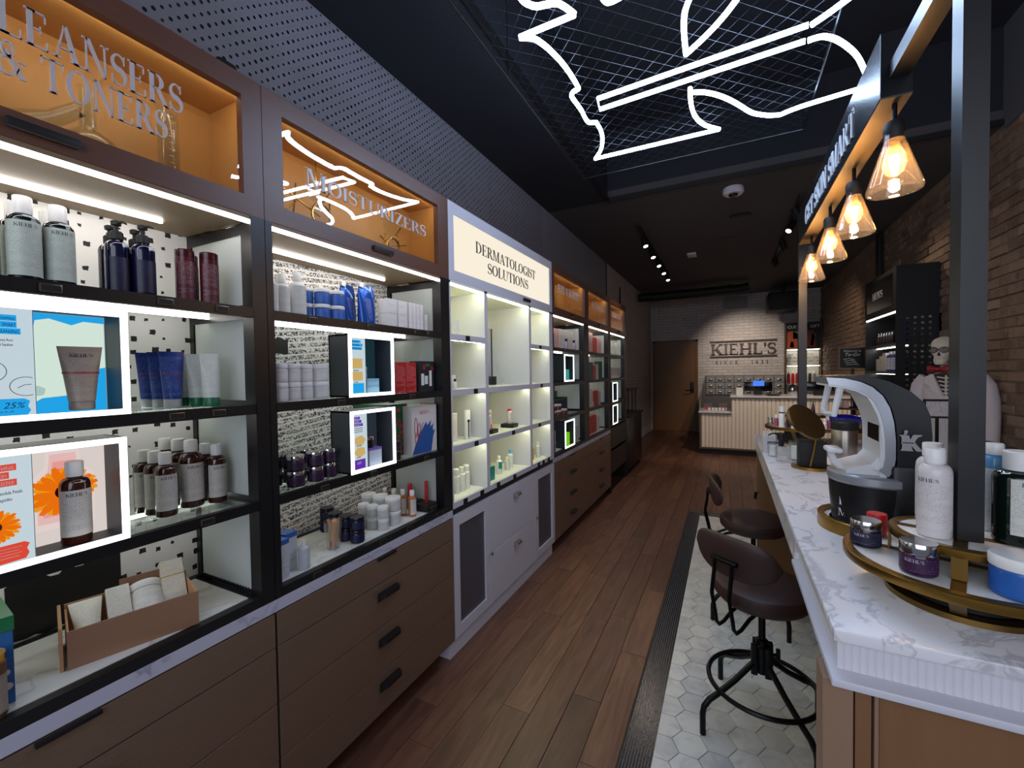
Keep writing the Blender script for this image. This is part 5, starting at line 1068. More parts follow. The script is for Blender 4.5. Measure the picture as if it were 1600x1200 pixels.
pack('lime_pack', .06, .05, .115, lit('glow_lime', '#7fd818', .75), None)(-1.30, 3.625, .7968, 90, 'lime green pack inside the bottom narrow lit box', 'box'); pack('mint_pack', .05, .045, .15, mat('mint_card', '#b9cdbf', .5))(-1.335, 3.55, .7968, 90, 'pale mint pack behind the lime green pack', 'box')  # lime carton is emissive too, its brightness built into the colour
P_sk = jar('small_pot', .05, .03, plast('pot_brown', '#4a2620', .3), plast('pot_cream', '#d9d0bc', .4), lab('pot', '#5a2e28', '#cbbcae', lines=90, xs=200), lidh=.3); Gk = 'small brown pots stacked on the third shelf beyond the white cabinet'
for i in range(5):
    for k in range(2 if i < 3 else 1): P_sk(-1.30 - .012 * (i % 2), 3.285 + .072 * i, 1.0785 + k * .051, 90, 'small brown pot, column %s, %s' % (('one', 'two', 'three', 'four', 'five')[i], ('bottom', 'top')[k]), 'jar', Gk)
pack('navy_gift_box', .30, .08, .135, mat('navy_card', '#26274a', .5), None, None, (.86, 1.0, plast('holly_green', '#1d5a38', .5)))(-1.42, 3.75, 1.0785, 90, 'long navy gift box standing behind the small brown pots', 'box')
pack('green_gift_carton', .40, .04, .19, plast('holly_green', '#1d5a38', .5))(-1.535, 3.78, 1.0785, 90, 'long green gift carton at the back behind the navy gift box', 'box')
pack('red_back_carton', .36, .05, .19, mat('faded_red', '#a84a48', .5), None)(-1.53, 3.80, 1.3685, 90, 'wide faded red carton at the back right of the narrow lit box', 'box')
pack('coral_back_carton', .30, .05, .22, mat('coral_card', '#c24a44', .5), None)(-1.53, 3.86, .7905, 90, 'wide coral carton at the back right of the lime lit box', 'box')
P_bp = jar('brown_pot', .055, .04, plast('pot_brown', '#4a2620', .3), plast('pot_cream', '#d9d0bc', .4), None, lidh=.3)
for k in range(2): P_bp(-1.31, 3.80, .7905 + k * .056, 90, 'wide brown pot, %s of two right of the lime lit box' % ('bottom', 'top')[k], 'jar')
pack('white_jar_carton', .13, .06, .14, whc, lb1)(-1.34, 3.95, .7905, 90, 'white carton at the right end of the bottom shelf beyond the white cabinet', 'box')
for ci, (z, row) in enumerate(((1.6545, [(.28, .21, .09, pinkc, lab('swirl', '#c9a09c', '#3d5aa0', lines=14, xs=30, dens=.5), 'large swirled pink gift box'), (.17, .17, .06, redm, lab('redp', '#b51c20', '#e6b9b4'), 'red gift box'), (.17, .17, .06, pinkc, lb2, 'blush gift box')]),
          (1.3685, [(.14, .19, .06, redm, None, 'red gift box'), (.15, .185, .06, mat('slate_card', '#4b5766', .5), None, 'slate gift box'), (.11, .155, .05, redm, None, 'low red gift box'), (.09, .16, .05, whc, lb1, 'white carton'), (.16, .20, .05, plast('holly_green', '#1d5a38', .5), None, 'green gift box')]),
          (1.0785, [(.13, .19, .06, redm, None, 'red gift box'), (.14, .18, .06, mat('print_mix', '#8a8f86', .5), lb1, 'grey printed gift box'), (.03, .05, .03, whc, None, 'tiny white carton'), (.17, .165, .06, redm, None, 'bright red gift box'), (.10, .15, .05, pinkc, lb2, 'blush carton')]))):
    carton_row('gift_carton', z, -1.30, 4.215, row, 'on the %s shelf of the red gift cabinet' % ('top', 'second', 'third')[ci], 'gift boxes in the cabinet of red boxes')
dotted_box('red_hamper', .40, .14, .19, plast('bright_red', '#c91d22', .4), plast('dark_red', '#7a1016', .5), 12)(-1.375, 4.44, .7905, 90, 'big bright red gift hamper on the base of the red gift cabinet', 'box')
pack('white_gift_carton', .10, .08, .16, whc, lb1)(-1.36, 4.76, .7905, 90, 'white carton right of the big red hamper', 'box')
P_frt = tube_('body_tube', .17, .06, .045, plast('frost_green', '#cdd3c6', .4), plast('sage_cap', '#9cab98', .4)); Gt = 'pale tubes on the top shelf of the farthest cabinet'
for i in range(7): P_frt(-1.32, 5.14 + .10 * i, 1.6545, 90, 'pale tube, number %s from the left on the farthest top shelf' % ('one', 'two', 'three', 'four', 'five', 'six', 'seven')[i], 'tube', Gt)
for i in range(4): pack('body_carton', .16, .08, .13, whc, lb1)(-1.34, 5.20 + .17 * i, 1.3685, 90, 'pale carton, number %s on the farthest second shelf' % ('one', 'two', 'three', 'four')[i], 'box', 'pale cartons on the farthest second shelf')
P_bt = bottle('body_bottle', .19, .035, M['wcap'], M['wcap'], lb1, caph=.2, capr=.5)
for z, nm in ((1.0785, 'upper'), (.8005, 'lower')):
    for i in range(3): P_bt(-1.34, 5.50 + .09 * i, z, 90, 'white bottle right of the %s lit box, %s' % (nm, ('left', 'middle', 'right')[i]), 'bottle', 'white bottles right of the far lit boxes')
dotted_box('red_gift_chest', .55, .16, .20, plast('crimson', '#b0202e', .45), plast('dot_rose', '#d98a86', .5), 15)(-1.385, 5.45, .5205, 90, 'crimson gift chest low in the farthest cabinet', 'box')
P_bag = pouch('gift_pouch', .26, .23, .10, mat('pale_bag', '#d4cdb4', .6), M['wcap'], lab('pb', '#d6cfb2', '#c9b040', lines=30, xs=60, dens=.5))
P_bag(-1.36, 5.30, .2255, 90, 'pale paper pouch, left one on the lowest far shelf', 'bag'); P_bag(-1.36, 5.60, .2255, 90, 'pale paper pouch, right one on the lowest far shelf', 'bag')
# ------------------------------------------------------------------ tasting counter on the right
ct = empty('consultation_counter', (.55, 2.1, 0), 'long white marble topped counter with fluted apron and wooden ends', 'counter')
CX0, CX1, CY0, CY1 = .161, 1.05, .896, 3.36
MB().cbox(CX0, CX1, CY0, CY1, .979, 1.0, .003).build('marble_top', M['marble'], ct)
MB().box(CX0 + .0015, CX1 - .02, 1.39, CY1 - .002, .915, .979).build('marble_apron', M['marble'], ct, smooth=0)
MB().box(CX0 + .012, CX1 - .02, CY0 + .014, 1.39, .915, .979).build('apron_core', M['apron'], ct, smooth=0)
fl = MB()
x = CX0 + .013
while x < CX1 - .03: fl.lathe([(.0052, .926), (.0052, .979)], 8, c=(x, CY0 + .014), a0=PI, a1=2 * PI, sy=.3); x += .0108
y = CY0 + .02
fl.build('fluted_end', M['apron'], ct, kind='stuff')
MB().cbox(CX0 - .006, CX1 - .02, CY0 - .022, 1.39, .912, .926, .003).build('lower_moulding', M['white'], ct)
MB().cbox(.146, .190, CY0 + .002, CY0 + .06, 0, .912, .002).build('corner_post', M['panel2'], ct, smooth=0)
MB().box(.194, .216, CY0 + .012, CY0 + .04, 0, .912).build('end_stile', M['panel'], ct, smooth=0)
MB().box(.219, .2245, CY0 + .006, CY0 + .04, 0, .912).build('end_stile', M['panel2'], ct, smooth=0)
MB().box(.2265, .72, CY0 + .012, CY0 + .035, 0, .912).build('end_panel', M['panel'], ct, smooth=0)
MB().box(.168, .72, CY1 - .12, CY1 - .09, 0, .915).build('end_panel', M['panel'], ct, smooth=0)
MB().box(.70, .72, CY0 + .04, CY1 - .12, 0, .915).build('back_panel', M['panel'], ct, smooth=0)
MB().box(.42, .70, 1.1, CY1 - .12, .10, .13).build('foot_ledge', M['panel'], ct, smooth=0)
MB().tube([(.165, 2.98, .70), (.150, 2.98, .70), (.145, 2.98, .66)], .008, 8).build('bag_hook', M['iron'], ct)
# ------------------------------------------------------------------ swivel stools
def stool(loc, face, label, zs=.595):
    """face: compass direction the sitter looks, in degrees from +X"""
    t = empty('swivel_stool', (loc[0], loc[1], 0), label, 'stool', 'brown leather swivel stools')
    cx, cy = loc; R = lambda a, r: (cx + r * math.cos(math.radians(a)), cy + r * math.sin(math.radians(a)))
    MB().lathe([(0, zs - .082), (.10, zs - .085), (.155, zs - .078), (.176, zs - .055), (.180, zs - .032), (.174, zs - .010), (.155, zs), (.08, zs + .002), (0, zs + .002)], 40, c=loc).build('seat', M['leather'], t)
    MB().lathe([(0, zs - .098), (.09, zs - .098), (.09, zs - .085), (0, zs - .085)], 24, c=loc).build('seat_plate', M['iron'], t)
    MB().lathe([(.013, .30), (.013, zs - .09)], 12, c=loc).build('screw_column', M['iron'], t)
    MB().lathe([(.020, .215), (.024, .222), (.024, .255), (.030, .262), (.030, .325), (.022, .332), (.022, .352), (.014, .356)], 14, c=loc).build('hub', M['iron'], t)
    for a in (36, 126, 216, 306):
        p = R(a + 90, .0); q = R(a, .035); MB().cbox(q[0] - .012, q[0] + .012, q[1] - .012, q[1] + .012, .215, .335, .003).build('hub_lug', M['iron'], t)
        pts = [(*R(a, .03), .265), (*R(a, .06), .245), (*R(a, .12), .200), (*R(a, .19), .158), (*R(a, .235), .135), (*R(a, .258), .110), (*R(a, .264), .085), (*R(a, .264), .0)]
        MB().tube(pts, .0115, 10).build('leg', M['iron'], t)
    MB().tube([(*R(k * 9, .198), .172) for k in range(40)], .0095, 8, closed=True).build('foot_ring', M['iron'], t)
    k = R(20, .062); MB().tube([(*R(20, .03), .29), (*k, .29)], .006, 8).build('clamp_screw', M['iron'], t); MB().cbox(k[0] - .008, k[0] + .008, k[1] - .008, k[1] + .008, .270, .315, .004).build('clamp_knob', M['iron'], t)
    # backrest, bent rods
    f = Vector((math.cos(math.radians(face)), math.sin(math.radians(face)), 0)); s_ = Vector((-f.y, f.x, 0)); c = Vector((cx, cy, 0)) - f * .215; up = (Vector((0, 0, 1)) - f * .14).normalized(); nrm = s_.cross(up)
    zc = zs + .145; rings = []
    for u in range(-8, 9):
        q = u / 8; wob = (1 - abs(q) ** 3.0) ** .55; hh = .086 * max(wob, .10); th = .019 * max(wob, .15)
        base = c + s_ * (q * .176) + f * (.050 * q * q) + Vector((0, 0, zc))
        rings.append([tuple(base + up * (hh * math.copysign(abs(math.sin(a)) ** .8, math.sin(a))) + nrm * (th * math.cos(a))) for a in [2 * PI * i / 20 for i in range(20)]])
    bk = MB().loft(rings).build('backrest', M['leather'], t, smooth=60)
    hb = c - f * .022 + Vector((0, 0, zc - .012)); MB().tube([tuple(hb + s_ * d_) for d_ in (-.052, .052)], .010, 8).build('back_bracket', M['iron'], t)
    for d_ in (-.036, .036):
        b0 = hb + s_ * d_ - f * .006
        pts = [b0, b0 - Vector((0, 0, .05)) - f * .003, b0 - Vector((0, 0, .10)) - f * .012, b0 - Vector((0, 0, .13)) - f * .016]
        zb = zs - .135; e = Vector((cx, cy, 0)) - f * .238 + s_ * d_
        pts += [Vector((e.x, e.y, zb + .05)), Vector((e.x, e.y, zb + .02)) + f * .005, Vector((e.x, e.y, zb)) + f * .022, Vector((e.x, e.y, zb + .004)) + f * .05, Vector((e.x, e.y, zb + .03)) + f * .10, Vector((e.x, e.y, zs - .092)) + f * .16]
        MB().tube([tuple(p) for p in pts], .0072, 8).build('back_rod', M['iron'], t)
    return t
stool((.12, 1.98), 55, 'brown leather swivel stool nearest the camera, its back turned to us')
stool((.13, 2.86), 2, 'brown leather swivel stool behind the nearest stool, seen from the side', zs=.585)
# ------------------------------------------------------------------ brass tier trays
def tier_tray(cx, cy, label, k=1.0, dz=0.0):
    t = empty('tier_tray', (cx, cy, 1.0), label, 'tray'); c = (cx, cy)
    z1, z2 = 1.075 + dz, 1.128 + dz * 1.6; r1, r2 = .181 * k, .107 * k
    MB().lathe([(.090 * k, 1.0005), (.112 * k, 1.0005), (.112 * k, 1.011), (.090 * k, 1.011), (.090 * k, 1.0005)], 48, c=c).build('base_ring', M['golddark'], t)
    MB().lathe([(.0, 1.0115), (.086 * k, 1.0115), (.086 * k, z1 - .020), (0, z1 - .020)], 36, c=c).build('dark_drum', M['blackm'], t)
    MB().lathe([(r1 - .016, z1 - .018), (r1 - .001, z1 - .018), (r1, z1 - .016), (r1, z1 - .002), (r1 - .002, z1), (r1 - .016, z1), (r1 - .016, z1 - .018)], 72, c=c).build('lower_rim', M['gold'], t)
    MB().lathe([(0, z1 - .014), (r1 - .0165, z1 - .014), (r1 - .0165, z1 - .004), (0, z1 - .004)], 48, c=c).build('lower_plate', M['paper'], t)
    MB().lathe([(r2 - .014, z2 - .016), (r2 - .001, z2 - .016), (r2, z2 - .014), (r2, z2 - .002), (r2 - .002, z2), (r2 - .014, z2), (r2 - .014, z2 - .016)], 60, c=c).build('upper_rim', M['gold'], t)
    MB().lathe([(0, z2 - .012), (r2 - .0145, z2 - .012), (r2 - .0145, z2 - .003), (0, z2 - .003)], 48, c=c).build('upper_plate', M['paper'], t)
    for a in (-111, -21, 69, 159):
        s0 = MB(); s0.box(.0, r1 - .012, -.0095, .0095, z1 - .0045, z1 - .003).rot(a).move((cx, cy, 0)).build('lower_bar', M['golddark'], t, smooth=0)
        MB().box(.0, r2 - .010, -.0095, .0095, z2 - .0035, z2 - .002).rot(a).move((cx, cy, 0)).build('upper_bar', M['golddark'], t, smooth=0)
        MB().box(r2 - .0045, r2 - .001, -.0105, .0105, z1 - .002, z2 - .014).rot(a).move((cx, cy, 0)).build('upper_strap', M['golddark'], t, smooth=0)
        MB().add([(.106 * k, -.0105, 1.011), (.106 * k, .0105, 1.011), (r1 - .003, .0105, z1 - .017), (r1 - .003, -.0105, z1 - .017), (.102 * k, -.0105, 1.011), (.102 * k, .0105, 1.011), (r1 - .007, .0105, z1 - .017), (r1 - .007, -.0105, z1 - .017)],
                 [(0, 1, 2, 3), (7, 6, 5, 4), (0, 4, 5, 1), (1, 5, 6, 2), (2, 6, 7, 3), (3, 7, 4, 0)]).rot(a).move((cx, cy, 0)).build('lower_strap', M['golddark'], t, smooth=0)
    return z1 - .0028, z2 - .0018
ZA, ZB = tier_tray(.400, 1.115, 'two tier brass tray around the near black post, holding jars and bottles')
ZC1, ZC2 = tier_tray(.400, 3.10, 'two tier brass tray around the far black post at the end of the counter', 1.08, .03)
P_body = bottle('body_milk_bottle', .168, .0255, mat('pearl_plastic', '#d9d3d3', .25), M['wcap'], lab('body', '#d6d0d0', '#6e6468', lines=330, dens=.48), caph=.16, capr=.62, sh=.12, lz=(.10, .70), half=95, text="KIEHL'S")
P_body(.353, 1.092, ZB, -42, 'white bottle with printed label in front of the near black post', 'bottle'); P_body(.374, 1.168, ZB, -20, 'white capped bottle half hidden behind the near white bottle', 'bottle')
P_gb = bottle('olive_bottle', .168, .035, glassgreen, M['wcap'], lab('olive', '#d2d2cb', '#70766e'), caph=.2, capr=.62, sh=.10, lz=(.12, .72), half=48, text="KIEHL'S")
P_gb(.474, 1.108, ZB, 8, 'dark green bottle with white cap at the right photo edge on the near tray', 'bottle')
bottle('sky_bottle', .172, .017, plast('sky_bottle', '#5f9ccc', .25), M['wcap'], lab('skyb', '#d5d8dc', '#7f93a8'), caph=.12, capr=.8, sh=.14, lz=(.0, .72), half=70)(.466, 1.172, ZB, -60, 'light blue bottle half hidden behind the dark green bottle', 'bottle')
jar('night_jar', .054, .0265, plast('ink_blue', '#14142c', .15), M['silver'], lab('ink', '#171833', '#7c86a0', dens=.45), lidh=.34, lidr=1.02, text="KIEHL'S")(.262, 1.148, ZA, -30, 'dark blue jar with silver lid at the left of the near tray', 'jar')
jar('grape_jar', .058, .027, plast('grape', '#34143a', .15), M['silver'], lab('grape', '#38173f', '#8d6d98', dens=.42), lidh=.36, lidr=1.02, text="KIEHL'S")(.312, 1.030, ZA, -30, 'grape purple jar with silver lid on the front of the near tray', 'jar')
jar('red_jar', .048, .018, plast('cherry', '#c8283c', .35), plast('bright_red', '#c91d22', .4), None, lidh=.5)(.300, 1.228, ZA, -20, 'small red jar behind the dark blue jar on the near tray', 'jar')
bj = jar('body_jar', .066, .038, plast('cobalt', '#1c58a8', .3), M['wcap'], lab('cob', '#1f5cae', '#e0567a', dens=.30, lines=60, xs=120), lidh=.30, lidr=1.04)(.430, .993, ZA, -10, 'large blue jar with white lid at the right photo edge', 'jar')
# ------------------------------------------------------------------ skin analysis machine
m = empty('skin_analyser', (.36, 1.50, 1.0), 'black and white skin analysis machine with curved hood on a brass ring', 'machine')
MB().lathe([(.100, 1.0005), (.130, 1.0005), (.1305, 1.003), (.1305, 1.034), (.128, 1.0365), (.118, 1.0365), (.118, 1.020), (.100, 1.020), (.100, 1.0005)], 60, c=(.362, 1.50)).build('brass_ring', M['gold'], m)
MB().lathe([(.102, 1.0205), (.117, 1.0205), (.117, 1.024), (.102, 1.024), (.102, 1.0205)], 60, c=(.362, 1.50)).build('white_ring', M['ceramic'], m)
MB().lathe([(.092, 1.0005), (.097, 1.03), (.103, 1.10), (.105, 1.137)], 48, c=(.362, 1.50)).build('base_drum', M['bodyblk'], m)
sc_ = lambda pts: [(x * .94 + .003, 1.45 - (1.45 - z) * .94) for x, z in pts]
drum = MB().lathe([(.104, 1.137), (.108, 1.142), (.108, 1.160), (.104, 1.165), (0, 1.165)], 48, c=(.362, 1.50)).build('tray_rim', M['shell'], m)
outer = sc_([(.247, 1.424), (.29, 1.421), (.325, 1.411), (.352, 1.396), (.374, 1.372), (.389, 1.340), (.398, 1.300), (.402, 1.25), (.402, 1.20), (.398, 1.17), (.388, 1.150)])
inner = sc_([(.253, 1.404), (.29, 1.398), (.318, 1.389), (.341, 1.374), (.358, 1.352), (.370, 1.322), (.377, 1.29), (.380, 1.25), (.380, 1.20), (.376, 1.176), (.366, 1.166)])
Y0m, Y1m = 1.408, 1.592
def band(a, b, y0, y1):
    mb = MB(); n = len(a)
    for pts, y in ((a, y0), (b, y0), (a, y1), (b, y1)): mb.v += [(x, y, z) for x, z in pts]
    for i in range(n - 1):
        mb.f += [(i, i + 1, n + i + 1, n + i), (2 * n + i, 3 * n + i, 3 * n + i + 1, 2 * n + i + 1), (i, 2 * n + i, 2 * n + i + 1, i + 1), (n + i, n + i + 1, 3 * n + i + 1, 3 * n + i)]
    mb.f += [(0, n, 3 * n, 2 * n), (n - 1, 3 * n - 1, 4 * n - 1, 2 * n - 1)]; return mb
band(outer, inner, Y0m, Y1m).build('hood_shell', M['shell'], m, smooth=60)
in2 = [(x - .006 if i > 3 else x, z - .005 if i < 8 else z) for i, (x, z) in enumerate(inner)]
band(inner, in2, Y0m + .004, Y1m - .004).build('white_lining', M['ceramic'], m)
MB().prism([(.352, 1.165), (.352, 1.345), (.335, 1.362), (.345, 1.372), (.366, 1.34), (.366, 1.165)], (0, Y0m + .008, 0), (1, 0, 0), (0, 0, 1), (0, Y1m - Y0m - .016, 0)).build('face_wall', M['ceramic'], m, smooth=0)
MB().box(.3505, .353, 1.425, 1.525, 1.256, 1.322).build('camera_window', M['screen'], m, smooth=0)
MB().box(.3508, .3525, 1.415, 1.535, 1.248, 1.330).build('window_frame', M['ceramic'], m, smooth=0)
MB().prism([(.285, 1.1655), (.352, 1.1655), (.352, 1.215), (.338, 1.196), (.31, 1.186), (.285, 1.176)], (0, 1.43, 0), (1, 0, 0), (0, 0, 1), (0, .145, 0)).build('chin_ramp', M['ceramic'], m, smooth=30)
MB().tube([(.288, 1.50, 1.168), (.270, 1.50, 1.185), (.258, 1.50, 1.218)], [.010, .009, .008], 8).build('chin_arm', M['ceramic'], m)
MB().cbox(.248, .285, 1.468, 1.532, 1.212, 1.226, .006).build('chin_pad', M['ceramic'], m)
for y in (1.425, 1.575): MB().tube([(.270, y, 1.402), (.262, y, 1.36), (.256, y, 1.325)], [.009, .008, .006], 8).build('brow_strut', M['ceramic'], m)
MB().tube([(.256, 1.425, 1.325), (.250, 1.50, 1.320), (.256, 1.575, 1.325)], .007, 8).build('brow_bar', M['ceramic'], m)
bl = [(.250, 1.4275), (.33, 1.430), (.385, 1.412), (.43, 1.385), (.458, 1.355), (.470, 1.32), (.474, 1.27), (.474, 1.0), (.40, 1.0), (.395, 1.15), (.404, 1.19), (.404, 1.25), (.40, 1.30), (.391, 1.34), (.376, 1.373), (.354, 1.398), (.326, 1.413), (.29, 1.423)]
MB().prism(sc_(bl), (0, 1.402, 0), (1, 0, 0), (0, 0, 1), (0, .196, 0)).build('black_housing', M['bodyblk'], m, smooth=40)
MB().cbox(.372, .449, 1.396, 1.604, 1.0005, 1.20, .012).build('lower_housing', M['bodyblk'], m)
em = mat('emblem_grey', '#a9a7a8', .4); ye = 1.3955
def emblem(parent, o, ux, uy, d_, k, mt):
    """mortar, pestle and initial"""
    cup = [(0, .86), (.04, .82), (.10, .78), (.12, .55), (.10, .42), (.14, .34), (.12, .10), (.06, 0), (.62, 0), (.56, .10), (.52, .30), (.74, 0), (1.0, 0), (.72, .40), (.66, .52), (.80, .78), (.90, .80), (.98, .90), (.62, .90), (.56, .84), (.48, .62), (.44, .80), (.40, .86)]
    MB().prism([(a * k, b * k) for a, b in cup], o, ux, uy, d_).build('emblem', mt, parent, smooth=0)
    MB().prism([(a * k, b * k) for a, b in ((.18, .88), (.24, .98), (.20, 1.06), (.28, 1.14), (.38, 1.10), (.36, 1.0), (.30, .88))], o, ux, uy, d_).build('emblem', mt, parent, smooth=0)
    MB().prism([(a * k, b * k) for a, b in ((.14, .42), (.64, .42), (.64, .47), (.14, .47))], Vector(o) + Vector(d_) * 1.05, ux, uy, Vector(d_) * .2).build('emblem_line', M['bodyblk'], parent, smooth=0)
emblem(m, (.383, ye, 1.240), (1, 0, 0), (0, 0, 1), (0, -.0008, 0), .046, em)
curved = MB()
sm_ = serif(m, "K", (.2715, 1.4505, 1.075), (.80, -.60, 0), (0, 0, 1), (-.6, -.8, 0), .022, M['ceramic'], .0006, name='drum_mark'); serif(m, "M", (.270, 1.452, 1.045), (.80, -.60, 0), (0, 0, 1), (-.6, -.8, 0), .020, M['ceramic'], .0006, name='drum_mark')
# ------------------------------------------------------------------ things further along the counter
tm = empty('steel_thermos', (.50, 2.56, 1.0), 'brushed steel thermos jug with black lid behind the machine', 'jug')
MB().lathe([(.050, 1.0005), (.052, 1.004), (.052, 1.150), (.050, 1.154)], 32, c=(.50, 2.56)).build('body', mat('brushed_steel', '#a39a92', .3, 1.0), tm); MB().lathe([(.054, 1.154), (.055, 1.158), (.055, 1.188), (.050, 1.194), (0, 1.194)], 32, c=(.50, 2.56)).build('lid', M['blackm'], tm)
mr = empty('vanity_mirror', (.335, 2.33, 1.0), 'round tilted brass mirror on a black block with brass foot', 'mirror')
MB().cbox(.285, .385, 2.28, 2.38, 1.012, 1.125, .003).build('black_block', M['blackm'], mr)
MB().lathe([(.0, 1.0005), (.078, 1.0005), (.078, 1.012), (0, 1.012)], 40, c=(.335, 2.33)).build('brass_foot', M['gold'], mr)
mn = MB().lathe([(0, -.006), (.080, -.006), (.086, -.002), (.086, .010), (.080, .012), (0, .012)], 48)
qm = Vector((.60, -.59, .61)).to_track_quat('Z', 'Y').to_matrix(); mn.v = [tuple(qm @ Vector(p) + Vector((.302, 2.25, 1.215))) for p in mn.v]
mn.build('mirror_back', mat('brass_disc', '#7a6647', .38, 1.0), mr)
MB().tube([(.345, 2.26, 1.165), (.335, 2.262, 1.09), (.322, 2.265, 1.018)], .004, 8).build('brass_rod', M['gold'], mr)
cd = empty('cream_dispenser', (.23, 2.44, 1.0), 'clear pump bottle with black head on the far part of the counter', 'bottle')
MB().cbox(.205, .255, 2.415, 2.465, 1.0005, 1.075, .006).build('glass_body', M['acrylic'], cd); MB().lathe([(.010, 1.075), (.012, 1.078), (.012, 1.105), (.018, 1.107), (.018, 1.135), (.010, 1.140)], 16, c=(.23, 2.44)).build('pump_head', M['blackm'], cd); MB().tube([(.23, 2.44, 1.137), (.19, 2.42, 1.137), (.175, 2.41, 1.130)], .004, 6).build('pump_spout', M['blackm'], cd)
for (x, y, r, h), lb in zip(((.205, 2.56, .024, .072), (.298, 2.50, .030, .092)), ('open glass jar with purple rim at the left by the clear pump bottle', 'open glass jar holding white pads right of the clear pump bottle')):
    t = empty('glass_jar', (x, y, 1.0), lb, 'jar'); MB().lathe([(r * .85, 1.0005), (r, 1.006), (r, 1 + h), (r * .93, 1 + h), (r * .93, 1.008), (0, 1.008)], 26, c=(x, y)).build('glass', M['acrylic'], t)
    MB().tube([(x + r * math.cos(a), y + r * math.sin(a), 1 + h) for a in [2 * PI * k / 28 for k in range(28)]], .0025, 6, closed=True).build('dark_rim', plast('plum_rim', '#2a1030', .3), t)
    MB().lathe([(r * .7, 1.0085), (r * .7, 1 + h * .75), (0, 1 + h * .78)], 20, c=(x, y)).build('pads', M['paper'], t)
ah = empty('acrylic_holder', (.19, 2.72, 1.0), 'clear acrylic holder with white spatulas at the far left counter edge', 'holder')
MB().box(.165, .168, 2.66, 2.76, 1.0005, 1.085).box(.225, .228, 2.66, 2.76, 1.0005, 1.085).box(.168, .225, 2.66, 2.663, 1.0005, 1.085).box(.168, .225, 2.757, 2.76, 1.0005, 1.085).build('walls', M['acrylic'], ah, smooth=0)
for i in range(6): MB().tube([(.175 + .009 * i, 2.70, 1.003), (.172 + .010 * i, 2.69 + .005 * i, 1.115)], .0032, 6).build('spatula', M['ceramic'], ah)
bd = empty('blue_dish', (.60, 3.02, 1.0), 'shiny blue glass bowl standing beyond the steel thermos', 'bowl')
MB().lathe([(.03, 1.0005), (.035, 1.05), (.02, 1.07), (.02, 1.11), (.055, 1.12), (.082, 1.15), (.085, 1.172), (.06, 1.182), (0, 1.186)], 32, c=(.60, 3.02)).build('bowl', plast('cobalt_glass', '#0b1180', .1, coat=.6), bd)
bg = empty('dark_bag', (.775, 1.93, 1.0), 'black slouching bag behind the machine, left of the near post', 'bag')
rg = []
for k, (w_, d_, z, dx) in enumerate(((.10, .10, 1.0005, 0), (.105, .11, 1.05, 0), (.10, .10, 1.10, .0), (.085, .08, 1.15, -.005), (.06, .05, 1.19, -.02), (.025, .02, 1.205, -.035))): rg.append([(.775 + dx + w_ * math.cos(a) * (1 + .03 * math.sin(4 * a + k)), 1.93 + d_ * math.sin(a), z) for a in [2 * PI * i / 24 for i in range(24)]])
MB().loft(rg).build('bag_body', mat('black_fabric', '#0c1312', .8), bg)
pt = bottle('tester_bottle', .07, .012, plast('rose_tester', '#a0506c', .3), M['wcap'], None, caph=.3, capr=.6)
for x, y, z, lb in ((.262, 3.06, ZC1, 'pink tester bottle left on the far tray'), (.52, 3.02, ZC1, 'pink tester bottle right on the far tray'), (.545, 3.05, ZC1, 'pink tester bottle rightmost on the far tray')): pt(x, y, z, -20, lb, 'bottle')
jar('steel_pot', .05, .013, M['chrome'], M['chrome'], None, lidh=.3)(.232, 3.07, ZC1, 0, 'small steel pot at the left end of the far tray', 'jar')
bottle('spray_can', .125, .0155, M['wcap'], M['wcap'], M['blackm'], caph=.3, capr=.98, sh=.01, lz=(.66, .72), half=179)(.287, 3.02, ZC1, 0, 'tall white spray with black band on the far tray', 'bottle')
jar('amber_pot', .07, .019, amberg, mat('oak_lid', '#6b5238', .5), None, lidh=.25)(.322, 2.985, ZC1, 0, 'amber pot with brown lid on the far tray', 'jar')
MBc = empty('plum_cone', (.445, 3.04, ZC2), 'slim dark plum cone standing on the upper far tray', 'cosmetic'); MB().lathe([(.010, ZC2 + .0005), (.011, ZC2 + .01), (.007, ZC2 + .055), (.001, ZC2 + .085)], 16, c=(.445, 3.04)).build('cone', purple, MBc)
bottle('white_tester', .06, .011, M['wcap'], M['wcap'], None, caph=.35, capr=.5)(.495, 3.0, ZC1, 0, 'small white tester bottle on the right of the far tray', 'bottle')
tc = empty('tent_card', (.335, 2.95, ZC1), 'white folded card standing on the front of the far tray', 'card'); MB().prism([(-.02, 0), (.02, 0), (0, .06)], (.345, 2.94, ZC1 + .0005), (1, 0, 0), (0, 0, 1), (0, .03, 0)).build('card', M['paper'], tc, smooth=0)
# ------------------------------------------------------------------ post-and-beam frame with the long sign and four lamps
pf2 = empty('sign_gantry', (.40, 2.1, 1.0), 'black steel frame of two posts carrying the long sign over the counter', 'frame')
MB().box(.380, .416, 1.075, 1.118, ZB + .0005, 3.14).build('post', M['black'], pf2, smooth=0)
MB().box(.378, .420, 3.075, 3.125, ZC2 + .0005, 2.24).build('post', M['black'], pf2, smooth=0)
MB().box(.378, .420, .6, 3.125, 2.205, 2.245).build('beam', M['black'], pf2, smooth=0)
SX0, SX1, SY0, SY1, SZ0, SZ1 = .360, .428, 1.47, 2.95, 2.157, 2.330
MB().cbox(SX0, SX1, SY0, SY1, SZ0 + .002, SZ1, .002).build('sign_box', mat('sign_black', '#15171c', .25), pf2, smooth=0)
MB().box(SX0 + .002, SX1 - .002, SY0 + .002, SY1 - .002, SZ0, SZ0 + .0025).build('sign_underside', mat('sign_underside', '#6f6048', .45, .3), pf2, smooth=0)
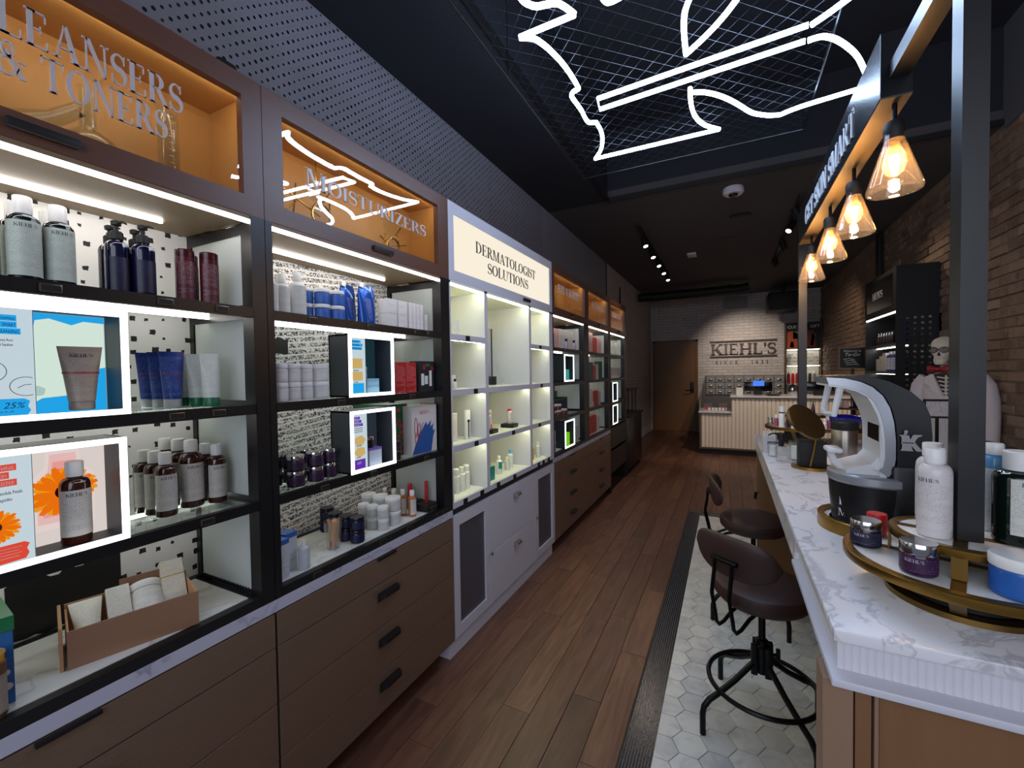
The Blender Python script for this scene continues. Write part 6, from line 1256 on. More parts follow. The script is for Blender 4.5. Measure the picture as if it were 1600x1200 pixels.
serif(pf2, 'GET SKIN SMART', (SX0 - .0002, 2.700, 2.192), (0, -1, 0), (0, 0, 1), (-1, 0, 0), .088, mat('sign_letter', '#d5d8e0', .35), .003, width=.98)
glass_lamp = glassy('lamp_glass', (1.0, .96, .93), ior=1.5, haze=.018, hazecol=(1.0, .86, .76))
bulbm = glassy('bulb_glass', (1.0, .80, .5), ior=1.4, haze=.10, hazecol=(1.0, .80, .55))
def pendant(i, y):
    t = empty('pendant_lamp', (.40, y, 2.157), 'cone glass pendant lamp under the sign, %s' % ('nearest the camera', 'second from the camera', 'third from the camera', 'farthest from the camera')[i], 'lamp', 'glass pendant lamps under the sign'); c = (.40, y)
    MB().tube([(.40, y, 2.156), (.40, y, 2.108)], .006, 8).build('stem', M['iron'], t)
    MB().lathe([(.006, 2.112), (.020, 2.108), (.024, 2.100), (.024, 2.078), (.021, 2.072), (.021, 2.060), (0, 2.060)], 24, c=c).build('socket', M['blackm'], t)
    MB().lathe([(.0225, 2.086), (.0215, 2.060), (.0590, 1.938), (.0610, 1.930), (.0590, 1.923), (.0500, 1.921), (.0500, 1.9235), (.0575, 1.9275), (.0580, 1.933), (.0200, 2.058), (.0210, 2.085), (.0225, 2.086)], 40, c=c).build('glass_cone', glass_lamp, t)
    MB().lathe([(.010, 2.060), (.012, 2.045), (.024, 2.015), (.026, 1.995), (.020, 1.975), (.010, 1.966), (0, 1.964)], 24, c=c).build('bulb', bulbm, t)
    fm = MB()
    for k in range(6):
        a = 2 * PI * k / 6; fm.tube([(.40 + .010 * math.cos(a), y + .010 * math.sin(a), 2.020), (.40 + .006 * math.cos(a + .4), y + .006 * math.sin(a + .4), 1.985)], .0022, 6)
    fm.build('filament', M['filament'], t, kind='stuff')
    l = bpy.data.lights.new('bulb_light', 'POINT'); l.energy = 1.3; l.color = (1.0, .72, .42); l.shadow_soft_size = .012
    lo = bpy.data.objects.new('bulb_light', l); COL.objects.link(lo); lo.location = (0, 0, 1.955 - 2.157); lo.parent = t
for i, y in enumerate((1.508, 1.923, 2.32, 2.788)): pendant(i, y)
# ------------------------------------------------------------------ neon emblem on a wire mesh, hung in the recess
NZ = 2.62
nn = empty('neon_sign', (0, 2.0, NZ), 'large white neon outline hanging on a wire mesh under the ceiling', 'neon sign')
ZP = [[0.0]]
def path(parent, pts, name='neon_tube', r=.0090, straight=False):
    P = [Vector((x, y, NZ)) for x, y in pts]; Q = []
    for i in range(0 if straight else len(P) - 1):                 # Catmull-Rom smoothing
        p0, p1, p2, p3 = P[max(i - 1, 0)], P[i], P[i + 1], P[min(i + 2, len(P) - 1)]
        for k in range(6):
            t = k / 6; Q.append(.5 * ((2 * p1) + (p2 - p0) * t + (2 * p0 - 5 * p1 + 4 * p2 - p3) * t * t + (3 * p1 - p0 - 3 * p2 + p3) * t ** 3))
    Q = list(P) if straight else Q + [P[-1]]; Q2 = [Q[0]]
    for q in Q[1:]:
        if (q - Q2[-1]).length > .004: Q2.append(q)
    MB().tube([tuple(q) for q in Q2], r, 8).build(name, M['neon'], parent)
path(nn, [(-0.575, 1.214), (-0.574, 1.247), (-0.563, 1.270), (-0.543, 1.290), (-0.513, 1.298), (-0.487, 1.306), (-0.475, 1.317), (-0.465, 1.334), (-0.454, 1.357), (-0.445, 1.377)])
path(nn, [(-0.445, 1.377), (-0.647, 1.378)])
path(nn, [(-0.647, 1.378), (-0.608, 1.404), (-0.593, 1.429), (-0.580, 1.464), (-0.570, 1.506), (-0.560, 1.552), (-0.553, 1.610), (-0.550, 1.651), (-0.548, 1.688), (-0.549, 1.736)])
path(nn, [(-0.549, 1.736), (-0.573, 1.743), (-0.588, 1.760), (-0.591, 1.779)])
path(nn, [(-0.591, 1.779), (-0.588, 1.817), (-0.584, 1.881), (-0.585, 1.927), (-0.586, 1.963)])
path(nn, [(-0.586, 1.963), (-0.578, 1.992), (-0.551, 2.001)])
path(nn, [(-0.551, 2.001), (-0.549, 2.080), (-0.563, 2.163), (-0.597, 2.259), (-0.650, 2.338)])
path(nn, [(-0.649, 2.337), (-0.036, 2.346)])
path(nn, [(-0.036, 2.346), (-0.096, 2.274), (-0.132, 2.181), (-0.143, 2.073), (-0.139, 1.953)])
path(nn, [(-0.131, 1.986), (-0.080, 2.014), (-0.029, 2.066), (0.024, 2.141), (0.079, 2.237), (0.102, 2.272), (0.130, 2.300), (0.170, 2.330), (0.215, 2.350)])
path(nn, [(0.215, 2.350), (0.295, 2.321), (0.482, 2.295), (0.585, 2.279)])
path(nn, [(0.246, 1.791), (-0.498, 1.837), (-0.509, 1.914), (0.248, 1.871)], straight=True)
path(nn, [(0.256, 1.874), (0.290, 1.873), (0.324, 1.893), (0.364, 1.939), (0.409, 2.007), (0.443, 2.071), (0.478, 2.156), (0.519, 2.257)])
path(nn, [(0.255, 1.796), (0.298, 1.764), (0.338, 1.729), (0.380, 1.687)])
path(nn, [(-0.099, 1.465), (-0.108, 1.493), (-0.125, 1.542), (-0.134, 1.626), (-0.137, 1.739)])
path(nn, [(-0.137, 1.739), (-0.066, 1.676), (-0.014, 1.619), (0.025, 1.564), (0.050, 1.518)])
path(nn, [(-0.352, 1.332), (-0.338, 1.380), (-0.290, 1.378)])
x0, x1, y0, y1 = -.80, .34, .55, 2.62
mg = MB(); st = .052; s2 = math.sqrt(2)
for fam in (1, -1):
    c = -4.0
    while c < 5.0:
        pts = []                                                   # line y = fam*x + c clipped to the panel
        xs = sorted([x0, x1, (y0 - c) / fam, (y1 - c) / fam]); a, b_ = xs[1], xs[2]
        if a < b_ and y0 - 1e-6 <= fam * (a + b_) / 2 + c <= y1 + 1e-6: mg.tube([(a, fam * a + c, NZ + .035), (b_, fam * b_ + c, NZ + .035)], .0006, 4, cap=False)
        c += st * s2
mg.build('wire_mesh', mat('mesh_wire', '#2c2e35', .4, .5), nn, kind='stuff')
for x in (x0, x1): MB().tube([(x, y0, NZ + .035), (x, y1, NZ + .035)], .004, 6).build('mesh_edge', M['iron'], nn)
for y in (y0, y1): MB().tube([(x0, y, NZ + .035), (x1, y, NZ + .035)], .004, 6).build('mesh_edge', M['iron'], nn)
for x in (x0, x1):
    for y in (y0, (y0 + y1) / 2, y1): MB().tube([(x, y, NZ + .035), (x, y, 3.80)], .002, 5).build('hanger', M['iron'], nn)
# ------------------------------------------------------------------ ceiling fittings
cm = empty('ceiling_camera', (.046, 4.56, ZC), 'white dome camera on the dark ceiling', 'camera'); MB().lathe([(.085, ZC - .0005), (.09, ZC - .01), (.09, ZC - .045), (.075, ZC - .06), (0, ZC - .06)], 32, c=(.046, 4.56)).build('housing', M['white'], cm); MB().lathe([(.042, ZC - .06), (.035, ZC - .075), (0, ZC - .082)], 24, c=(.046, 4.56)).build('lens', M['screen'], cm)
spk = empty('ceiling_speaker', (.125, 5.41, ZC), 'round dark loudspeaker grille flush in the ceiling', 'speaker'); MB().lathe([(.11, ZC - .0005), (.11, ZC - .010), (.10, ZC - .014), (0, ZC - .012)], 32, c=(.125, 5.41)).build('grille', M['blackm'], spk)
vt = empty('ceiling_vent', (-.02, 6.22, ZC), 'small dark slot vent in the ceiling', 'vent'); MB().box(-.12, .08, 6.18, 6.26, ZC - .008, ZC - .0005).build('slot', M['blackm'], vt, smooth=0)
sq = empty('smoke_detector', (-.47, 6.82, ZC), 'small square white box on the ceiling', 'detector'); MB().cbox(-.53, -.41, 6.72, 6.92, ZC - .03, ZC - .0005, .004).build('box', M['white'], sq)
def track(x, y0, y1, label, heads):
    t = empty('spot_track', (x, (y0 + y1) / 2, ZC), label, 'lamp'); MB().box(x - .018, x + .018, y0, y1, ZC - .03, ZC - .0005).build('rail', M['blackm'], t, smooth=0)
    for y, dx, dy, on in heads:
        d_ = Vector((dx, dy, -1)).normalized(); p = Vector((x, y, ZC - .085)); MB().tube([(x, y, ZC - .03), tuple(p)], .01, 8).build('arm', M['blackm'], t)
        h = MB().tube([tuple(p - d_ * .06), tuple(p + d_ * .07)], .036, 16).build('spot_head', M['blackm'], t); MB().tube([tuple(p + d_ * .0705), tuple(p + d_ * .073)], .028, 16).build('spot_lens', M['spotled'] if on else M['screen'], h)
track(-.93, 5.1, 8.0, 'black ceiling spot track on the left with five lit heads', ((5.55, .3, -.2, 1), (6.15, .3, -.25, 1), (6.7, .3, -.3, 1), (7.25, .25, -.3, 1), (7.8, .2, -.3, 1)))
track(.64, 5.0, 8.1, 'black ceiling spot track on the right near the long sign', ((5.35, .4, -.1, 0), (5.8, -.5, -.5, 1), (6.6, .3, -.2, 0), (7.6, .2, -.3, 0)))
track(.02, 9.6, 9.95, 'single ceiling spot shining on the lettering of the back wall', ((9.78, .1, -.6, 1),))
du = empty('air_duct', (-.7, 9.4, 3.05), 'black round air duct crossing the ceiling before the back wall', 'duct')
MB().tube([(-1.68, 9.3, 2.99), (-.4, 9.35, 3.0), (.25, 9.38, 3.01), (.36, 9.38, 3.04)], .085, 16).build('pipe', M['blackm'], du)
ac = empty('air_unit', (.85, 10.2, 2.9), 'black boxy air unit hanging at the right before the back wall', 'vent'); MB().cbox(.72, 1.25, 9.9, 10.6, 2.62, 2.98, .02).build('casing', M['blackm'], ac); MB().tube([(1.0, 10.2, 2.98), (1.0, 10.2, ZC - .001)], .03).build('hanger', M['blackm'], ac)
wv = empty('wall_vent', (.15, 10.96, 2.98), 'pale flush vent panel high on the white brick back wall', 'vent'); MB().box(-.10, .39, YB - .012, YB - .0005, 2.84, 3.10).build('plate', mat('vent_plate', '#8f8a8a', .6), wv, smooth=0)
# ------------------------------------------------------------------ back wall: lettering, drawers, register, shelves
wsn = empty('wall_lettering', (.29, YB, 1.85), 'mirrored bronze wall letters reading KIEHL\'S SINCE 1851 above the register', 'sign')
wsn['label'] = 'mirrored bronze raised letters between two bars on the white brick wall above the register'
NY = ((1, 0, 0), (0, 0, 1), (0, -1, 0))
for z in (2.083, 1.742): MB().cbox(-.375, .945, YB - .03, YB - .001, z, z + .030, .003).build('bar', M['bronze'], wsn, smooth=0)
serif(wsn, "KIEHL'S", (-.36, YB - .001, 1.805), *NY, .235, M['bronze'], .03, width=1.29); serif(wsn, 'SINCE', (-.26, YB - .001, 1.585), *NY, .068, M['dletter'], .012, track=.75); serif(wsn, '1851', (.46, YB - .001, 1.585), *NY, .068, M['dletter'], .012, track=.80)
dc = empty('apothecary_drawers', (.30, 10.76, 0), 'grey cabinet of many small label drawers behind the register', 'cabinet'); gd = mat('grey_drawer', '#8c8886', .45)
MB().box(-.46, 1.06, 10.58, YB - .001, .0, 1.32).build('body', mat('drawer_frame', '#5d5a5a', .5), dc, smooth=0)
for i in range(8):
    for j in range(3):
        xa = -.445 + i * .187; za = .90 + j * .137; dd = MB().cbox(xa + .006, xa + .181, 10.562, 10.58, za + .006, za + .131, .004).build('drawer', gd, dc, smooth=0)
        MB().cbox(xa + .055, xa + .132, 10.548, 10.562, za + .045, za + .078, .004).build('label_pull', M['chrome'], dd)
MB().prism([(10.58, 0), (10.58, 1.32), (10.40, 1.32), (8.55, .86), (8.55, 0)], (-.475, 0, 0), (0, 1, 0), (0, 0, 1), (.015, 0, 0)).build('side_partition', gd, dc, smooth=0)
rg_ = empty('register_counter', (.6, 8.4, 0), 'cream fluted cash counter with lower shelf at its left end', 'counter')
MB().box(-.425, 1.70, 8.12, 8.62, .0, .094).build('plinth', M['blackm'], rg_, smooth=0)
trim = mat('counter_trim', '#6d5638', .45)
MB().box(-.437, .052, 8.115, 8.75, .094, .705).build('low_body', trim, rg_, smooth=0); MB().box(.052, 1.70, 8.115, 8.75, .094, .975).build('high_body', trim, rg_, smooth=0)
MB().box(-.46, .05, 8.07, 8.78, .715, .742).build('low_top', M['marble'], rg_, smooth=0); MB().box(.03, 1.71, 8.07, 8.78, .985, 1.012).build('high_top', M['marble'], rg_, smooth=0)
MB().box(-.455, .05, 8.075, 8.77, .700, .715).box(.035, 1.705, 8.075, 8.77, .970, .985).box(.035, .052, 8.08, 8.115, .715, .970).box(-.445, 1.70, 8.09, 8.115, .094, .118).box(-.445, -.425, 8.09, 8.115, .118, .70).build('wood_edge', trim, rg_, smooth=0)
x = -.392
while x < 1.70:
    top = .698 if x < .04 else .968
    MB().lathe([(.0285, .12), (.0285, top)], 10, c=(x, 8.118), a0=PI, a1=2 * PI, sy=.5).build('flute', M['flute'], rg_); x += .0585
cf = bpy.data.objects.get('flute')
for i, (x, lb) in enumerate(((.45, 'black register screen on the cash counter showing a bright blue window'), (1.30, 'black register screen at the right behind the near frame post'))):
    t = empty('register_screen', (x, 8.45, 1.012), lb, 'screen'); MB().cbox(x - .20, x + .22, 8.47, 8.50, 1.075, 1.235, .006).build('screen_body', M['screen'], t); MB().box(x - .05, x + .07, 8.44, 8.53, 1.0125, 1.09).build('stand', M['blackm'], t, smooth=0)
    if i == 0: MB().cbox(x - .07, x + .10, 8.452, 8.469, 1.165, 1.255, .004).build('blue_window', M['bluescreen'], t, smooth=0)
sc2 = empty('counter_card', (.17, 8.4, 1.012), 'white upright card left of the lit register screen', 'card'); MB().box(.125, .225, 8.40, 8.41, 1.0125, 1.14).build('card', M['paper'], sc2, smooth=0)
ur = empty('silver_urn', (.95, 8.4, 1.012), 'round silver urn on the cash counter left of the far post', 'urn'); MB().lathe([(.06, 1.0125), (.065, 1.02), (.075, 1.12), (.06, 1.17), (.02, 1.19), (.012, 1.205), (0, 1.21)], 24, c=(.95, 8.4)).build('body', M['silver'], ur)
ds = empty('brown_dish', (.66, 8.3, 1.012), 'low brown dish on the cash counter', 'dish'); MB().lathe([(.07, 1.0125), (.12, 1.03), (.125, 1.035), (.0, 1.028)], 24, c=(.66, 8.25)).build('dish', mat('dish_brown', '#4a2f22', .4), ds)
for i, (x, lb) in enumerate(((-.33, 'small clear case of red samples, left on the low counter end'), (-.08, 'small clear case of red samples, right on the low counter end'))):
    t = empty('sample_case', (x, 8.45, .742), lb, 'case'); MB().box(x - .07, x + .07, 8.42, 8.50, .7425, .85).build('clear_case', M['acrylic'], t, smooth=0); MB().box(x - .06, x + .06, 8.43, 8.48, .744, .80).build('red_stock', redm, t, smooth=0)
for i in range(6): jar('sample_pot', .05, .022, M['wcap'], M['wcap'], None, lidh=.35)(-.30 + .055 * i, 8.25 + .03 * (i % 2), .7425, 0, 'small white pot on the low counter end, number %s from the left' % ('one', 'two', 'three', 'four', 'five', 'six')[i], 'jar', 'small white pots on the low counter end')
gs = empty('gift_shelves', (1.40, 10.85, .95), 'lit narrow shelves with a dark gift poster at the right of the back wall', 'shelf')
fr_ = mat('shelf_frame', '#4a3626', .5)
MB().box(1.085, 1.10, 10.70, YB - .001, .95, 2.42).box(1.70, 1.715, 10.70, YB - .001, .95, 2.42).box(1.085, 1.715, 10.70, YB - .001, 2.40, 2.42).build('frame', fr_, gs, smooth=0); MB().box(1.10, 1.70, YB - .02, YB - .001, .95, 2.40).build('back', M['whitein'], gs, smooth=0)
MB().box(1.10, 1.70, 10.72, 10.735, 1.87, 2.40).build('poster', mat('poster_dark', '#17140f', .6), gs, smooth=0)
sans_targets = gs
for z in (1.855, 1.515, 1.12): MB().box(1.10, 1.70, 10.72, YB - .02, z, z + .012).build('shelf', M['whitein'], gs, smooth=0)
for z in (1.845, 1.505): MB().box(1.12, 1.68, 10.74, 10.75, z, z + .008).build('light_strip', M['led'], gs, smooth=0)
sans(gs, 'CUSTOM  GIFT', .085, (1.40, 10.7195, 2.30), 'ny', M['paper'], align='CENTER')
og = plast('poster_orange', '#b0522a', .6)
for poly, mt_ in (([(1.105, 1.875), (1.30, 1.875), (1.30, 2.20), (1.20, 2.24), (1.105, 2.22)], og), ([(1.22, 2.08), (1.30, 2.08), (1.30, 2.22), (1.22, 2.22)], M['paper']), ([(1.44, 1.90), (1.62, 1.90), (1.58, 2.24), (1.46, 2.26)], plast('poster_red', '#6e2018', .6)), ([(1.52, 1.93), (1.57, 1.93), (1.60, 2.16), (1.55, 2.17)], M['paper']), ([(1.16, 1.90), (1.24, 1.90), (1.22, 2.02), (1.18, 2.02)], plast('poster_red2', '#a23522', .6))):
    MB().prism(poly, (0, 10.7198, 0), (1, 0, 0), (0, 0, 1), (0, -.0006, 0)).build('printed_shape', mt_, gs, smooth=0)
MB().box(1.12, 1.68, 10.80, 10.812, 1.528, 1.80).build('patterned_board', printed('pattern_board', '#d9d5cb', '#4c4842', lines=14, xs=25, dens=.5), gs, smooth=0)
for i in range(7): bottle('tall_bottle', .27, .028, redm if i < 3 else mat('grey_bottle%d' % (i % 2), ('#8d8a88', '#3c3936')[i % 2], .4), M['wcap'], None, caph=.16, capr=.6)(1.15 + .075 * i, 10.80, 1.1325, 0, '%s bottle, number %s from the left on the lit gift shelves' % ('tall red' if i < 3 else ('dark' if i % 2 else 'grey'), ('one', 'two', 'three', 'four', 'five', 'six', 'seven')[i]), 'bottle')
# ------------------------------------------------------------------ right wall: men's cabinet, stand, skeleton
mc = empty('mens_cabinet', (1.58, 5.77, 0), 'tall black wall cabinet lettered MENS with a holed side panel', 'cabinet'); MY0, MY1, MX0 = 5.26, 6.28, 1.416; X1 = 1.72
MB().box(MX0, X1, MY0 + .012, MY1, 1.985, 2.407).build('header_box', M['blackm'], mc, smooth=0); MB().box(MX0 - .004, MX0, MY0 + .10, MY1 - .09, 2.05, 2.36).build('header_pane', mat('dark_pane', '#1f1d1c', .12), mc, smooth=0)
MB().box(MX0, X1, MY1 - .03, MY1, .0, 1.985).build('far_side', M['black'], mc, smooth=0); MB().box(X1 - .015, X1, MY0 + .012, MY1 - .03, .0, 1.985).build('back', M['blackm'], mc, smooth=0)
for z in (1.66, 1.385, 1.10, .80, .42): MB().box(MX0, X1 - .015, MY0 + .012, MY1 - .03, z, z + .025).build('shelf', M['black'], mc, smooth=0)
MB().box(MX0 + .004, MX0 + .014, MY0 + .012, MY1 - .03, 1.972, 1.984).build('light_strip', M['led'], mc, smooth=0)
for z in (1.652, 1.377): MB().box(MX0 + .10, MX0 + .11, MY0 + .012, MY1 - .03, z, z + .008).build('light_strip', M['led'], mc, smooth=0)
pn = MB(); pt_ = .0535; N = 5; ox = 1.499 - pt_ / 2
pn.box(MX0, X1, MY0, MY0 + .012, 1.94, 2.407); pn.box(MX0, X1, MY0, MY0 + .012, 0, 1.20); pn.box(MX0, ox, MY0, MY0 + .012, 1.20, 1.94); pn.box(ox + N * pt_, X1, MY0, MY0 + .012, 1.20, 1.94)
rows = int((1.94 - 1.20) / pt_ + .5); pz = (1.94 - 1.20) / rows
for i in range(N):
    for j in range(rows):
        cx, cz = ox + (i + .5) * pt_, 1.20 + (j + .5) * pz; sq8 = [(1, 0), (1, 1), (0, 1), (-1, 1), (-1, 0), (-1, -1), (0, -1), (1, -1)]; b0 = len(pn.v)
        for yy in (MY0, MY0 + .012):
            pn.v += [(cx + a * pt_ / 2, yy, cz + b_ * pz / 2) for a, b_ in sq8] + [(cx + .0125 * math.cos(k * PI / 4), yy, cz + .0125 * math.sin(k * PI / 4)) for k in range(8)]
        for k in range(8):
            q = (k + 1) % 8; pn.f += [(b0 + k, b0 + q, b0 + 8 + q, b0 + 8 + k), (b0 + 24 + k, b0 + 24 + q, b0 + 16 + q, b0 + 16 + k), (b0 + 8 + k, b0 + 8 + q, b0 + 24 + q, b0 + 24 + k)]
pn.build('holed_side_panel', M['blackm'], mc, smooth=0)
serif(mc, "MEN'S", (MX0 - .0042, 5.985, 2.175), (0, -1, 0), (0, 0, 1), (-1, 0, 0), .075, M['letter'], .003, width=.34)
fk = empty('display_flask', (1.45, 5.50, 2.05), 'small glass flask glinting behind the dark header pane', 'flask'); fk.location = (1.40, 5.5, 2.05); ORG[fk.name] = (1.40, 5.5, 2.05)
mb_ = plast('ultra_blue', '#2422b8', .3); P_mb = bottle('blue_can', .23, .026, mb_, M['wcap'], None, caph=.1, capr=.8, sh=.06)
bpy.data.objects.remove(fk)
for i in range(3): P_mb(1.50 + .0 * i, 5.33 + .062 * i, 1.6855, -90, 'bright blue tall can, number %s from the holed panel' % ('one', 'two', 'three')[i], 'bottle', "blue cans in the men's cabinet")
P_dv = bottle('dark_vial', .13, .022, mat('dark_vial', '#2a2422', .3), M['silver'], None, caph=.25, capr=.6); Gm = "dark vials in the men's cabinet"
for i in range(6): P_dv(1.48, 5.60 + .085 * i, 1.6855, -90, 'dark vial with silver cap, number %s from the blue cans' % ('one', 'two', 'three', 'four', 'five', 'six')[i], 'bottle', Gm)
P_bb = bottle('blue_white_bottle', .20, .040, plast('indigo', '#333a86', .3), M['wcap'], lab('ind', '#c4c8de', '#4a519a', lines=70, xs=100), caph=.14, capr=.55); Gb = "blue and white bottles in the men's cabinet"
for i in range(4): P_bb(1.49, 5.35 + .10 * i, 1.4105, -90, 'blue and white bottle, number %s from the holed panel' % ('one', 'two', 'three', 'four')[i], 'bottle', Gb)
for i in range(3): pack('white_pack', .09, .06, .19 - .03 * i, whc, lb1)(1.49, 5.78 + .11 * i, 1.4105, -90, 'white pack, number %s left of the blue and white bottles' % ('one', 'two', 'three')[i], 'box', "white packs in the men's cabinet")
P_wj2 = jar('white_low_jar', .07, .04, M['wcap'], M['silver'], None, lidh=.3)
for i in range(5): P_wj2(1.50, 5.36 + .14 * i, 1.1255, 0, "white low jar, number %s on the lower men's shelf" % ('one', 'two', 'three', 'four', 'five')[i], 'jar', "white low jars on the lower men's shelf")
cdt = empty('wall_conduit', (1.70, 6.9, 2.4), 'dark upright conduit on the brick wall above the mens cabinet', 'pipe'); MB().cbox(1.67, 1.72, 6.85, 6.97, 2.35, 3.13, .006).build('casing', M['blackm'], cdt)
ts = empty('sign_stand', (1.347, 6.5, 0), 'dark stand with two round shelves and a chalkboard reading To-Go', 'stand')
MB().tube([(1.347, 6.5, 0), (1.347, 6.5, 1.45)], .018, 10).build('post', fr_, ts); MB().lathe([(0, 0), (.20, 0), (.20, .02), (0, .03)], 28, c=(1.347, 6.5)).build('foot', fr_, ts)
for z in (.95, .68): MB().lathe([(0, z), (.18, z), (.18, z + .02), (0, z + .02)], 32, c=(1.347, 6.5)).build('shelf', fr_, ts)
MB().box(1.205, 1.468, 6.48, 6.50, 1.44, 1.70).build('board_frame', trim, ts, smooth=0); MB().box(1.22, 1.453, 6.476, 6.48, 1.455, 1.685).build('chalkboard', M['blackm'], ts, smooth=0)
for tx, z, sz in (('Welcome to', 1.645, .034), ('To-Go', 1.595, .055)): sans(ts, tx, sz, (1.336, 6.4755, z), 'ny', M['paper'], align='CENTER', shear=.3)
for k in range(4): MB().tube([(1.25 + .01 * k, 6.4755, 1.555 - .022 * k), (1.31 + .02 * k, 6.4755, 1.565 - .024 * k), (1.36 + .015 * k, 6.4755, 1.55 - .022 * k)], .003, 5).build('chalk_stroke', M['paper'], ts)
for i in range(5): pack('blush_pack', .055, .05, .085, (whc, pinkc, purple, pinkc, whc)[i], None)(1.347 + .135 * math.cos(PI + .2 + i * .68), 6.5 + .135 * math.sin(PI + .2 + i * .68), .9705, 0, '%s pack on the upper round shelf of the dark stand, number %s' % (('white', 'blush', 'plum', 'blush', 'white')[i], ('one', 'two', 'three', 'four', 'five')[i]), 'box')
ns = empty('notice_stand', (1.276, 3.9, 0), 'black framed notice on a thin stand before the skeleton', 'sign')
MB().tube([(1.276, 3.92, 0), (1.276, 3.92, 1.12)], .010, 8).build('pole', M['iron'], ns); MB().lathe([(0, 0), (.13, 0), (.13, .012), (0, .016)], 24, c=(1.276, 3.92)).build('foot', M['iron'], ns)
MB().box(1.20, 1.352, 3.90, 3.912, 1.098, 1.228).build('frame', M['blackm'], ns, smooth=0); MB().box(1.213, 1.339, 3.8985, 3.90, 1.112, 1.213).build('notice', printed('notice', '#c9c6cc', '#6a686c', lines=110, xs=90, dens=.5), ns, smooth=0)
# ------------------------------------------------------------------ instruments behind the amber header panes
def at(o, *f): return o
gf = empty('glass_funnel', (-1.37, .345, 1.941), 'clear glass funnel lying behind the CLEANSERS header pane', 'glassware')
MB().lathe([(.052, 0), (.050, .006), (.018, .085), (.016, .14), (.014, .14), (.016, .085), (.048, .006), (.052, 0)], 28).rot(62, 'Y').rot(40).move((-1.40, .36, 1.995)).build('funnel_wall', M['clear'], gf)
rf = empty('round_flask', (-1.37, .475, 1.941), 'round bottomed glass flask behind the CLEANSERS header pane', 'glassware')
MB().lathe([(.0, .0), (.030, .002), (.052, .020), (.060, .050), (.052, .080), (.030, .100), (.017, .112), (.015, .20), (.020, .205), (.013, .20), (.015, .112), (.028, .098), (.050, .078), (.057, .05), (.050, .022), (.03, .005), (0, .003)], 32, c=(-1.37, .475)).move((0, 0, 1.941)).build('flask_wall', M['clear'], rf)
mcy = empty('measuring_cylinder', (-1.40, .655, 1.941), 'tall glass measuring cylinder behind the CLEANSERS header pane', 'glassware')
MB().lathe([(.036, 0), (.036, .008), (.026, .012), (.026, .26), (.029, .264), (.0235, .26), (.0235, .014), (0, .014)], 28, c=(-1.40, .655)).move((0, 0, 1.941)).build('cylinder_wall', M['clear'], mcy)
for k in range(12): MB().box(-1.374, -1.3735, .645, .655 + (.006 if k % 3 == 0 else 0), 1.975 + k * .018, 1.9762 + k * .018).build('graduation', M['letter'], mcy, smooth=0)
brs = mat('old_brass', '#c9a25a', .25, 1.0)
def magnifier(x, y, zc, r, label, rods, dark=True):
    t = empty('brass_magnifier', (x, y, 1.941), label, 'instrument'); MB().lathe([(0, 0), (.03, 0), (.03, .006), (.01, .010), (0, .010)], 20, c=(x, y)).move((0, 0, 1.941)).build('foot', M['blackm'], t)
    MB().tube([(x, y, 1.951), (x, y, 1.951 + .035)], .006, 8).build('black_stem', M['blackm'], t); MB().tube([(x, y, 1.986), (x, y, zc + .07)], .0035, 8).build('brass_stem', brs, t)
    MB().tube([(x + .01, y - .045 + r * math.cos(a), zc + r * math.sin(a)) for a in [2 * PI * k / 30 for k in range(30)]], .005, 6, closed=True).build('lens_ring', brs, t)
    MB().lathe([(0, -.001), (r, -.001), (r, .001), (0, .001)], 30).rot(90, 'Y').move((x + .01, y - .045, zc)).build('lens', M['acrylic'], t)
    for a, b in rods: MB().tube([(x, y + a[0], zc + a[1]), (x + .015, y + b[0], zc + b[1])], .0028, 6).build('brass_rod', brs, t)
    return t
magnifier(-1.36, 1.165, 2.045, .042, 'brass lens stand, left one behind the MOISTURIZERS pane', (((-.045, .0), (-.22, .05)), ((-.14, .028), (-.20, -.03)), ((-.155, -.02), (-.155, .08)), ((-.03, .06), (-.01, .10))))
magnifier(-1.36, 1.545, 2.025, .042, 'brass lens stand, right one behind the MOISTURIZERS pane', (((-.045, .0), (-.13, .03)), ((-.08, .0), (.04, .03)), ((-.1, -.02), (-.1, .05)), ((-.02, .06), (.0, .10))))
for y, z, lb in ((1.16, 2.16, 'round amber glass disc, left one high behind the MOISTURIZERS pane'), (1.56, 2.15, 'round amber glass disc, right one high behind the MOISTURIZERS pane')):
    t = empty('glass_disc', (-1.42, y, z), lb, 'disc'); MB().lathe([(0, -.002), (.045, -.002), (.045, .002), (0, .002)], 30).rot(90, 'Y').move((-1.42, y, z)).build('disc', M['clear'], t); MB().tube([(-1.425, y, z + .045), (-1.425, y, 2.289)], .002, 6).build('hanging_rod', brs, t)
magnifier(-1.37, 4.50, 2.06, .04, 'brass lens stand behind the LIP and SKIN pane', (((-.045, 0), (-.18, .02)),))
cy2 = empty('glass_cylinder', (-1.37, 3.55, 1.941), 'tall glass cylinder behind the EYE and MASKS pane', 'glassware'); MB().lathe([(.04, 0), (.04, .008), (.03, .012), (.03, .20), (.027, .20), (.027, .014), (0, .014)], 24, c=(-1.37, 3.55)).move((0, 0, 1.941)).build('cylinder_wall', M['clear'], cy2)
MB().tube([(-1.37, 3.38, 1.945), (-1.37, 3.38, 2.02)], .028, 16).build('glass_beaker', M['clear'], tag(empty('beaker', (-1.37, 3.38, 1.941)), 'small glass beaker left of the tall glass cylinder', 'glassware'))
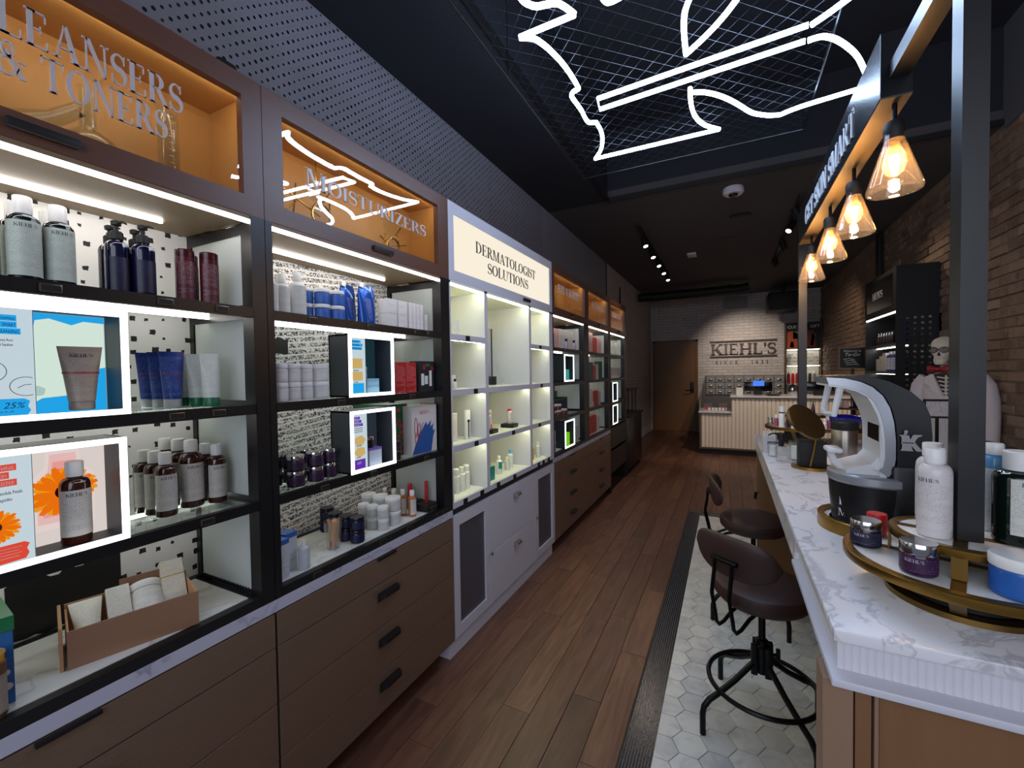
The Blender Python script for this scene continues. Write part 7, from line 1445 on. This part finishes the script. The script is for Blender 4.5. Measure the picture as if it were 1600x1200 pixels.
# painted marks on the wall coverings of the first two cabinets
ink_m = mat('backdrop_ink', '#121214', .6); wht_m = mat('backdrop_white', '#dedbd8', .6)
def torn(y0, y1, z0, z1, seed, u):
    rr = random.Random(seed); top = [(y0 + (y1 - y0) * i / 14, z1 + rr.uniform(-.012, .012)) for i in range(15)]; bot = [(y1 - (y1 - y0) * i / 14, z0 + rr.uniform(-.004, .004)) for i in range(15)]
    return MB().prism(top + bot, (-1.5918, 0, 0), (0, 1, 0), (0, 0, 1), (.0006, 0, 0)).build('painted_patch', ink_m, u, smooth=0)
torn(.36, .585, .795, .945, 3, u1)
torn(.86, 1.02, .80, 1.00, 4, u2); torn(1.02, 1.50, 1.005, 1.03, 5, u2); torn(.93, 1.14, 1.54, 1.60, 6, u2); torn(.86, 1.14, 1.46, 1.50, 7, u2)
serif(u2, 'A', (-1.5908, .915, .925), *PX, .075, wht_m, .0005, name='painted_letter'); serif(u2, 'R', (-1.5908, .92, .825), *PX, .080, wht_m, .0005, name='painted_letter')
for pts in ([(.98, 1.33), (1.0, 1.26), (.99, 1.20), (.95, 1.16), (.93, 1.11)], [(1.03, 1.60), (1.04, 1.52), (1.06, 1.44)]): MB().tube([(-1.585, a, b) for a, b in pts], .003, 6).build('cable', M['blackm'], u2)
# ------------------------------------------------------------------ skeleton dressed in a white coat
sk = empty('skeleton_figure', (1.46, 4.38, 0), 'life size skeleton with glasses, red bow tie and white coat by the brick wall', 'skeleton')
SKR = -35
def put(mb, name, mt, parent=sk, smooth=40): return mb.rot(SKR).move((1.46, 4.38, 0)).build(name, mt, parent, smooth=smooth)
def sring(hw, yf, yb, z, n=28, e=.9): 
    cy, hd = (yf + yb) / 2, (yb - yf) / 2; f = lambda v: math.copysign(abs(v) ** e, v)
    return [(hw * f(math.cos(a)), cy + hd * f(math.sin(a)), z) for a in [2 * PI * i / n for i in range(n)]]
Z0 = 1.463
prof = ((.000, .020, -.082, -.055), (.008, .030, -.088, -.040), (.024, .037, -.088, -.020), (.040, .041, -.085, -.005), (.052, .040, -.083, .012), (.066, .043, -.079, .035), (.080, .056, -.076, .055), (.094, .063, -.078, .068), (.112, .061, -.076, .078), (.128, .063, -.079, .085), (.145, .066, -.078, .089), (.165, .067, -.072, .090), (.185, .061, -.056, .084), (.200, .047, -.034, .068), (.210, .028, -.008, .042), (.215, .008, .010, .024))
skull = put(MB().loft([sring(hw, a - .01, b, Z0 + z) for z, hw, a, b in prof]), 'skull', M['bone'], smooth=60)
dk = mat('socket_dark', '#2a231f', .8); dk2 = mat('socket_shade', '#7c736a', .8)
for s in (-1, 1):
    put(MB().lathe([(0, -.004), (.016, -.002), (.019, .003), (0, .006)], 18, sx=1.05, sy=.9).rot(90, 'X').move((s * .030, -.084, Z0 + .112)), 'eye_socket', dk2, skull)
    put(MB().tube([(s * .032 + .027 * math.cos(a), -.097, Z0 + .112 + .020 * math.sin(a)) for a in [2 * PI * k / 24 for k in range(24)]], .0028, 6, closed=True), 'glasses_rim', M['blackm'])
    put(MB().tube([(s * .058, -.096, Z0 + .118), (s * .072, -.06, Z0 + .120), (s * .072, .03, Z0 + .112)], .0028, 6), 'glasses_temple', M['blackm'])
put(MB().tube([(-.008, -.098, Z0 + .116), (.008, -.098, Z0 + .116)], .003, 6), 'glasses_bridge', M['blackm'])
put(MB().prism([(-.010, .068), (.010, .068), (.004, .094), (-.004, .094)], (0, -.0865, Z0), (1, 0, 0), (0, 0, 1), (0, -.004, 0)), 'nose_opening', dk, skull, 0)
for k in range(10): put(MB().cbox(-.026 + k * .0054, -.0212 + k * .0054, -.098, -.090, Z0 + .040, Z0 + .060, .0012), 'tooth', M['bone'], skull)
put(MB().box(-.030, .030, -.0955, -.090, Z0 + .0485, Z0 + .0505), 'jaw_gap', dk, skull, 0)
for k in range(5): put(MB().lathe([(.014, 0), (.020, .004), (.020, .012), (.014, .016)], 14, c=(0, .012)).move((0, 0, 1.385 + k * .019)), 'neck_bone', M['bone'])
BX = .055
put_b = lambda mb, name, mt, smooth=40: mb.rot(SKR).move((1.46 + BX, 4.40, 0)).build(name, mt, sk, smooth=smooth)
body = [(.095, -.055, .075, 1.405), (.150, -.075, .085, 1.385), (.188, -.088, .090, 1.345), (.196, -.105, .098, 1.28), (.186, -.115, .100, 1.20), (.168, -.108, .092, 1.10), (.160, -.100, .090, 1.03), (.176, -.108, .100, .93), (.196, -.118, .112, .84), (.205, -.122, .118, .78)]
put_b(MB().loft([sring(hw * .86, a, b, z, 32, .85) for hw, a, b, z in body]), 'coat_body', M['coat'], smooth=60)
for s in (-1, 1):
    put_b(MB().tube([(s * .140, 0, 1.365), (s * .176, -.002, 1.30), (s * .196, .0, 1.20), (s * .205, -.004, 1.10), (s * .210, -.022, .98), (s * .212, -.045, .86)], [.055, .060, .056, .052, .048, .046], 16), 'coat_sleeve', M['coat'], smooth=60)
    put_b(MB().prism([(s * .012, 1.20), (s * .075, 1.395), (s * .115, 1.375), (s * .120, 1.32), (s * .085, 1.30), (s * .095, 1.285)], (0, -.112, 0), (1, 0, 0), (0, 0, 1), (0, -.006, 0)), 'lapel', M['coat'], smooth=0)
    put_b(MB().tube([(s * .210, -.045, .865), (s * .212, -.055, .82), (s * .212, -.062, .785)], [.016, .014, .022], 10), 'hand_bones', M['bone'])
    for k in range(4): put_b(MB().tube([(s * .212 + (k - 1.5) * .013, -.064, .785), (s * .214 + (k - 1.5) * .015, -.072, .745), (s * .212 + (k - 1.5) * .014, -.066, .705 + .008 * abs(k - 1.5))], [.006, .005, .004], 6), 'finger', M['bone'])
    put_b(MB().tube([(s * .225, -.062, .815), (s * .212, -.078, .785), (s * .210, -.088, .755)], [.007, .006, .004], 6), 'thumb', M['bone'])
    put_b(MB().tube([(s * .085, 0, .80), (s * .088, -.01, .47), (s * .085, .0, .10), (s * .085, 0, .05)], [.022, .026, .018, .02], 10), 'leg_bone', M['bone'])
    put_b(MB().tube([(s * .085, .04, .025), (s * .09, -.05, .03), (s * .095, -.13, .018)], [.026, .028, .018], 10), 'foot_bone', M['bone'])
put_b(MB().prism([(0, 1.20), (.070, 1.395), (-.070, 1.395)], (0, -.108, 0), (1, 0, 0), (0, 0, 1), (0, -.003, 0)), 'coat_opening', dk, smooth=0)
for k in range(5): put_b(MB().tube([(-.050 + k * .009, -.112, 1.372 - k * .030), (0, -.118, 1.362 - k * .030), (.050 - k * .009, -.112, 1.372 - k * .030)], .006, 8), 'rib', M['bone'])
put_b(MB().tube([(0, -.1125, 1.385), (0, -.1125, 1.23)], .007, 8), 'breastbone', M['bone'])
for s in (-1, 1): put(MB().loft([[(s * .006, -.098 - .010 * math.cos(a), 1.432 + .010 * math.sin(a)) for a in [2 * PI * i / 12 for i in range(12)]], [(s * .040, -.098 - .016 * math.cos(a), 1.432 + .026 * math.sin(a)) for a in [2 * PI * i / 12 for i in range(12)]], [(s * .062, -.094 - .012 * math.cos(a), 1.432 + .028 * math.sin(a)) for a in [2 * PI * i / 12 for i in range(12)]]]), 'bow_wing', M['bow'])
put(MB().cbox(-.010, .010, -.114, -.086, 1.420, 1.445, .004), 'bow_knot', M['bow']); put(MB().lathe([(.050, 1.405), (.046, 1.425), (.042, 1.425), (.046, 1.405)], 24, c=(0, -.02), sy=1.3), 'collar_band', M['bow'])
